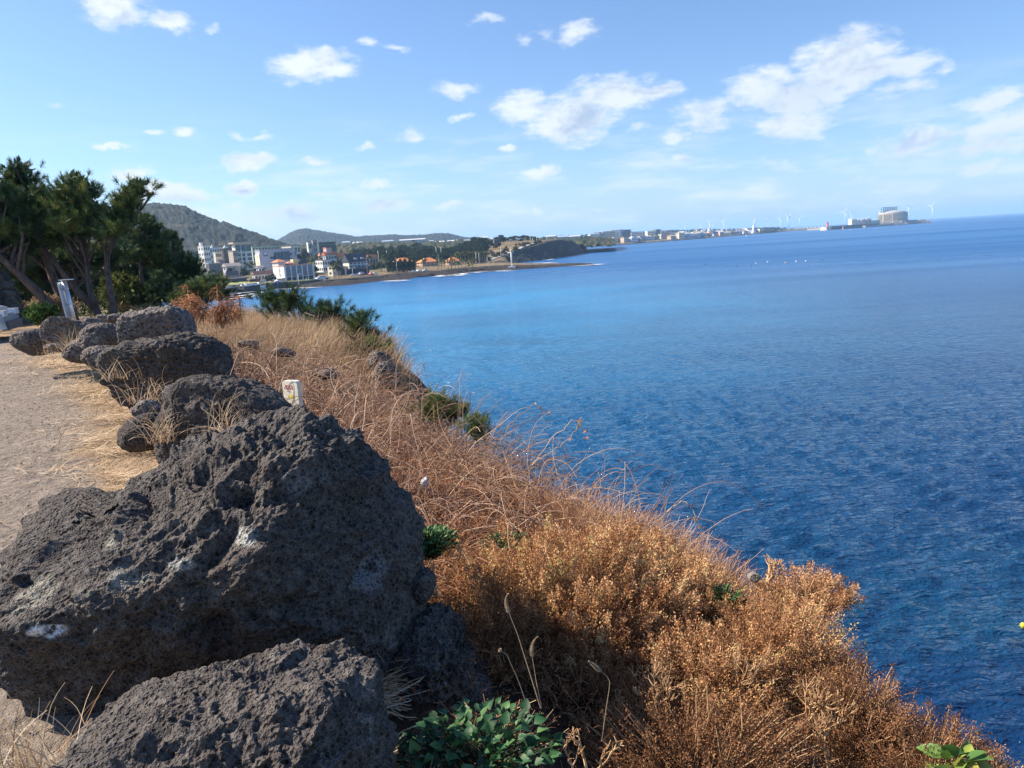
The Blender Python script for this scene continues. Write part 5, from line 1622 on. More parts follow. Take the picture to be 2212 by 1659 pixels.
m_ = MB(); m_.box((-Wd * .34, -D / 2 - .08, H * .86), (3.2, .2, 3.0)); m_.build('wall_emblem_frame', paint((.16, .20, .30), .6), root)
m_ = MB(); m_.box((-Wd * .34, -D / 2 - .22, H * .875), (2.2, .12, 1.5)); m_.build('wall_emblem', paint((.65, .68, .74), .6), root)
m_ = MB(); m_.box((Wd / 2 + .9, 1, H / 2 - .5), (3.6, D - 1, H - 2)); m_.build('end_wing', paint((.50, .52, .60), .8), root)
m_ = MB(); m_.box((Wd / 2 + 1.2, -D / 2 + .4, H * .82), (1.4, .2, 3.2)); m_.build('round_emblem', paint((.20, .25, .36), .6), root)
# tall glass building with slab roof
root, Wd, D, H = bld('tall glass fronted building with an overhanging buff roof slab', c4(960, 0)[0], c4(1440, 0)[0], c4(0, 270)[1], 600, WHT, 30, .16, roof='none', win=False, name='glass_building')
MB().box((0, 0, H + .5), (Wd + 4, D + 3, 1.1)).build('roof', paint((.62, .50, .38), .8), root)
tg = paint((.035, .09, .11), .2, 0, .05, .7)
for k in range(3): MB().box((-Wd / 2 + Wd / 3 * (k + .5), -D / 2 - .04, H * .84), (Wd / 3 - .5, .2, H * .24)).build('window', tg, root)
for r in range(4):
    for k in range(3):
        MB().box((-Wd / 2 + Wd / 3 * (k + .5), -D / 2 - .04, H * (.15 + r * .15)), (Wd / 3 - 1.0, .2, H * .10)).build('window', tg, root)
MB().box((Wd * .06, -D / 2 - .6, H * .36), (.9, 1.2, H * .7)).build('white_fin', paint(WHT, .8), root)
MB().box((-Wd * .2, -D / 2 - .6, H * .40), (.9, 1.2, H * .75)).build('white_fin', paint(WHT, .8), root)
bld('beige wing with terraces on the left side of the tall glass building', c4(860, 0)[0], c4(1120, 0)[0], c4(0, 470)[1], 585, (.45, .40, .34), 30, .45, fl_n=3, cols=3, side=0)
MB().box((0, 0, 1.5), (14, 6, 3)).build
bld('long pale green building with white roof domes behind the grey slab hotel', c2(150, 0)[0], c2(975, 0)[0], c2(0, 245)[1], 650, (.42, .52, .42), 20, .06, fl_n=4, cols=9, side=0, rcol=(.5, .56, .42))
root, Wd, D, H = bld('cream block with four dark arches on its end wall, on the wooded slope', c2(1055, 0)[0], c2(1580, 0)[0], c2(0, 218)[1], 700, (.72, .66, .56), 42, .50, fl_n=2, cols=3, side=0, rcol=(.12, .12, .15))
for i, (a, b_) in enumerate([(-.24, .80), (.24, .80), (-.24, .62), (.24, .62)]):
    MB().box((-Wd / 2 - .05, D * -a, H * b_), (.2, D * .12, H * .10)).build('arched_window', GLS, root)
bld('black and white angular block half hidden in trees on the skyline', c2(1775, 0)[0], c2(1900, 0)[0], c2(0, 105)[1], 800, (.72, .74, .74), 30, .3, fl_n=2, cols=2, side=0, rcol=(.06, .07, .09))
bld('brown grey tower block on the skyline left of the long teal building', c2(1915, 0)[0], c2(2070, 0)[0], c2(0, 65)[1], 800, (.34, .31, .33), 30, .3, fl_n=3, cols=2, side=0)
bld('long teal glass building on the skyline among the pines', c3(170, 0)[0], c3(710, 0)[0], c3(0, 120)[1], 810, (.05, .10, .13), 20, .1, fl_n=4, cols=8, side=0, winw=.8, rcol=(.10, .13, .14))
# left group on the slope
root, Wd, D, H = bld('white house with a round corner and a small roof turret, left end of the village', c4(60, 0)[0], c4(350, 0)[0], c4(0, 345)[1], 640, WHT, 32, .45, fl_n=4, cols=3, side=2, rcol=(.75, .70, .64))
MB().box((-Wd * .35, 0, H + 1.6), (2.2, 2.2, 3.2)).build('turret', paint(WHT, .8), root)
bld('pale blue row of flats with white roof domes behind the dark brown tower', c4(340, 0)[0], c4(840, 0)[0], c4(0, 385)[1], 665, (.55, .62, .72), 20, .08, fl_n=3, cols=8, side=0)
for (X, lb) in ((430, 'white onion dome on the left part of the pale blue flats'), (775, 'white onion dome above the dark brown tower')):
    p = PY(*c4(X, 395), 664); 
    o = MB().lathe([(1.3, -1), (1.5, .2), (1.2, 1.3), (.5, 2.2), (.12, 3.0), (.02, 3.6)], seg=12).build('roof_dome', paint(WHT, .7), None, True); o.location = p; tag(o, lb, 'dome')
bld('dark brown tower with stacked terraces in the left village', c4(665, 0)[0], c4(850, 0)[0], c4(0, 410)[1], 615, (.10, .085, .09), 30, .3, fl_n=4, cols=2, side=1)
bld('cream terraced house left of the dark brown tower', c4(475, 0)[0], c4(665, 0)[0], c4(0, 500)[1], 605, (.66, .60, .50), 30, .15, fl_n=3, cols=1, side=0, winw=.85)
bld('low house with a salmon pink gable in the left village', c4(570, 0)[0], c4(740, 0)[0], c4(0, 705)[1], 575, (.62, .42, .34), 40, .4, 'gable', (.35, .22, .2), fl_n=1, cols=2, side=0, rh=2.5)
bld('dark grey two storey block with a pale roof terrace, left village', c4(285, 0)[0], c4(640, 0)[0], c4(0, 800)[1], 560, (.17, .165, .20), 28, .18, fl_n=2, cols=3, side=1, rcol=(.50, .50, .54))
bld('white house under a wide curved tan canopy', c4(715, 0)[0], c4(1180, 0)[0], c4(0, 790)[1], 545, (.56, .57, .60), 28, .2, 'gable', (.42, .38, .33), fl_n=2, cols=3, side=1, rh=2.2)
bld('small cream gabled house above the bushy pine', c4(275, 0)[0], c4(540, 0)[0], c4(0, 1055)[1], 500, (.82, .76, .62), 58, .6, 'gable', (.16, .13, .16), fl_n=1, cols=2, side=0, rh=2.4)
bld('long low grey house with a hipped slate roof beside the lawn', c4(755, 0)[0], c4(1190, 0)[0], c4(0, 1000)[1], 500, (.30, .29, .34), 26, .12, 'hip', (.10, .095, .12), fl_n=1, cols=6, side=0, rh=2.6)
bld('flat roofed dark pavilion in front of the long grey house', c4(770, 0)[0], c4(1370, 0)[0], c4(0, 1190)[1], 478, (.07, .075, .11), 22, .06, 'flat', (.33, .33, .37), fl_n=1, cols=7, side=0)
bld('dark brown low garden house right of the flat pavilion', c4(1380, 0)[0], c4(1580, 0)[0], c4(0, 1215)[1], 474, (.10, .085, .08), 26, .2, 'flat', (.36, .32, .27), fl_n=1, cols=2, side=0)
bld('dark blue container shed beside the parked cars', c4(860, 0)[0], c4(1105, 0)[0], c4(0, 1390)[1], 432, (.035, .07, .13), 24, .2, 'flat', (.05, .08, .14), fl_n=1, cols=3, side=0, name='container_shed', cat='shed')
bld('small white house with blue windows right of the slab hotel end', c2(300, 0)[0], c2(510, 0)[0], c2(0, 805)[1], 500, (.74, .78, .84), 30, .3, 'gable', (.30, .28, .30), fl_n=2, cols=2, side=1, rh=1.2)
bld('white house with a curved grey roof beside the small white one', c2(510, 0)[0], c2(745, 0)[0], c2(0, 830)[1], 503, (.70, .70, .72), 28, .1, 'gable', (.22, .25, .24), fl_n=2, cols=3, side=0, rh=1.6)
bld('long white veranda house under a brown roof', c2(190, 0)[0], c2(800, 0)[0], c2(0, 955)[1], 484, (.74, .72, .68), 26, .1, 'gable', (.24, .13, .10), fl_n=1, cols=6, side=1, rh=2.0)
# right of the hotel
root, Wd, D, H = bld('white villa with a red roof and a pink turret', c3(330, 0)[0], c3(720, 0)[0], c3(0, 395)[1], 625, (.60, .64, .72), 32, .2, 'gable', (.52, .18, .10), fl_n=2, cols=4, side=1, rh=2.6, name='villa', cat='house')
MB().box((-Wd * .05, D * .3, H + 3.2), (5.2, 4.5, 5.6)).build('turret', paint((.68, .42, .40), .8), root)
MB().box((-Wd * .05, D * .3, H + 6.2), (5.8, 5.1, .5)).build('turret_roof', paint((.50, .14, .10), .8), root)
bld('long orange roofed hall behind the dark roofed mansion, left part', c3(760, 0)[0], c3(1020, 0)[0], c3(0, 428)[1], 630, (.50, .42, .36), 18, .06, 'gable', ORG, fl_n=1, cols=4, side=0, rh=3.4)
bld('orange roofed hall showing over the dark mansion roof', c3(1060, 0)[0], c3(1560, 0)[0], c3(0, 440)[1], 640, (.50, .42, .36), 18, .06, 'hip', ORG, fl_n=1, cols=4, side=0, rh=3.4)
bld('small orange roof right of the mansion beside the palms', c3(1600, 0)[0], c3(1950, 0)[0], c3(0, 478)[1], 650, (.46, .40, .38), 18, .1, 'hip', (.55, .24, .13), fl_n=1, cols=4, side=0, rh=3)
bld('small red roof left of the white villa', c3(215, 0)[0], c3(330, 0)[0], c3(0, 430)[1], 640, (.6, .5, .42), 30, .2, 'hip', (.5, .22, .12), fl_n=1, cols=2, side=0, rh=2.4)
bld('low white arcade of arches left of the cream cottage', c3(130, 0)[0], c3(520, 0)[0], c3(0, 645)[1], 545, (.84, .82, .78), 28, .5, fl_n=2, cols=3, side=4, rcol=(.22, .20, .22))
bld('cream cottage with one small window above the palm clump', c3(490, 0)[0], c3(690, 0)[0], c3(0, 805)[1], 500, (.82, .76, .60), 45, .7, fl_n=2, cols=1, side=1, rcol=(.15, .13, .12))
bld('dark glazed annex between the cottage and the mansion', c3(690, 0)[0], c3(900, 0)[0], c3(0, 760)[1], 510, (.05, .07, .12), 24, .1, fl_n=2, cols=3, side=0)
root, Wd, D, H = bld('big mansion with a steep dark roof and dormers over a dark glass base', c3(905, 0)[0], c3(1640, 0)[0], c3(0, 450)[1], 560, (.52, .57, .66), 30, .26, 'gable', (.05, .06, .085), fl_n=3, cols=5, side=1, rh=6, name='mansion', cat='house')
MB().box((1.5, -D / 2 - 2.5, H * .26), (Wd * .96, 5, H * .52)).build('glass_base', paint((.04, .07, .10), .25, 0, .1, .6), root)
MB().box((-Wd / 2 - .1, 0, H * .62), (.4, D * .96, H * .60)).build('painted_sunlit_end_wall', paint(CRM, .8), root)  # cream facing puts sunlight into the colour of the end wall
for k in (-.1, .25): MB().box((Wd * k, -D * .28, H + 2.0), (2.6, 2.4, 2.2)).build('dormer', paint((.5, .52, .56), .8), root)
bld('long low dark terrace wall of the mansion garden', c3(850, 0)[0], c3(1690, 0)[0], c3(0, 905)[1], 515, (.035, .05, .085), 20, .04, 'flat', (.06, .08, .11), fl_n=1, cols=9, side=0, win=False, name='terrace_building')
for i, (x0, x1, yt, lb) in enumerate([(90, 460, 345, 'orange roofed bungalow at the left, behind the dark hedge'), (530, 905, 343, 'orange roofed beige bungalow in the middle of the three'), (1030, 1290, 333, 'orange roofed bungalow at the right, behind the palm row')]):
    root, Wd, D, H = bld(lb, e1(x0, 0)[0], e1(x1, 0)[0], e1(0, yt)[1], 575 + 6 * i, (.52, .36, .26), 24, .25, 'hip', ORG, fl_n=2, cols=4, side=2, rh=3.2, name='bungalow', cat='house', group='orange roofed bungalows by the shore')
bld('dark roofed lodge on top of the headland slope', e2(115, 0)[0], e2(235, 0)[0], e2(0, 165)[1], 800, (.10, .12, .14), 25, .2, 'flat', (.25, .30, .34), fl_n=1, cols=2, side=0, ground=PY(1070, 533, 800)[2])
bld('long white roofed shed among trees above the headland road', e2(370, 0)[0], e2(530, 0)[0], e2(0, 148)[1], 1010, (.6, .6, .58), 15, .1, 'flat', (.8, .8, .78), fl_n=1, cols=3, side=0)
bld('small cream hut near the cliff top', e2(1300, 0)[0], e2(1350, 0)[0], e2(0, 152)[1], 1100, CRM, 20, .3, fl_n=1, cols=1, side=0)

# ---- cars
def car_template():
    root = empty('parked_car', (0, 0, -50), 'x', 'car')
    m_ = MB()
    prof = [(-2.1, .35), (-2.15, .85), (-1.2, 1.0), (-.8, 1.45), (.7, 1.45), (1.3, .98), (2.1, .8), (2.15, .35)]
    n = len(prof)
    V = [(a, s, c) for s in (-.85, .85) for a, c in prof]
    m_.add(V, [tuple(range(n)), tuple(range(n, 2 * n))[::-1]] + [(i, n + i, n + (i + 1) % n, (i + 1) % n) for i in range(n)])
    m_.build('body', paint((.80, .80, .80), .3, 0, .02, .6), root)
    m_ = MB(); m_.box((-.05, 0, 1.2), (1.7, 1.74, .34)); m_.build('windows', GLS, root)
    for s in (-1, 1):
        for a in (-1.3, 1.3):
            w = MB(); w.tube([(a, s * .7, .32), (a, s * .88, .32)], .33, 12); w.build('wheel', paint((.02, .02, .02), .8), root)
    return root


CT = car_template()
first = True
CARS = [(c4(920, 1545), 405, (.8, .8, .8), 'white car parked alone on the sandy ground at the left of the car park'), (c4(1150, 1525), 412, (.62, .40, .22), 'orange car in the front row beside the shore'), (c4(1245, 1500), 416, (.8, .8, .8), 'white car right of the orange one, front row'),
        (c4(1400, 1490), 420, (.8, .8, .8), 'white car in the front row nearest the seawall'), (c4(1180, 1445), 432, (.30, .36, .45), 'grey blue car in the back row by the container shed'), (c4(1245, 1430), 434, (.8, .8, .8), 'white car second in the back row'),
        (c4(1335, 1415), 436, (.8, .8, .8), 'white car in the middle of the back row'), (c4(1440, 1400), 438, (.78, .8, .82), 'white car farthest back in the car park'), (c4(1540, 1420), 436, (.8, .8, .8), 'white car beside the long white one near the lane'),
        (c4(1600, 1440), 430, (.75, .77, .8), 'pale silver car at the seawall end of the car park'), (c4(1690, 1385), 442, (.8, .8, .8), 'white car left of the small white box truck'), (c4(1465, 1150), 486, (.8, .8, .8), 'white car by the veranda house at the top of the lane'),
        (c2(930, 1340), 446, (.10, .22, .55), 'bright blue car at the foot of the white hotel'), (c2(1790, 1255), 452, (.72, .75, .8), 'silver car in front of the hotel ground floor'), (c2(2110, 1215), 455, (.7, .74, .8), 'pale car right of the hotel'),
        (c3(320, 1160), 462, (.55, .66, .80), 'pale blue bus shaped car behind the shore road bend'), (c3(1240, 1060), 490, (.72, .74, .8), 'white car at the left of the mansion car park'), (c3(1360, 1075), 488, (.45, .55, .75), 'light blue car in the mansion car park'),
        (c3(1450, 1055), 490, (.35, .42, .6), 'steel blue car in the mansion car park'), (c3(1520, 1070), 489, (.22, .05, .07), 'dark red car in the mansion car park'), (c3(1590, 1060), 490, (.07, .08, .12), 'black car in the mansion car park'),
        (c3(1730, 1035), 494, (.62, .62, .66), 'silver car right of the wooden pole'), (c3(1760, 1050), 491, (.60, .08, .07), 'bright red car right of the wooden pole'), (c3(1870, 1030), 494, (.8, .8, .8), 'white car at the right end of the mansion car park'),
        (c3(1460, 980), 505, (.7, .72, .76), 'white car parked against the garden terrace'), (e1(490, 585), 500, (.8, .8, .8), 'left white car of the pair by the hedge'), (e1(565, 582), 501, (.8, .8, .8), 'right white car of the pair by the hedge'), (e1(690, 585), 503, (.62, .62, .62), 'pale car right of the white pair by the hedge'),
        (e1(1490, 480), 560, (.65, .70, .10), 'yellow green car between the palms')]
for i, ((u, v), yy, col, lb) in enumerate(CARS):
    p = PY(u, v, yy)
    o = CT if i == 0 else copy_tree(CT)
    gz = max(float(coastz(p[0], yy)[0]) + .45, 3.4)
    o.location = (p[0], yy, gz); o.rotation_euler = (0, 0, [.35, .2, .9, .5][i % 4])
    if 'bus' in lb: o.scale = (2.2, 1.2, 1.5)
    tag(o, lb, 'car', 'cars parked along the far shore')
    for ch in o.children:
        if ch.name.startswith('body'):
            if i: ch.data = ch.data.copy()
            ch.data.materials[0] = paint(tuple(col), .3, 0, .02, .6)
# box truck
p = PY(*c4(1805, 1375), 440)
root = empty('box_truck', (p[0], p[1], float(coastz(p[0], p[1])[0]) + .4), 'small white box truck at the end of the car park', 'truck', rz=.3)
m_ = MB(); m_.box((-.6, 0, 1.9), (3.6, 2, 2.5)); m_.build('cargo_box', paint((.8, .78, .8), .5), root)
m_ = MB(); m_.add([(1.25, -.95, .5), (2.6, -.95, .5), (2.6, -.95, 1.2), (2.1, -.95, 2.1), (1.25, -.95, 2.1), (1.25, .95, .5), (2.6, .95, .5), (2.6, .95, 1.2), (2.1, .95, 2.1), (1.25, .95, 2.1)],
                  [(0, 1, 2, 3, 4), (9, 8, 7, 6, 5), (0, 5, 6, 1), (1, 6, 7, 2), (2, 7, 8, 3), (3, 8, 9, 4), (4, 9, 5, 0)]); m_.build('cab', paint((.78, .78, .8), .4), root)
for a in (-1.5, 1.8):
    for s in (-1, 1):
        w = MB(); w.tube([(a, s * .75, .4), (a, s * 1.0, .4)], .4, 12); w.build('wheel', paint((.02, .02, .02), .8), root)

# ---- poles and lamps
PG = 'tall poles and lamps along the far shore'
def pole(lb, u, vb, vt, y, r=.16, lamp=False, cross=False, name='utility_pole', cat='pole', col=(.62, .62, .60)):
    b0 = PY(u, vb, y); x = b0[0]; z0 = float(coastz(x, y)[0]) - .3
    t = PY(u, vt, y)[2]; h = t - z0
    root = empty(name, (x, y, z0), lb, cat, PG)
    MB().tube([(0, 0, 0), (0, 0, h)], [r, r * .7], 8).build('pole', paint(col, .7), root, True)
    if lamp:
        m_ = MB(); m_.tube([(0, 0, h - .1), (.8, 0, h + .25), (2.0, 0, h + .35)], .08, 6); m_.build('arm', paint(col, .7), root)
        m_ = MB(); m_.box((2.2, 0, h + .35), (.9, .35, .18)); m_.build('lamp_head', paint((.75, .75, .72), .5), root)
    if cross:
        m_ = MB(); m_.box((0, 0, h - .8), (2.6, .16, .2)); m_.box((0, 0, h - 2.0), (2.0, .16, .2)); m_.build('crossarm', paint((.3, .28, .26), .8), root)


for (f, X, yb, yt, y, kw, lb) in [(c4, 850, 1500, 1275, 425, dict(lamp=True, name='street_lamp', cat='street lamp'), 'street lamp over the lawn left of the parked cars'), (c4, 1160, 1150, 850, 500, dict(cross=True), 'pale utility pole right of the long grey house'),
                                (c4, 1195, 1150, 860, 503, dict(), 'slimmer pole just right of the pale utility pole'), (c2, 1555, 1310, 1050, 447, dict(lamp=True, name='street_lamp', cat='street lamp'), 'white street lamp before the middle of the hotel'),
                                (c2, 930, 1330, 1190, 446, dict(r=.1), 'short white post at the hotel corner'), (c3, 385, 1250, 1150, 450, dict(r=.1), 'short white post by the shore road bend'), (c3, 1015, 1110, 780, 489, dict(cross=True), 'dark utility pole left of the mansion'),
                                (c3, 1045, 1090, 780, 491, dict(r=.1), 'thin pole beside the dark utility pole'), (c3, 1230, 1100, 860, 489, dict(lamp=True, name='street_lamp', cat='street lamp'), 'street lamp before the mansion terrace'),
                                (c3, 1655, 1010, 560, 505, dict(cross=True, col=(.5, .44, .36)), 'tall wooden utility pole at the right of the mansion'), (c3, 1985, 660, 360, 620, dict(r=.25), 'grey mast in front of the wood, right of the mansion'),
                                (e1, 10, 380, 210, 640, dict(r=.25), 'grey mast at the left edge of the wood behind the bungalows'), (e1, 885, 360, 150, 640, dict(r=.25), 'left mast of the tall pair above the middle bungalow'), (e1, 972, 360, 150, 640, dict(r=.25), 'right mast of the tall pair above the middle bungalow'),
                                (e1, 188, 580, 340, 505, dict(cross=True), 'utility pole before the hedge of the left bungalow'), (e1, 930, 560, 275, 515, dict(cross=True, col=(.5, .4, .28)), 'wooden utility pole left of the palm row'),
                                (e1, 1200, 330, 255, 640, dict(r=.2), 'short mast above the right bungalow'), (e1, 1275, 330, 240, 645, dict(r=.2), 'mast right of the short one above the right bungalow'), (e1, 1585, 470, 240, 590, dict(r=.22), 'tall mast at the right end of the palms'),
                                (e1, 1640, 480, 250, 580, dict(r=.22), 'tall mast at the start of the headland road'), (e1, 1780, 465, 330, 575, dict(r=.2), 'mast beside the reef path'), (e1, 1812, 500, 390, 545, dict(r=.16), 'short post on the reef, left'),
                                (e1, 1885, 480, 395, 545, dict(r=.16), 'short post on the reef, right'), (e1, 1845, 370, 260, 620, dict(r=.2), 'mast below the headland trees'), (e2, 265, 420, 310, 640, dict(r=.2), 'pole on the headland slope'),
                                (e2, 835, 230, 90, 800, dict(r=.25), 'left tall mast on the headland top'), (e2, 880, 220, 120, 800, dict(r=.25), 'middle mast on the headland top'), (e2, 955, 200, 90, 800, dict(r=.25), 'right tall mast on the headland top')]:
    u, vb = f(X, yb); vt = f(X, yt)[1]
    pole(lb, u, vb, vt, y, **kw)
# white beacon column on the reef
p = PY(*e2(478, 650), 533); q_ = PY(*e2(462, 385), 533)
root = empty('beacon', (p[0], p[1], float(coastz(p[0], p[1])[0]) - .3), 'white beacon column with a blocky foot at the root of the reef', 'beacon')
h = q_[2] - root.location.z
MB().tube([(0, 0, 0), (0, 0, h)], [.55, .42], 12).build('column', paint((.78, .76, .70), .7), root, True)
MB().box((0, 0, .8), (5, 4, 1.8)).build('foot', paint((.70, .68, .62), .8), root)
MB().lathe([(.9, h - .2), (1.0, h + .4), (.3, h + 1.2)], seg=12).build('lantern', paint((.6, .58, .3), .7), root)

# ---- surf
def surf():
    V, F, n0 = [], [], 0
    rs = np.random.default_rng(3)
    for (u0, v0, u1, v1, k, wd) in [(486, 641, 560, 632, 46, 1.5), (486, 646, 540, 640, 30, 1.6), (955, 597, 1000, 593, 26, .9), (1120, 571.5, 1200, 569, 26, .8), (1245, 574.5, 1296, 571.5, 16, .7), (840, 609, 875, 606, 8, .5), (600, 627, 690, 620, 12, .5), (1165, 562.5, 1190, 560, 8, .8), (1000, 590, 1110, 584.5, 16, .4)]:
        for _ in range(k):
            t = rs.random(); p = PZ(u0 + (u1 - u0) * t + rs.normal() * 2, v0 + (v1 - v0) * t + rs.normal() * .9)
            L = rs.uniform(2, 9); w = wd * rs.uniform(.5, 1.6); m_ = 7
            xs = np.linspace(-L, L, m_); wy = np.sin(np.linspace(0, PI, m_)) * w * (.6 + .8 * rs.random(m_)) + .02
            cy = np.cumsum(rs.normal(size=m_)) * .3
            for s in (-1, 1): V += [(p[0] + a, p[1] + c + s * b_ * 2.5, .35) for a, b_, c in zip(xs, wy, cy)]
            F += [(n0 + i, n0 + i + 1, n0 + m_ + i + 1, n0 + m_ + i) for i in range(m_ - 1)]
            n0 += 2 * m_
    tag(mesh('surf', V, np.array(F), paint((.80, .83, .86), .9), smooth=False), 'white surf breaking along the far shore and reef', 'surf', kind='stuff')


surf()
# ------------------------------------------------------------------ trees across the bay
def tree_kinds():
    kinds = []
    rs = np.random.default_rng(11)
    pal = {'dark': [(0, (.008, .018, .009)), (.5, (.022, .046, .020)), (1, (.06, .09, .03))], 'mid': [(0, (.018, .032, .012)), (.5, (.05, .075, .026)), (1, (.11, .13, .045))],
           'rust': [(0, (.06, .04, .015)), (.5, (.16, .10, .035)), (1, (.26, .17, .06))], 'palm': [(0, (.04, .06, .02)), (.5, (.12, .14, .05)), (1, (.24, .22, .10))]}
    mats = {k: rndmat('crown_' + k, v, .8, .1) for k, v in pal.items()}
    for name, mat_, spread, hh, nclump in [('dark', 'dark', 3.6, 9, 26), ('dark', 'dark', 2.8, 11, 24), ('mid', 'mid', 3.4, 8, 24), ('flat', 'dark', 4.2, 10, 20), ('rust', 'rust', 3.0, 7, 20), ('mid', 'mid', 2.4, 6, 16)]:
        Cc = []
        for q in range(nclump):
            a, r_ = rs.random() * 2 * PI, math.sqrt(rs.random()) * spread
            zz = hh * (.42 + .52 * rs.random() * (1 - (r_ / spread) ** 2 * .6)) if name != 'flat' else hh * (.74 + .2 * rs.random())
            Cc.append((math.cos(a) * r_, math.sin(a) * r_, zz))
        Cc = np.array(Cc); per = 34
        ii = np.repeat(np.arange(nclump), per)
        C = Cc[ii] + rs.normal(size=(len(ii), 3)) * np.array([.65, .65, .42])
        V, F, A = leaves(C, .85, .6, rs.normal(size=(len(ii), 3)) + np.array([0, 0, .4]), np.clip(rs.normal(size=nclump)[ii] * .2 + .4 + rs.normal(size=len(ii)) * .12, 0, 1))
        kinds.append(('pine_tree' if name in ('dark', 'flat') else 'bushy_tree', name, V, F, A, mats[mat_], hh))
    return kinds, mats


KINDS, CM = tree_kinds()
_tree_src = []
TG = 'trees of the wood across the bay'
for nm, kd, V, F, A, mt, hh in KINDS:
    root = empty(nm, (0, 0, -60), 'x', 'tree')
    mesh('crown', V, F, mt, root, attr=A, smooth=False)
    m_ = MB(); m_.tube([(0, 0, -1), (.1, 0, hh * .5), (0, .1, hh * .85)], [.28, .2, .08], 6); m_.build('trunk', paint((.12, .10, .08), .9), root)
    _tree_src.append([root, kd, False])
KN = {'dark': 'dark rounded evergreen', 'mid': 'mid green bushy tree', 'flat': 'flat topped umbrella pine', 'rust': 'rusty autumn coloured tree'}


def zone(u):
    for lim, s in [(470, 'behind the left end of the village'), (520, 'behind the dark brown tower'), (580, 'behind the tall glass building'), (640, 'behind the slab hotel'), (700, 'behind the arch walled cream block'),
                   (760, 'below the long teal building'), (820, 'behind villa and mansion'), (880, 'behind the left orange bungalow'), (940, 'behind the middle orange bungalow'), (1000, 'behind the pair of tall masts'),
                   (1060, 'above the palm row'), (1110, 'beside the headland road'), (1200, 'on top of the headland'), (2300, 'beyond the headland tip')]:
        if u < lim: return s
    return ''


def put_tree(k, x, y, z, s, lb, grp=TG):
    src = _tree_src[k]
    o = src[0] if not src[2] else copy_tree(src[0])
    src[2] = True
    o.location = (x, y, z); o.rotation_euler = (0, 0, random.random() * 6.28); o.scale = (s * random.uniform(.9, 1.15), s * random.uniform(.9, 1.15), s * random.uniform(.9, 1.15))
    tag(o, lb, 'tree', grp)


def proj(P):
    q_ = np.asarray(P, float) - CAM; z = q_ @ FW
    return 1106 + q_ @ RT / z * FOC, 829.5 - q_ @ UP / z * FOC


cand = []
rs = np.random.default_rng(21)
# wood: positions sampled in the plan of the slope
tries = 0
while len(cand) < 290 and tries < 90000:
    tries += 1
    y = rs.uniform(575, 930); u = rs.uniform(430, 1140) if rs.random() < .35 else rs.uniform(800, 1110)
    x = (u - 1106) / FOC * y
    d = coast_d(np.array([x]), np.array([y]))[0][0]
    if d < 18: continue
    z = float(coastz(x, y)[0])
    uu, vv = proj((x, y, z))
    ok = False
    if uu < 700: ok = y > 660
    elif uu < 830: ok = y > 655
    elif uu < 1030: ok = y > 605
    elif uu < 1075: ok = y > 625 and d > 24
    else: ok = y > 680 and d > 22 and uu < 1135 and rs.random() < .6
    if not ok: continue
    if any((x - a) ** 2 + (y - b_) ** 2 < 30 for a, b_, *_ in cand): continue
    cand.append((x, y, z, uu))
cand.sort(key=lambda t: t[1])
for x, y, z, uu in cand:
    near = y < 680
    k = int(rs.choice([0, 1, 2, 3, 4, 5], p=[.33, .25, .17, .13, .05, .07]))
    row = 'front row' if near else ('middle' if y < 800 else 'far back')
    put_tree(k, x, y, z - .3, rs.uniform(.85, 1.2) * (.72 if uu > 1050 else (1.15 if uu > 800 else .95)), KN[_tree_src[k][1]] + ' ' + zone(uu) + ', ' + row)
# single trees between the houses
for (f, X, Y_, y, k, s, lb) in [(c4, 900, 430, 605, 0, .9, 'dark tree between the brown tower and the glass building'), (c4, 380, 640, 590, 2, .7, 'small tree before the cream terraced house'), (c4, 230, 780, 570, 4, .8, 'tawny tree left of the dark grey block'),
                              (c4, 690, 880, 545, 4, .7, 'rusty tree between the grey block and the canopy house'), (c4, 1290, 930, 520, 2, .8, 'green tree below the beige wing of the glass building'), (c4, 1250, 1010, 505, 0, .8, 'dark tree left of the veranda house'),
                              (c4, 1650, 1260, 470, 4, .45, 'round brown bush on the lawn beside the lane'), (c2, 750, 1150, 462, 0, .7, 'dark tree against the lit end of the seafront hotel'), (c2, 620, 1120, 470, 2, .55, 'small green tree before the veranda house'),
                              (c3, 780, 560, 560, 2, .9, 'broad tree before the pink turret villa'), (c3, 620, 640, 545, 0, .9, 'dark tree between the arcade and the mansion'), (c3, 300, 400, 610, 2, .8, 'tree left of the white villa'),
                              (c3, 1850, 760, 540, 2, .8, 'round tree right of the mansion'), (c3, 2050, 780, 540, 2, .9, 'spreading tree right of the round one beyond the mansion'), (c4, 1050, 1270, 470, 2, .4, 'low shrub along the edge of the lawn'),
                              (c2, 1980, 600, 540, 0, .6, 'dark tree behind the hotel roof'), (c3, 140, 1020, 490, 2, .4, 'low green bush right of the hotel'), (e2, 30, 500, 640, 2, .6, 'small tree beside the start of the headland road')]:
    u, v = f(X, Y_); p = PY(u, v, y); z = float(coastz(p[0], y)[0])
    put_tree(k, p[0], y, z - .3, s, lb, 'single trees among the village houses')
for i in range(34):
    u = rs.uniform(440, 850); y = rs.uniform(468, 640); x = (u - 1106) / FOC * y; z = float(coastz(x, y)[0])
    if coast_d(np.array([x]), np.array([y]))[0][0] < 34: continue
    hz_ = [o for o in COL.objects if o.parent is None and o.get('category') in ('building', 'hotel', 'house', 'shed') and abs(o.location.x - x) < 11 and abs(o.location.y - y) < 9]
    if hz_: continue
    put_tree(int(rs.choice([0, 1, 2, 5, 4])), x, y, z - .3, rs.uniform(.5, .8), 'garden tree ' + zone(u).replace('behind', 'near').replace('below', 'near'), 'single trees among the village houses')
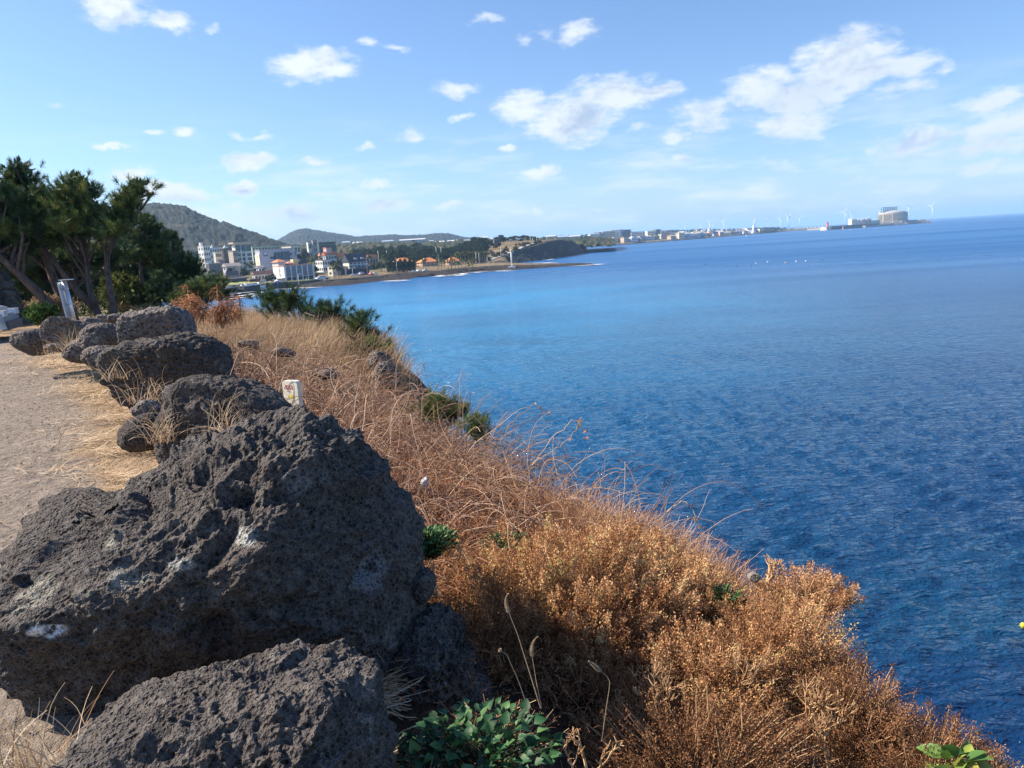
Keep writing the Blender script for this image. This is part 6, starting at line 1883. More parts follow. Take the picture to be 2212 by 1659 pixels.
# flat topped pines on the headland skyline
for i in range(22):
    u = 1070 + i * 5.0 + rs.normal() * 2; y = rs.uniform(800, 900); x = (u - 1106) / FOC * y; z = float(coastz(x, y)[0])
    if coast_d(np.array([x]), np.array([y]))[0][0] < 7: continue
    put_tree(3 if i % 3 else 0, x, y, z - .5, rs.uniform(.55, .75), ('umbrella pine' if i % 3 else 'dark evergreen') + ' on the headland skyline, ' + ['near the dark lodge', 'by the left tall mast', 'by the middle masts', 'right of the tall masts', 'above the cliff crest', 'toward the headland tip'][min(5, i // 4)])

# scrub on the headland slope
for i in range(80):
    u = 1018 + 150 * rs.random(); v = 566 - (u - 1018) * .30 + rs.normal() * 4 + 2
    P_ = GC(u, v)
    if coast_d(P_[:1], P_[1:2])[0][0] < 5: continue
    put_tree(int(rs.choice([5, 4, 2])), P_[0], P_[1], float(coastz(P_[0], P_[1])[0]) - .8, rs.uniform(.32, .6), 'scrubby bush on the ' + ['left foot', 'left part', 'middle', 'right part', 'crest end'][min(4, int((u - 1018) / 30))] + ' of the headland slope ' + ('below' if v > 566 - (u - 1018) * .30 + 2 else 'above') + ' the road', 'scrub bushes on the headland slope')
_by = {}
for o in list(COL.objects):
    if o.parent is None and o.get('category') == 'tree' and o.location.z > -20: _by.setdefault(o['label'], []).append(o)
ORD = ['leftmost', 'second from left', 'third from left', 'fourth from left', 'fifth from left', 'sixth from left', 'seventh from left', 'eighth from left', 'ninth from left', 'tenth from left']
for lb_, L_ in _by.items():
    if len(L_) < 2: continue
    L_.sort(key=lambda o: proj(o.location)[0])
    n_ = len(L_)
    for i, o in enumerate(L_):
        w_ = 'rightmost' if i == n_ - 1 else (ORD[i] if i < 8 else (ORD[n_ - 1 - i].replace('left', 'right') if n_ - 1 - i < 10 else 'one of the middle ones'))
        t_ = lb_ + ', ' + w_
        if len(t_.split()) <= 16: o['label'] = t_

# palms
def palm_template():
    root = empty('palm_tree', (0, 0, -60), 'x', 'palm tree')
    m_ = MB(); m_.tube([(0, 0, -1), (.15, 0, 3), (.1, .1, 6)], [.26, .2, .18], 7); m_.build('trunk', paint((.30, .25, .19), .9), root)
    r2 = np.random.default_rng(4)
    n = 46; a = r2.random(n) * 2 * PI; e = r2.uniform(-.5, 1.3, n)
    d0 = np.stack([np.cos(a) * np.cos(e), np.sin(a) * np.cos(e), np.sin(e)], 1)
    P = np.zeros((n, 6, 3)); P[:, 0] = (.1, .1, 6); d = d0.copy()
    for k in range(1, 6): P[:, k] = P[:, k - 1] + d * .42; d[:, 2] -= .28; d /= np.linalg.norm(d, axis=1, keepdims=True)
    s = np.stack([-np.sin(a), np.cos(a), np.zeros(n)], 1)
    V, F, A = ribbons(P, np.broadcast_to(np.array([.15, .5, .6, .5, .35, .08]), (n, 6)), s)
    mesh('fronds', V, F, CM['palm'], root, attr=A)
    return root


PT = palm_template(); pf = True
PALMS = [(c3, 640, 1130, 474, 1.25, 'left'), (c3, 690, 1150, 472, 1.35, 'second'), (c3, 745, 1120, 475, 1.2, 'middle'), (c3, 800, 1110, 477, 1.15, 'fourth'), (c3, 850, 1100, 478, 1.0, 'right')]
i = 0
def put_palm(u, y, s, lb, grp):
    global pf
    o = PT if pf else copy_tree(PT); pf = False
    x = (u - 1106) / FOC * y
    x = PY(u, hor(u) + 20, y)[0]
    o.location = (x, y, float(coastz(x, y)[0]) - .2); o.scale = (s, s, s); o.rotation_euler = (0, 0, random.random() * 6)
    tag(o, lb, 'palm tree', grp)
for f, X, Y_, y, s, w in PALMS: put_palm(f(X, Y_)[0], y, s, w.capitalize() + ' palm of the clump of five beside the cream cottage' if False else w + ' palm in the clump of five below the cream cottage', 'palms across the bay')
row = ['leftmost', 'second', 'third', 'fourth', 'fifth', 'sixth', 'seventh', 'eighth', 'ninth', 'tenth', 'eleventh', 'rightmost']
for k, X in enumerate(np.linspace(890, 1560, 12)): put_palm(e1(X, 0)[0], 520 + (k % 3) * 9, [1.05, 1.2, .95][k % 3], row[k] + ' palm of the front row by the shore, right of the bungalows', 'palms across the bay')
for k, X in enumerate(np.linspace(1240, 1760, 16)): put_palm(e1(X, 0)[0], 600 + (k % 2) * 8, 1.35, ('slender palm of the back row behind the shore palms, ' + ['left part', 'centre left', 'centre right', 'right part'][k // 4] + ', ' + ['leftmost', 'second', 'third', 'rightmost'][k % 4]), 'palms across the bay')
for k, (f, X, y, s, lb) in enumerate([(c2, 1950, 560, 1.5, 'tall palm behind the hotel roof'), (c2, 1850, 575, 1.4, 'palm left of the tall one behind the hotel roof'), (c3, 30, 580, 1.4, 'palm left of the small red roof'), (c3, 1190, 660, 1.6, 'palm above the orange hall'), (c3, 1130, 655, 1.5, 'palm left of the one above the orange hall'), (c3, 270, 600, 1.3, 'palm by the left side of the villa'),
                                      (c4, 1390, 545, 1.3, 'left palm of the pair beneath the glass building'), (c4, 1500, 545, 1.4, 'right palm of the pair beneath the glass building'), (c4, 1040, 510, .9, 'palm before the canopy house'), (c3, 1730, 600, 1.3, 'palm at the right gable of the mansion'), (c3, 2120, 600, 1.2, 'palm beyond the mast right of the mansion'), (e1, 640, 530, 1.1, 'palm at the left corner of the middle bungalow'), (e1, 680, 535, 1.2, 'palm right of the first one before the middle bungalow')]):
    put_palm(f(X, 0)[0], y, s, lb, 'palms across the bay')

# hedge in front of the left bungalow
def hedge():
    a = PY(*e1(0, 480), 520); b_ = PY(*e1(510, 480), 520)
    n = 5200
    t = rng.random(n); x = a[0] + (b_[0] - a[0]) * t; y = 520 + rng.normal(size=n) * 1.5
    z0 = coastz(x, y); ht = 9.0 * (.85 + .15 * np.sin(x * 1.9))
    z = z0 + ht * rng.random(n) ** .7
    V, F, A = leaves(np.stack([x, y, z], 1), 1.0, .45, rng.normal(size=(n, 3)) * .4 + np.array([0, 0, 1.]))
    tag(mesh('hedge', V, F, CM['dark'], attr=A, smooth=False), 'tall dark clipped hedge before the left orange bungalow', 'hedge')


hedge()
# lawn by the car park
o = MB(); P4 = [GC(*c4(780, 1390)), GC(*c4(1180, 1395)), GC(*c4(1700, 1330)), GC(*c4(1600, 1310)), GC(*c4(1200, 1320)), GC(*c4(800, 1340))]
V = np.array(P4); V[:, 2] = coastz(V[:, 0], V[:, 1]) + .9
V = np.concatenate([V, V - np.array([0, 0, 1.5])])
o.add(V, [(0, 1, 2, 3, 4, 5)] + [(i, 6 + i, 6 + (i + 1) % 6, (i + 1) % 6) for i in range(6)])
tag(o.build('lawn', paint((.24, .26, .09), .95, var=.3, scale=.15)), 'lawn by the car park', 'lawn', kind='structure')

# ------------------------------------------------------------------ hills
def hill(name, sky, yc, depth, seed, col, label, fore=9.):
    sky = np.array(sky, float)
    us = np.arange(sky[0, 0], sky[-1, 0], 1.6 if yc < 2500 else 1.6)
    vs = np.interp(us, sky[:, 0], sky[:, 1])
    for _ in range(3): vs[1:-1] = (vs[:-2] + 2 * vs[1:-1] + vs[2:]) / 4
    X = np.array([PY(u, v, yc) for u, v in zip(us, vs)])
    ks = np.linspace(-1, .6, 90)
    Yg = yc + ks * depth
    Z = []; XX = []; YY = []
    for k, yy in zip(ks, Yg):
        f = math.cos(min(1, abs(k)) * PI / 2) ** 1.0 if k < 0 else math.cos(k * PI / 2)
        XX.append(X[:, 0] * (yy / yc)); YY.append(np.full(len(us), yy)); Z.append(fore + (X[:, 2] - fore) * f)
    XX, YY, Z = map(np.array, (XX, YY, Z))
    P = v2(XX, YY)
    bump = (1 - worley(P / 9., seed)) * 9 + fbm(P / 120., 4, seed) * 14 + fbm(P / 5., 2, seed) * 1.5
    Z = Z + bump.reshape(Z.shape) * np.interp(ks, [-1, -.2, 0, .6], [1, .9, .55, .5])[:, None] * (1 if yc < 2500 else 1.2) - 4
    V = np.stack([XX, YY, Z], -1).reshape(-1, 3); n = len(us)
    i = (np.arange(len(ks) - 1)[:, None] * n + np.arange(n - 1)[None]).ravel()
    F = np.stack([i, i + 1, i + n + 1, i + n], 1)
    mt, bb = material(name)
    g = bb.n('ShaderNodeNewGeometry').outputs['Position']
    n1 = bb.noise(g, .02, 4, .6).outputs[0]; n2 = bb.noise(g, .16, 3, .7).outputs[0]
    c = bb.ramp(n2, [(.3, tuple(x * .5 for x in col)), (.7, tuple(x * 1.4 for x in col))])
    c = bb.mix(bb.rng(n1, .56, .72, 0, .55), c, (.12, .085, .045, 1))
    finish(bb, c, .95, n2, dist=2.)
    tag(mesh(name, V, F, mt), label, 'hill', kind='structure')


hill('wooded_hill', [(60, 540), (140, 500), (200, 470), (250, 454), (292, 446), (330, 441), (372, 446), (402, 452), (430, 466), (468, 481), (500, 489), (530, 500), (560, 508), (590, 519), (620, 528), (640, 534)], 1550, 520, 5, (.015, .024, .022), 'wooded hill')  # blue of distant haze is mixed into the wood colour
hill('far_ridge', [(560, 530), (600, 520), (625, 505), (645, 497), (662, 495), (690, 500), (718, 505), (745, 508), (770, 513), (800, 511), (850, 508), (880, 511), (915, 508), (945, 504), (975, 506), (1000, 513), (1040, 516), (1080, 519), (1120, 522)], 3300, 900, 6, (.015, .024, .024), 'far ridge')  # bluish colour carries part of the haze here too
hill('low_rise', [(380, 545), (520, 540), (640, 534), (700, 531), (760, 528), (900, 524), (1000, 521), (1100, 518), (1180, 515), (1260, 513), (1330, 513)], 1250, 260, 7, (.040, .050, .026), 'low rise', 9.)
# ------------------------------------------------------------------ far town, harbour and turbines
TS = np.array([PZ(u, v)[:2] for u, v in [(1195, 537.6), (1266, 534), (1330, 529.8), (1400, 524.8), (1462, 519.7), (1500, 516.6), (1534, 514), (1590, 509.5), (1645, 504.7), (1662, 503.5)]] + [(1180, 3080), (1350, 3150), (1500, 3300), (1640, 3420)])


def townz(x, y, s):
    """height at inland distance s"""
    return np.interp(s, [-5, 0, 15, 120, 420, 700, 1000], [-2, 0, 3.5, 8.5, 22, 27, 24])


def build_town_land():
    t = np.concatenate([[0], np.cumsum(np.hypot(*np.diff(TS, axis=0).T))]); tt = np.arange(0, t[-1], 9.)
    x, y = np.interp(tt, t, TS[:, 0]), np.interp(tt, t, TS[:, 1])
    s = np.concatenate([np.linspace(-6, 30, 12), np.geomspace(36, 1000, 40)])
    dirv = np.array([-.42, .91])
    X = x[:, None] + dirv[0] * s[None]; Y_ = y[:, None] + dirv[1] * s[None]
    lowf = np.interp(tt, [0, t[-4], t[-1]], [1, .75, .35])[:, None]
    P = v2(X, Y_)
    Z = townz(0, 0, s)[None] * lowf + (fbm(P / 60., 3, 91) * 2.5).reshape(X.shape) * np.clip(s / 200, 0, 1)
    Z = Z + (fbm(P / 12., 3, 92, ridge=True) * 1.3).reshape(X.shape) * np.interp(s, [-6, 0, 20, 40], [0, 1, 1, 0])
    V = np.stack([X, Y_, Z], -1).reshape(-1, 3); n = len(s)
    i = (np.arange(len(tt) - 1)[:, None] * n + np.arange(n - 1)[None]).ravel()
    F = np.stack([i, i + 1, i + n + 1, i + n], 1)[:, ::-1]
    mt, bb = material('town_land')
    g = bb.n('ShaderNodeNewGeometry').outputs['Position']; n2 = bb.noise(g, .05, 4, .7).outputs[0]
    a = bb.n('ShaderNodeAttribute', attribute_name='rnd').outputs['Fac']
    c = bb.ramp(n2, [(.3, (.05, .06, .035)), (.55, (.16, .14, .09)), (.75, (.30, .27, .2))])
    c = bb.mix(bb.rng(a, .2, .1), c, (.04, .035, .035, 1))
    finish(bb, c, .95, n2, dist=2.)
    o = mesh('town_land', V, F, mt, attr=np.broadcast_to(np.interp(s, [0, 40], [0, 1])[None], X.shape).ravel())
    tag(o, 'land under the far town', 'land', kind='structure')
    return lambda u, s_: None


build_town_land()


def town_at(u, s):
    """point of the town land s metres inland seen at picture column u"""
    k = (u - 1106) / FOC
    t = np.concatenate([[0], np.cumsum(np.hypot(*np.diff(TS, axis=0).T))])
    q_ = np.linspace(0, t[-1], 800)
    x = np.interp(q_, t, TS[:, 0]) - .42 * s; y = np.interp(q_, t, TS[:, 1]) + .91 * s
    # columns lean with the camera roll, so solve with the real projection
    uu = proj(np.stack([x, y, np.full_like(x, 8.)], 1))[0]
    j = np.argmin(np.abs(uu - u)); f = q_[j] / t[-1]
    z = float(townz(0, 0, s)) * (1 if f < .7 else .6)
    return np.array([x[j], y[j], z])


tcols = {'white': (.80, .80, .78), 'cream': (.76, .68, .52), 'pale grey': (.52, .54, .58), 'buff': (.58, .46, .34), 'blue grey': (.34, .40, .50), 'pinkish': (.66, .44, .38), 'dark grey': (.16, .18, .22), 'sandy': (.62, .55, .42)}
ANCH = [(1290, 'just beyond the headland tip'), (1310, 'left of the red block'), (1332, 'around the red block'), (1365, 'right of the red block'), (1400, 'left of the first turbine'), (1440, 'under the first turbine'),
        (1475, 'near the cream waterfront box'), (1510, 'left of the close turbines'), (1545, 'below the close turbines'), (1580, 'right of the close turbines'), (1612, 'left of the reef tower'), (1700, 'by the white reef tower')]
used_l = {}
rs = np.random.default_rng(77)


def tb_(u, s, w, h, d, col, lb=None, roofc=None, gable=False, kind='block'):
    p = town_at(u, s)
    cname = col
    c = tcols[col]
    if lb is None:
        for tr in range(40):
            row = 'on the waterfront' if s < 60 else ('mid town' if s < 220 else 'at the upper edge')
            sz = 'tall' if h > 13 else ('long low' if w > 26 else ('small' if w < 11 else 'boxy'))
            anc = next((a for lim, a in ANCH if u < lim), ANCH[-1][1])
            lb = '%s %s %s %s %s' % (sz, cname, 'house' if gable else 'block', row, anc)
            if lb not in used_l: break
            cname = rs.choice(list(tcols)); c = tcols[cname]
        used_l[lb] = 1
    root = empty('town_building', p - np.array([0, 0, 1.5]), lb, 'building', 'buildings of the far town', rz=.15 + rs.normal() * .25 + .25)
    wl = paint(tuple(c), .85, var=.05, scale=.1)
    MB().box((0, 0, (h + 1.5) / 2), (w, d, h + 1.5)).build('wall', wl, root)
    m_ = MB()
    if gable: m_.gable((0, 0, h + 1.5), (w, d), min(3, d * .3), .5, 0)
    else: m_.box((0, 0, h + 1.65), (w + .6, d + .6, .5))
    m_.build('roof', paint(roofc or (tuple(x * .75 for x in c)), .8), root)
    nf = max(1, int(h / 4.2))
    for r in range(min(nf, 5)):                    # one glazed band per storey, as much as can be seen from here
        MB().box((0, -d / 2 - .08, 3.2 + r * (h - 1) / nf), (w * .84, .2, 1.5)).build('window_band', paint((.10, .13, .17), .3), root)
    return root


big = [(1272, 30, 14, 9, 12, 'dark grey'), (1283, 150, 26, 20, 14, 'pale grey'), (1292, 150, 18, 24, 14, 'blue grey'), (1300, 160, 20, 22, 16, 'pale grey'), (1306, 170, 24, 24, 16, 'cream'), (1312, 60, 12, 12, 10, 'white'), (1317, 60, 16, 9, 10, 'white'),
       (1320, 165, 26, 25, 16, 'cream'), (1328, 170, 24, 26, 16, 'white'), (1335, 60, 30, 13, 14, 'sandy'), (1339, 175, 14, 27, 14, 'blue grey'), (1350, 170, 28, 26, 18, 'blue grey'), (1349, 30, 16, 12, 12, 'buff'), (1358, 30, 20, 8, 12, 'dark grey'),
       (1375, 160, 34, 18, 14, 'white'), (1384, 160, 20, 18, 14, 'pale grey'), (1411, 150, 44, 20, 16, 'cream'), (1419, 140, 16, 24, 14, 'dark grey'), (1429, 150, 28, 20, 16, 'white'), (1438, 60, 24, 18, 12, 'buff'),
       (1442, 130, 24, 16, 12, 'pinkish')]
for a in big: tb_(*a)
r_ = tb_(1370, 28, 26, 9, 12, 'pinkish', 'red and white stepped block on the far waterfront')
for ch in r_.children:
    if ch.name.startswith('wall'): ch.data.materials[0] = paint((.55, .14, .08), .8)
tb_(1472, 20, 16, 15, 12, 'cream', 'cream waterfront box with a long pale wall beside it')
tb_(1490, 24, 60, 8, 14, 'pale grey', 'long pale grey waterfront shed right of the cream box')
tb_(1528, 60, 40, 8, 14, 'buff', 'long rusty brown shed by the two close turbines', (.45, .24, .15))
for i in range(140):
    u = rs.uniform(1270, 1662); s = rs.choice([18, 34, 60, 100, 150, 210, 280, 360], p=[.16, .17, .17, .15, .12, .1, .08, .05]) + rs.uniform(-6, 10)
    w = rs.uniform(8, 24) if rs.random() < .8 else rs.uniform(26, 44)
    h = rs.uniform(6, 13)
    tb_(u, s, w, h, rs.uniform(8, 14), rs.choice(list(tcols), p=[.42, .18, .12, .08, .05, .06, .03, .06]), gable=rs.random() < .3, roofc=None if rs.random() < .7 else [(.45, .2, .12), (.2, .25, .4), (.5, .5, .5)][rs.integers(3)])


# far woods: one mass nobody could count
def far_wood(name, lb, pts, n, size, flat=.6):
    C = []
    for k in range(n):
        u, s, h = pts[rs.integers(len(pts))]
        u += rs.normal() * 9; p = town_at(u, max(0, s + rs.normal() * 50)); C.append(p + np.array([rs.normal() * 4, rs.normal() * 4, h * rs.random() ** .6]))
    C = np.array(C); ii = np.repeat(np.arange(n), 22)
    P = C[ii] + rs.normal(size=(len(ii), 3)) * np.array([size, size, size * flat])
    V, F, A = leaves(P, size * 1.1, size * .8, None, np.clip(rs.normal(size=n)[ii] * .2 + .35, 0, 1))
    tag(mesh(name, V, F, CM['dark'], attr=A, smooth=False), lb, 'trees', kind='stuff')


far_wood('far_woodland', 'dark band of trees along the skyline of the far town', [(u, s, 7) for u in range(1200, 1670, 10) for s in (90, 380, 430, 480)] + [(u, 60, 9) for u in range(1650, 1690, 4)] * 4 + [(u, 420, 8) for u in range(1330, 1450, 6)], 900, 3.2)

# ---- wind turbines
def turbine_template():
    root = empty('wind_turbine', (0, 0, -90), 'x', 'wind turbine')
    m_ = MB(); m_.tube([(0, 0, -5), (0, 0, 80)], [2.0, 1.2], 12); m_.build('tower', paint((.72, .76, .80), .5, var=.02), root, True)
    m_ = MB(); m_.box((0, 1.5, 81.5), (3, 8, 3)); m_.build('nacelle', paint((.72, .76, .80), .5, var=.02), root)
    return root


def blade_obj(root, ang):
    m_ = MB()
    m_.add([(-.9, 0, 0), (.9, 0, 0), (1.2, 0, 7), (.25, 0, 38), (-.2, 0, 38), (-.8, 0, 7), (-.9, .6, 0), (.9, .6, 0), (.8, .5, 7), (.15, .2, 38), (-.15, .2, 38), (-.7, .4, 7)],
           [(0, 1, 2, 5), (5, 2, 3, 4), (6, 11, 8, 7), (11, 10, 9, 8), (0, 6, 7, 1), (1, 7, 8, 2), (2, 8, 9, 3), (3, 9, 10, 4), (4, 10, 11, 5), (5, 11, 6, 0)])
    o = m_.build('blade', paint((.72, .76, .80), .5, var=.02), root)
    return o


TT = turbine_template()
for k in range(3):
    o = blade_obj(TT, k); o.location = (0, -4.2, 81.5); o.rotation_euler = (0, k * 2 * PI / 3, 0)
hb = MB().tube([(0, -5.5, 81.5), (0, -3, 81.5)], [.8, 1.9], 10).build('hub', paint((.72, .76, .80), .5, var=.02), TT)
TL = [(tb, 235, 385, 'left of the cream waterfront box, blades upright', 20, 30), (tb, 540, 378, 'lone slim turbine with its rotor edge-on, left of the close pair', 80, 0), (tb, 728, 325, 'left and taller turbine of the close pair', 60, 30), (tb, 797, 345, 'right and shorter turbine of the close pair', 75, 10),
      (tb, 1005, 315, 'turbine above the upper middle of the town', 70, 5), (tb, 1612, 250, 'large turbine directly behind the white tower', 20, -15), (tb, 1590, 310, 'smaller turbine overlapping the large one behind the white tower', 50, 30), (tb, 1872, 245, 'turbine with widely spread blades above the dark wood', 10, 40),
      (tb, 2108, 245, 'turbine right of the dark wood', 75, 0), (t5, 105, 303, 'left turbine of the twin pair before the harbour', 60, 45), (t5, 127, 312, 'right turbine of the twin pair before the harbour', 75, 20), (t5, 238, 312, 'slim turbine between the twins and the red lighthouse', 80, 0),
      (t5, 740, 262, 'tall turbine right of the red lighthouse, blade pointing up', 60, 0), (t5, 803, 265, 'turbine at the left end of the plant, blades spread', 10, 60), (t5, 1118, 242, 'turbine hidden behind the round storage tank, one blade showing', 15, -50), (t5, 1440, 216, 'turbine standing at sea just right of the round tank', 20, 45),
      (t5, 1703, 198, 'rightmost turbine, above the tip of the breakwater', 80, 10), (ta, 1725, 268, 'smallest turbine, far away at the left of the row', 80, 10)]
for i, (f, X, Yh, lb, yaw, roll) in enumerate(TL):
    u, vh = f(X, Yh)
    pxh = hor(u) - vh
    y = {0: 4300, 1: 4600, 2: 3700, 3: 4600}.get(i, 4300)
    hub = pxh / FOC * y * .985 + EYE
    sc = hub / 81.5
    if i == 17: sc, y = .55, 4300
    P = PY(u, vh, y)
    o = TT if i == 0 else copy_tree(TT)
    sc = P[2] / 81.5
    o.location = (P[0], P[1], 0); o.scale = (sc, sc, sc); o.rotation_euler = (0, 0, math.radians(yaw) * (1 if i % 2 else -1))
    for ch in o.children:
        if ch.name.startswith('blade'): ch.rotation_euler = (0, ch.rotation_euler[1] + math.radians(roll), 0)
    tag(o, lb if 'turbine' in lb else 'wind turbine ' + lb, 'wind turbine', 'wind turbines along the far coast')

# white tower by the reef
p = town_at(1628, 6)
root = empty('white_tower', (p[0], p[1], 0), 'white conical tower on the reef at the end of the far town', 'tower')
h = PY(1628, 488.7, p[1])[2]
MB().lathe([(9, 1), (6.5, 8), (4.6, h * .75), (4.4, h)], seg=16).build('shaft', paint((.80, .79, .75), .7), root, True)
MB().lathe([(2.4, h), (2.4, h + 3), (.3, h + 4.5)], seg=12).build('lantern', paint((.7, .7, .7), .6), root)
MB().box((-14, 4, 3.5), (30, 10, 5)).build('ramp', paint((.66, .62, .52), .8), root)

# harbour mole with the red lighthouse
def mole():
    a, c = PZ(1794, 496.8), PZ(1900, 489.0)
    d = (c - a); L = np.hypot(d[0], d[1]); ang = math.atan2(d[1], d[0])
    H = 11.5
    root = empty('harbour_mole', (a[0], a[1], 0), 'long dark concrete mole running out to the red lighthouse', 'mole', rz=ang)
    MB().box((L / 2, 7, H / 2 - 1), (L, 14, H)).build('wall', paint((.10, .105, .12), .9, var=.15, scale=.03), root)  # shade of the wall facing the viewer is put into this dark colour
    MB().box((L / 2, 1.2, H - .6), (L, 2, 1.6)).build('parapet', paint((.34, .34, .36), .9), root)
    r2 = empty('mole_head', (a[0], a[1], 0), 'pier head with sunlight painted into its pale concrete, under the red lighthouse', 'pier head', rz=ang)
    MB().box((-16, 8, 4.6), (34, 20, 11.2)).build('block', paint((.72, .66, .52), .85), r2)  # pale tone paints the sunlight on the end of the pier
    MB().box((-16, -4, .8), (44, 6, 2)).build('footing', paint((.60, .54, .44), .85), r2)
    p = PY(t5(552, 400)[0], t5(552, 400)[1], a[1])
    top = PY(t5(552, 366)[0], t5(552, 366)[1], a[1])[2]
    lh = empty('lighthouse', (p[0], a[1] + 4, 10), 'small red lighthouse at the head of the harbour mole', 'lighthouse')
    hh = top - 10
    MB().lathe([(4.4, 0), (3.4, 1.2), (2.7, hh * .72)], seg=16).build('tower', paint((.55, .07, .05), .6), lh, True)
    MB().lathe([(3.6, hh * .72), (3.6, hh * .76), (1.9, hh * .76), (1.9, hh * .90), (.3, hh)], seg=16).build('lantern', paint((.50, .06, .05), .6), lh)
    q_ = PY(*t5(710, 455), a[1] - 6)
    bc = empty('channel_marker', (q_[0], a[1] - 10, 0), 'orange brown channel marker at the foot of the mole', 'marker')
    MB().lathe([(3.4, -1), (3.4, 1.5), (2.0, 2.5), (1.8, 8), (.3, 10)], seg=10).build('body', paint((.50, .24, .12), .7), bc)
    f = PY(*t5(600, 462), a[1] - 20); sl_ = empty('low_float', (f[0], a[1] - 14, 0), 'low orange float lying beside the mole head', 'float')
    MB().box((0, 0, .8), (30, 5, 1.8)).build('hull', paint((.62, .42, .22), .8), sl_)


mole()


# breakwater of concrete armour blocks
def breakwater():
    a, c = PZ(1893, 489.4), PZ(2019, 481.0)
    d = c - a; L = np.hypot(d[0], d[1]); ang = math.atan2(d[1], d[0])
    root = empty('breakwater', (a[0], a[1], 0), 'long breakwater of piled concrete armour blocks right of the round tank', 'breakwater', rz=ang)
    mb = MB(); rr = np.random.default_rng(2)
    core = MB(); core.add([(0, 4, -2), (L - 12, 4, -2), (L - 12, 34, -2), (0, 34, -2), (0, 16, 11), (L - 30, 16, 11), (L - 30, 26, 11), (0, 26, 11)], [(0, 3, 2, 1), (4, 5, 6, 7), (0, 1, 5, 4), (1, 2, 6, 5), (2, 3, 7, 6), (3, 0, 4, 7)])
    core.build('core', paint((.20, .19, .18), .9), root)
    for k in range(1500):
        s = rr.random(); x_ = s * L; t = rr.random()
        hmax = 13 * np.interp(x_, [0, 60, L - 40, L], [.8, 1, 1.05, .25])
        z_ = t * hmax; y_ = 2 + t * 14 + rr.normal() * 1.2
        if rr.random() < .12: y_ = 30 - t * 6
        q_ = rr.uniform(2.2, 3.6)
        # four-legged block: three crossed bars
        r0 = rr.random() * 3
        mb.box((x_, y_, z_), (q_ * 1.5, q_ * .55, q_ * .55), r0); mb.box((x_, y_, z_), (q_ * .5, q_ * .5, q_ * 1.5), r0 + .5)
    o = mb.build('armour_blocks', paint((.46, .43, .38), .9, var=.35, scale=.08), root)
    o['kind'] = 'stuff'


breakwater()


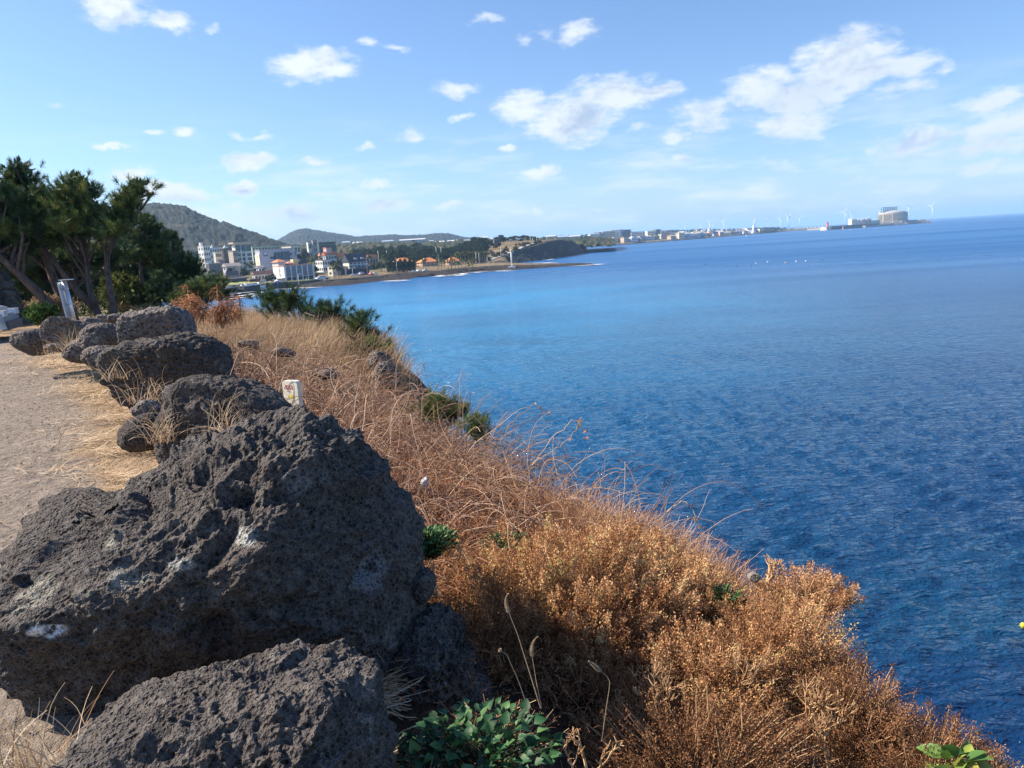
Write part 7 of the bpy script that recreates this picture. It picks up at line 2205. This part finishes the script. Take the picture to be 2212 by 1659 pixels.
# storage tank
def tank():
    y = 2760
    p = PY(1928, 478, y); r = 28.2 * y / FOC; H = PY(1928, 461, y)[2] - 3
    root = empty('storage_tank', (p[0], p[1], 3), 'huge round buff storage tank with a green pipe deck on its roof', 'storage tank')
    MB().lathe([(r * 1.0, -4), (r, H), (r * 1.01, H), (r * 1.01, H + 1.5)], seg=64).build('shell', paint((.76, .64, .44), .8, var=.05, scale=.02), root, True)
    MB().lathe([(r * 1.0, H + .5), (r * .8, H + 6), (r * .45, H + 11), (.5, H + 13)], seg=64).build('roof_dome', paint((.34, .36, .36), .8), root, True)
    bt = paint((.50, .43, .32), .8)
    for k in range(4):
        a = math.radians(-155 + k * 38)
        MB().box((math.cos(a) * r, math.sin(a) * r, H / 2), (3.2, 3.2, H), a).build('buttress', bt, root)
    for k in (.92,): MB().lathe([(r * 1.004, H * k), (r * 1.008, H * k + 1.6)], seg=64).build('rim_band', bt, root)
    gm = paint((.12, .27, .24), .7)
    m_ = MB()
    for i in range(7):
        for j in (0, 1):
            m_.box((-r * .86 + i * r * .17, -r * .25 + j * r * .3, H + 12), (1.8, 1.8, 22))
    for zz in (6, 13, 22.5): m_.box((-r * .35, -r * .1, H + zz), (r * 1.06, r * .34, 1.5))
    for i in range(6): m_.box((-r * .78 + i * r * .17, -r * .26, H + 17.5), (9, 1.2, 1.2), 0)
    m_.build('pipe_deck', gm, root)
    m_ = MB()
    for i in range(10): m_.tube([(-r * .8 + i * 5.5, -r * .3, H + 2), (-r * .75 + i * 5.5, -r * .2, H + 10)], 1.2, 6)
    m_.tube([(-r * .9, -r * .28, H + 9), (r * .3, -r * .28, H + 9)], 1.4, 6); m_.tube([(-r * .9, -r * .3, H + 5), (r * .4, -r * .3, H + 5)], 1.4, 6)
    m_.build('pipes', paint((.45, .50, .46), .5, .3), root)
    m_ = MB()
    for (a, zz, n_, hh) in ((-138, .38, 1, 8), (-112, .40, 1, 8)):
        a = math.radians(a)
        t = np.linspace(.4, 5.6, 12)
        ring = [(math.cos(a) * (r + .6) - math.sin(a) * 5 * math.cos(q_), math.sin(a) * (r + .6) + math.cos(a) * 5 * math.cos(q_), H * zz + 5 * math.sin(q_)) for q_ in t]
        m_.tube(ring, .9, 5)
    m_.build('round_emblems', paint((.20, .20, .22), .7), root)
    m_ = MB()
    for k in range(6):
        a = math.radians(-101 + k * 4.5)
        m_.box((math.cos(a) * (r + .5), math.sin(a) * (r + .5), H * .44), (.8, 2.4, 3.5 + (k % 2) * 1.5), a)
    m_.build('wall_lettering', paint((.26, .25, .25), .7), root)
    # plant beside the tank
    base_y = 2620
    for i, (X0, X1, Yt, Yb, col, lb) in enumerate([(790, 850, 340, 400, (.78, .78, .76), 'tall white plant building at the left end of the terminal'), (850, 900, 352, 398, (.66, .68, .68), 'white framed plant unit beside the tall one'), (900, 960, 345, 392, (.60, .58, .52), 'buff plant unit with pipe racks'),
                                                   (960, 1010, 338, 390, (.45, .48, .48), 'grey plant unit under a leaning crane'), (1010, 1110, 352, 385, (.50, .60, .52), 'long pale green shed left of the round tank')]):
        u0, vt = t5(X0, Yt); u1, vb = t5(X1, Yb)
        P = PY((u0 + u1) / 2, vt, base_y); w = (u1 - u0) * base_y / FOC; h = P[2] - 2
        rt = empty('plant_building', (P[0], base_y, 2), lb, 'plant building', 'buildings of the terminal beside the tank', rz=.2)
        MB().box((0, 0, h / 2 - 1), (w, 18, h)).build('wall', paint(col, .8, var=.05, scale=.05), rt)
        MB().box((0, 0, h), (w + 1, 19, 1.2)).build('roof', paint(tuple(c * .8 for c in col), .8), rt)
        m_ = MB()
        for k in range(5): m_.box((-w / 2 + w * (k + .5) / 5, -9.3, h * .45), (w * .07, .8, h * .8))
        m_.build('frames', paint((.25, .27, .30), .7), rt)
        m_ = MB()
        for k in range(3): m_.tube([(-w * .3 + k * w * .28, 0, h), (-w * .3 + k * w * .28, 0, h + 5 + 4 * ((k + i) % 2))], 1.1, 8)
        m_.build('vents', paint((.7, .72, .72), .5), rt)
    # ground of the terminal
    a, c = PZ(1870, 491.5), PZ(1965, 484.5)
    pts = [(a[0] + 6, a[1] + 14), (c[0], c[1] + 26), (c[0] + 60, c[1] + 260), (a[0] - 60, a[1] + 330)]
    g_ = MB().prism(pts, -2, 6).build('terminal_ground', paint((.30, .29, .24), .9)); tag(g_, 'ground of the terminal', 'ground', kind='structure')


tank()
# breakwaters and low quay between town and mole
for i, (u0, v0, u1, v1, h, col, lb) in enumerate([(1660, 503, 1700, 499.5, 5, (.30, .27, .22), 'low rocky quay with moored boats right of the white tower'), (1700, 497.6, 1780, 493.2, 5, (.52, .50, .46), 'pale low quay leading toward the red lighthouse')]):
    a, c = PZ(u0, v0), PZ(u1, v1); d = c - a; L = np.hypot(d[0], d[1])
    root = empty('quay', (a[0], a[1], 0), lb, 'quay', rz=math.atan2(d[1], d[0]))
    MB().box((L / 2, 8, h / 2 - 1), (L, 16, h + 2)).build('wall', paint(col, .9, var=.2, scale=.03), root)
    m_ = MB()
    for k in range(int(L / 28)): m_.box((10 + k * 28, 9, h + 2.2), (9, 6, 3.5))
    m_.build('sheds', paint((.62, .60, .56), .8), root)

# boats
def boat(lb, p, L, ang, col=(.8, .8, .8)):
    root = empty('boat', (p[0], p[1], .2), lb, 'boat', 'boats off the far town', rz=ang)
    m_ = MB(); w = L * .15
    m_.add([(-L / 2, -w, 1.2), (-L / 2, w, 1.2), (L * .25, w, 1.4), (L / 2, 0, 2.0), (L * .25, -w, 1.4), (-L / 2, -w * .7, -.4), (-L / 2, w * .7, -.4), (L * .2, w * .5, -.4), (L * .42, 0, -.4), (L * .2, -w * .5, -.4)],
           [(0, 4, 3, 2, 1), (5, 6, 7, 8, 9), (0, 1, 6, 5), (1, 2, 7, 6), (2, 3, 8, 7), (3, 4, 9, 8), (4, 0, 5, 9)])
    m_.build('hull', paint(col, .5), root)
    m_ = MB(); m_.box((-L * .1, 0, 2.4), (L * .35, w * 1.3, 2.2)); m_.build('cabin', paint((.78, .78, .76), .5), root)
    m_ = MB(); m_.tube([(L * .08, 0, 1.4), (L * .08, 0, L * .45)], .12, 6); m_.build('mast', paint((.5, .5, .5), .5), root)


boat('white fishing boat moored at the left end of the rocky quay', PZ(*tb(1975, 522)), 22, .3)
boat('white boat beside the first one at the rocky quay', PZ(*tb(2050, 514)), 20, .1)
boat('small white boat farther right along the rocky quay', PZ(*tb(2130, 508)), 16, .2)
boat('tiny white boat off the reef before the white tower', PZ(*tb(1442, 600)), 9, 1.2)
# buoys
cb = crop(2500, 900, 1.4)
for i, (X, Y_, c, lb) in enumerate([(608, 225, (.10, .13, .18), 'dark buoy at the left end of the buoy line'), (688, 223, (.12, .15, .2), 'dark buoy second in the line'), (718, 211, (.55, .66, .72), 'pale buoy just right of the second dark one'), (782, 203, (.75, .8, .82), 'white buoy in the middle of the line'),
                                (881, 208, (.80, .42, .28), 'orange buoy, the brightest of the line'), (941, 201, (.75, .8, .82), 'white buoy right of the orange one'), (995, 199, (.7, .78, .8), 'small white buoy farther right of the orange one'), (1087, 191, (.12, .14, .18), 'dark buoy at the right end of the line'), (434, 217, (.1, .13, .18), 'lone dark buoy well left of the line')]):
    p = PZ(*cb(X, Y_))
    root = empty('buoy', (p[0], p[1], .1), lb, 'buoy', 'mooring buoys in the bay')
    MB().lathe([(.1, -.2), (.32, -.1), (.42, .1), (.34, .3), (.15, .42), (.1, .5)], seg=14).build('float', paint(c, .5), root, True)
    MB().tube([(0, 0, .6), (0, 0, .95)], .05, 6).build('post', paint((.3, .3, .3), .6), root)
p = PZ(2209, 1355); root = empty('buoy', (p[0], p[1], .05), 'small yellow float on the near water at the right edge', 'buoy')
MB().lathe([(.05, -.1), (.10, 0), (.10, .1), (.04, .16)], seg=12).build('float', paint((.85, .72, .05), .5), root, True)
MB().tube([(-.16, 0, .05), (.16, 0, .05)], .02, 6).build('rod', paint((.8, .7, .1), .5), root)

# far greenhouses and houses on the slope before the ridge
for i, (u, v, w) in enumerate([(838, 521.5, 18), (880, 519, 24), (905, 517.5, 20), (925, 522, 16), (950, 523, 14), (978, 521, 16), (1010, 520, 18), (1032, 519.5, 14), (772, 525, 14), (748, 524, 12), (790, 527, 12), (1065, 516.5, 16), (1100, 515, 16), (1040, 514, 20), (1190, 511, 14), (1215, 512, 16), (1240, 511, 18)]):
    y = 1180
    p = PY(u, v, y)
    nmz = ['long white greenhouse', 'long pale shed', 'small white house'][0 if w > 19 else (1 if w > 16 else 2)]
    root = empty('greenhouse' if w > 30 else 'far_house', (p[0], y, p[2] - 9), '%s on the low rise, %s' % (nmz, ['left of the ridge saddle', 'under the ridge crest', 'right of the ridge crest', 'above the wood behind the middle bungalow', 'above the pair of masts', 'above the palm row', 'above the wood beside the headland', 'near the headland skyline left', 'farthest left', 'left among the pines', 'right of the teal building', 'beside the dark lodge', 'behind the tall headland masts', 'over the headland road', 'over the cliff crest', 'over the headland cliff middle', 'over the headland tip'][i]), 'house', 'pale houses and greenhouses on the low rise')
    MB().box((0, 0, 4.5), (w, 8, 9)).build('wall', paint((.50, .51, .50), .8), root)
    m_ = MB(); m_.gable((0, 0, 9.2), (w, 8), 1.6, .3, 0); m_.build('roof', paint((.55, .57, .60) if i % 3 else (.35, .42, .5), .6), root)

# ------------------------------------------------------------------ haze
hz, hb_ = material('haze')
pv = hb_.n('ShaderNodeVolumePrincipled', {'Color': (.46, .72, 1, 1), 'Density': .00009, 'Anisotropy': .1})
hb_.n('ShaderNodeOutputMaterial', {'Volume': pv.outputs[0]})
o = MB().box((0, 29995, 125), (70000, 60100, 262)).build('haze', hz)
tag(o, 'thin blue sea haze', 'haze', kind='stuff')
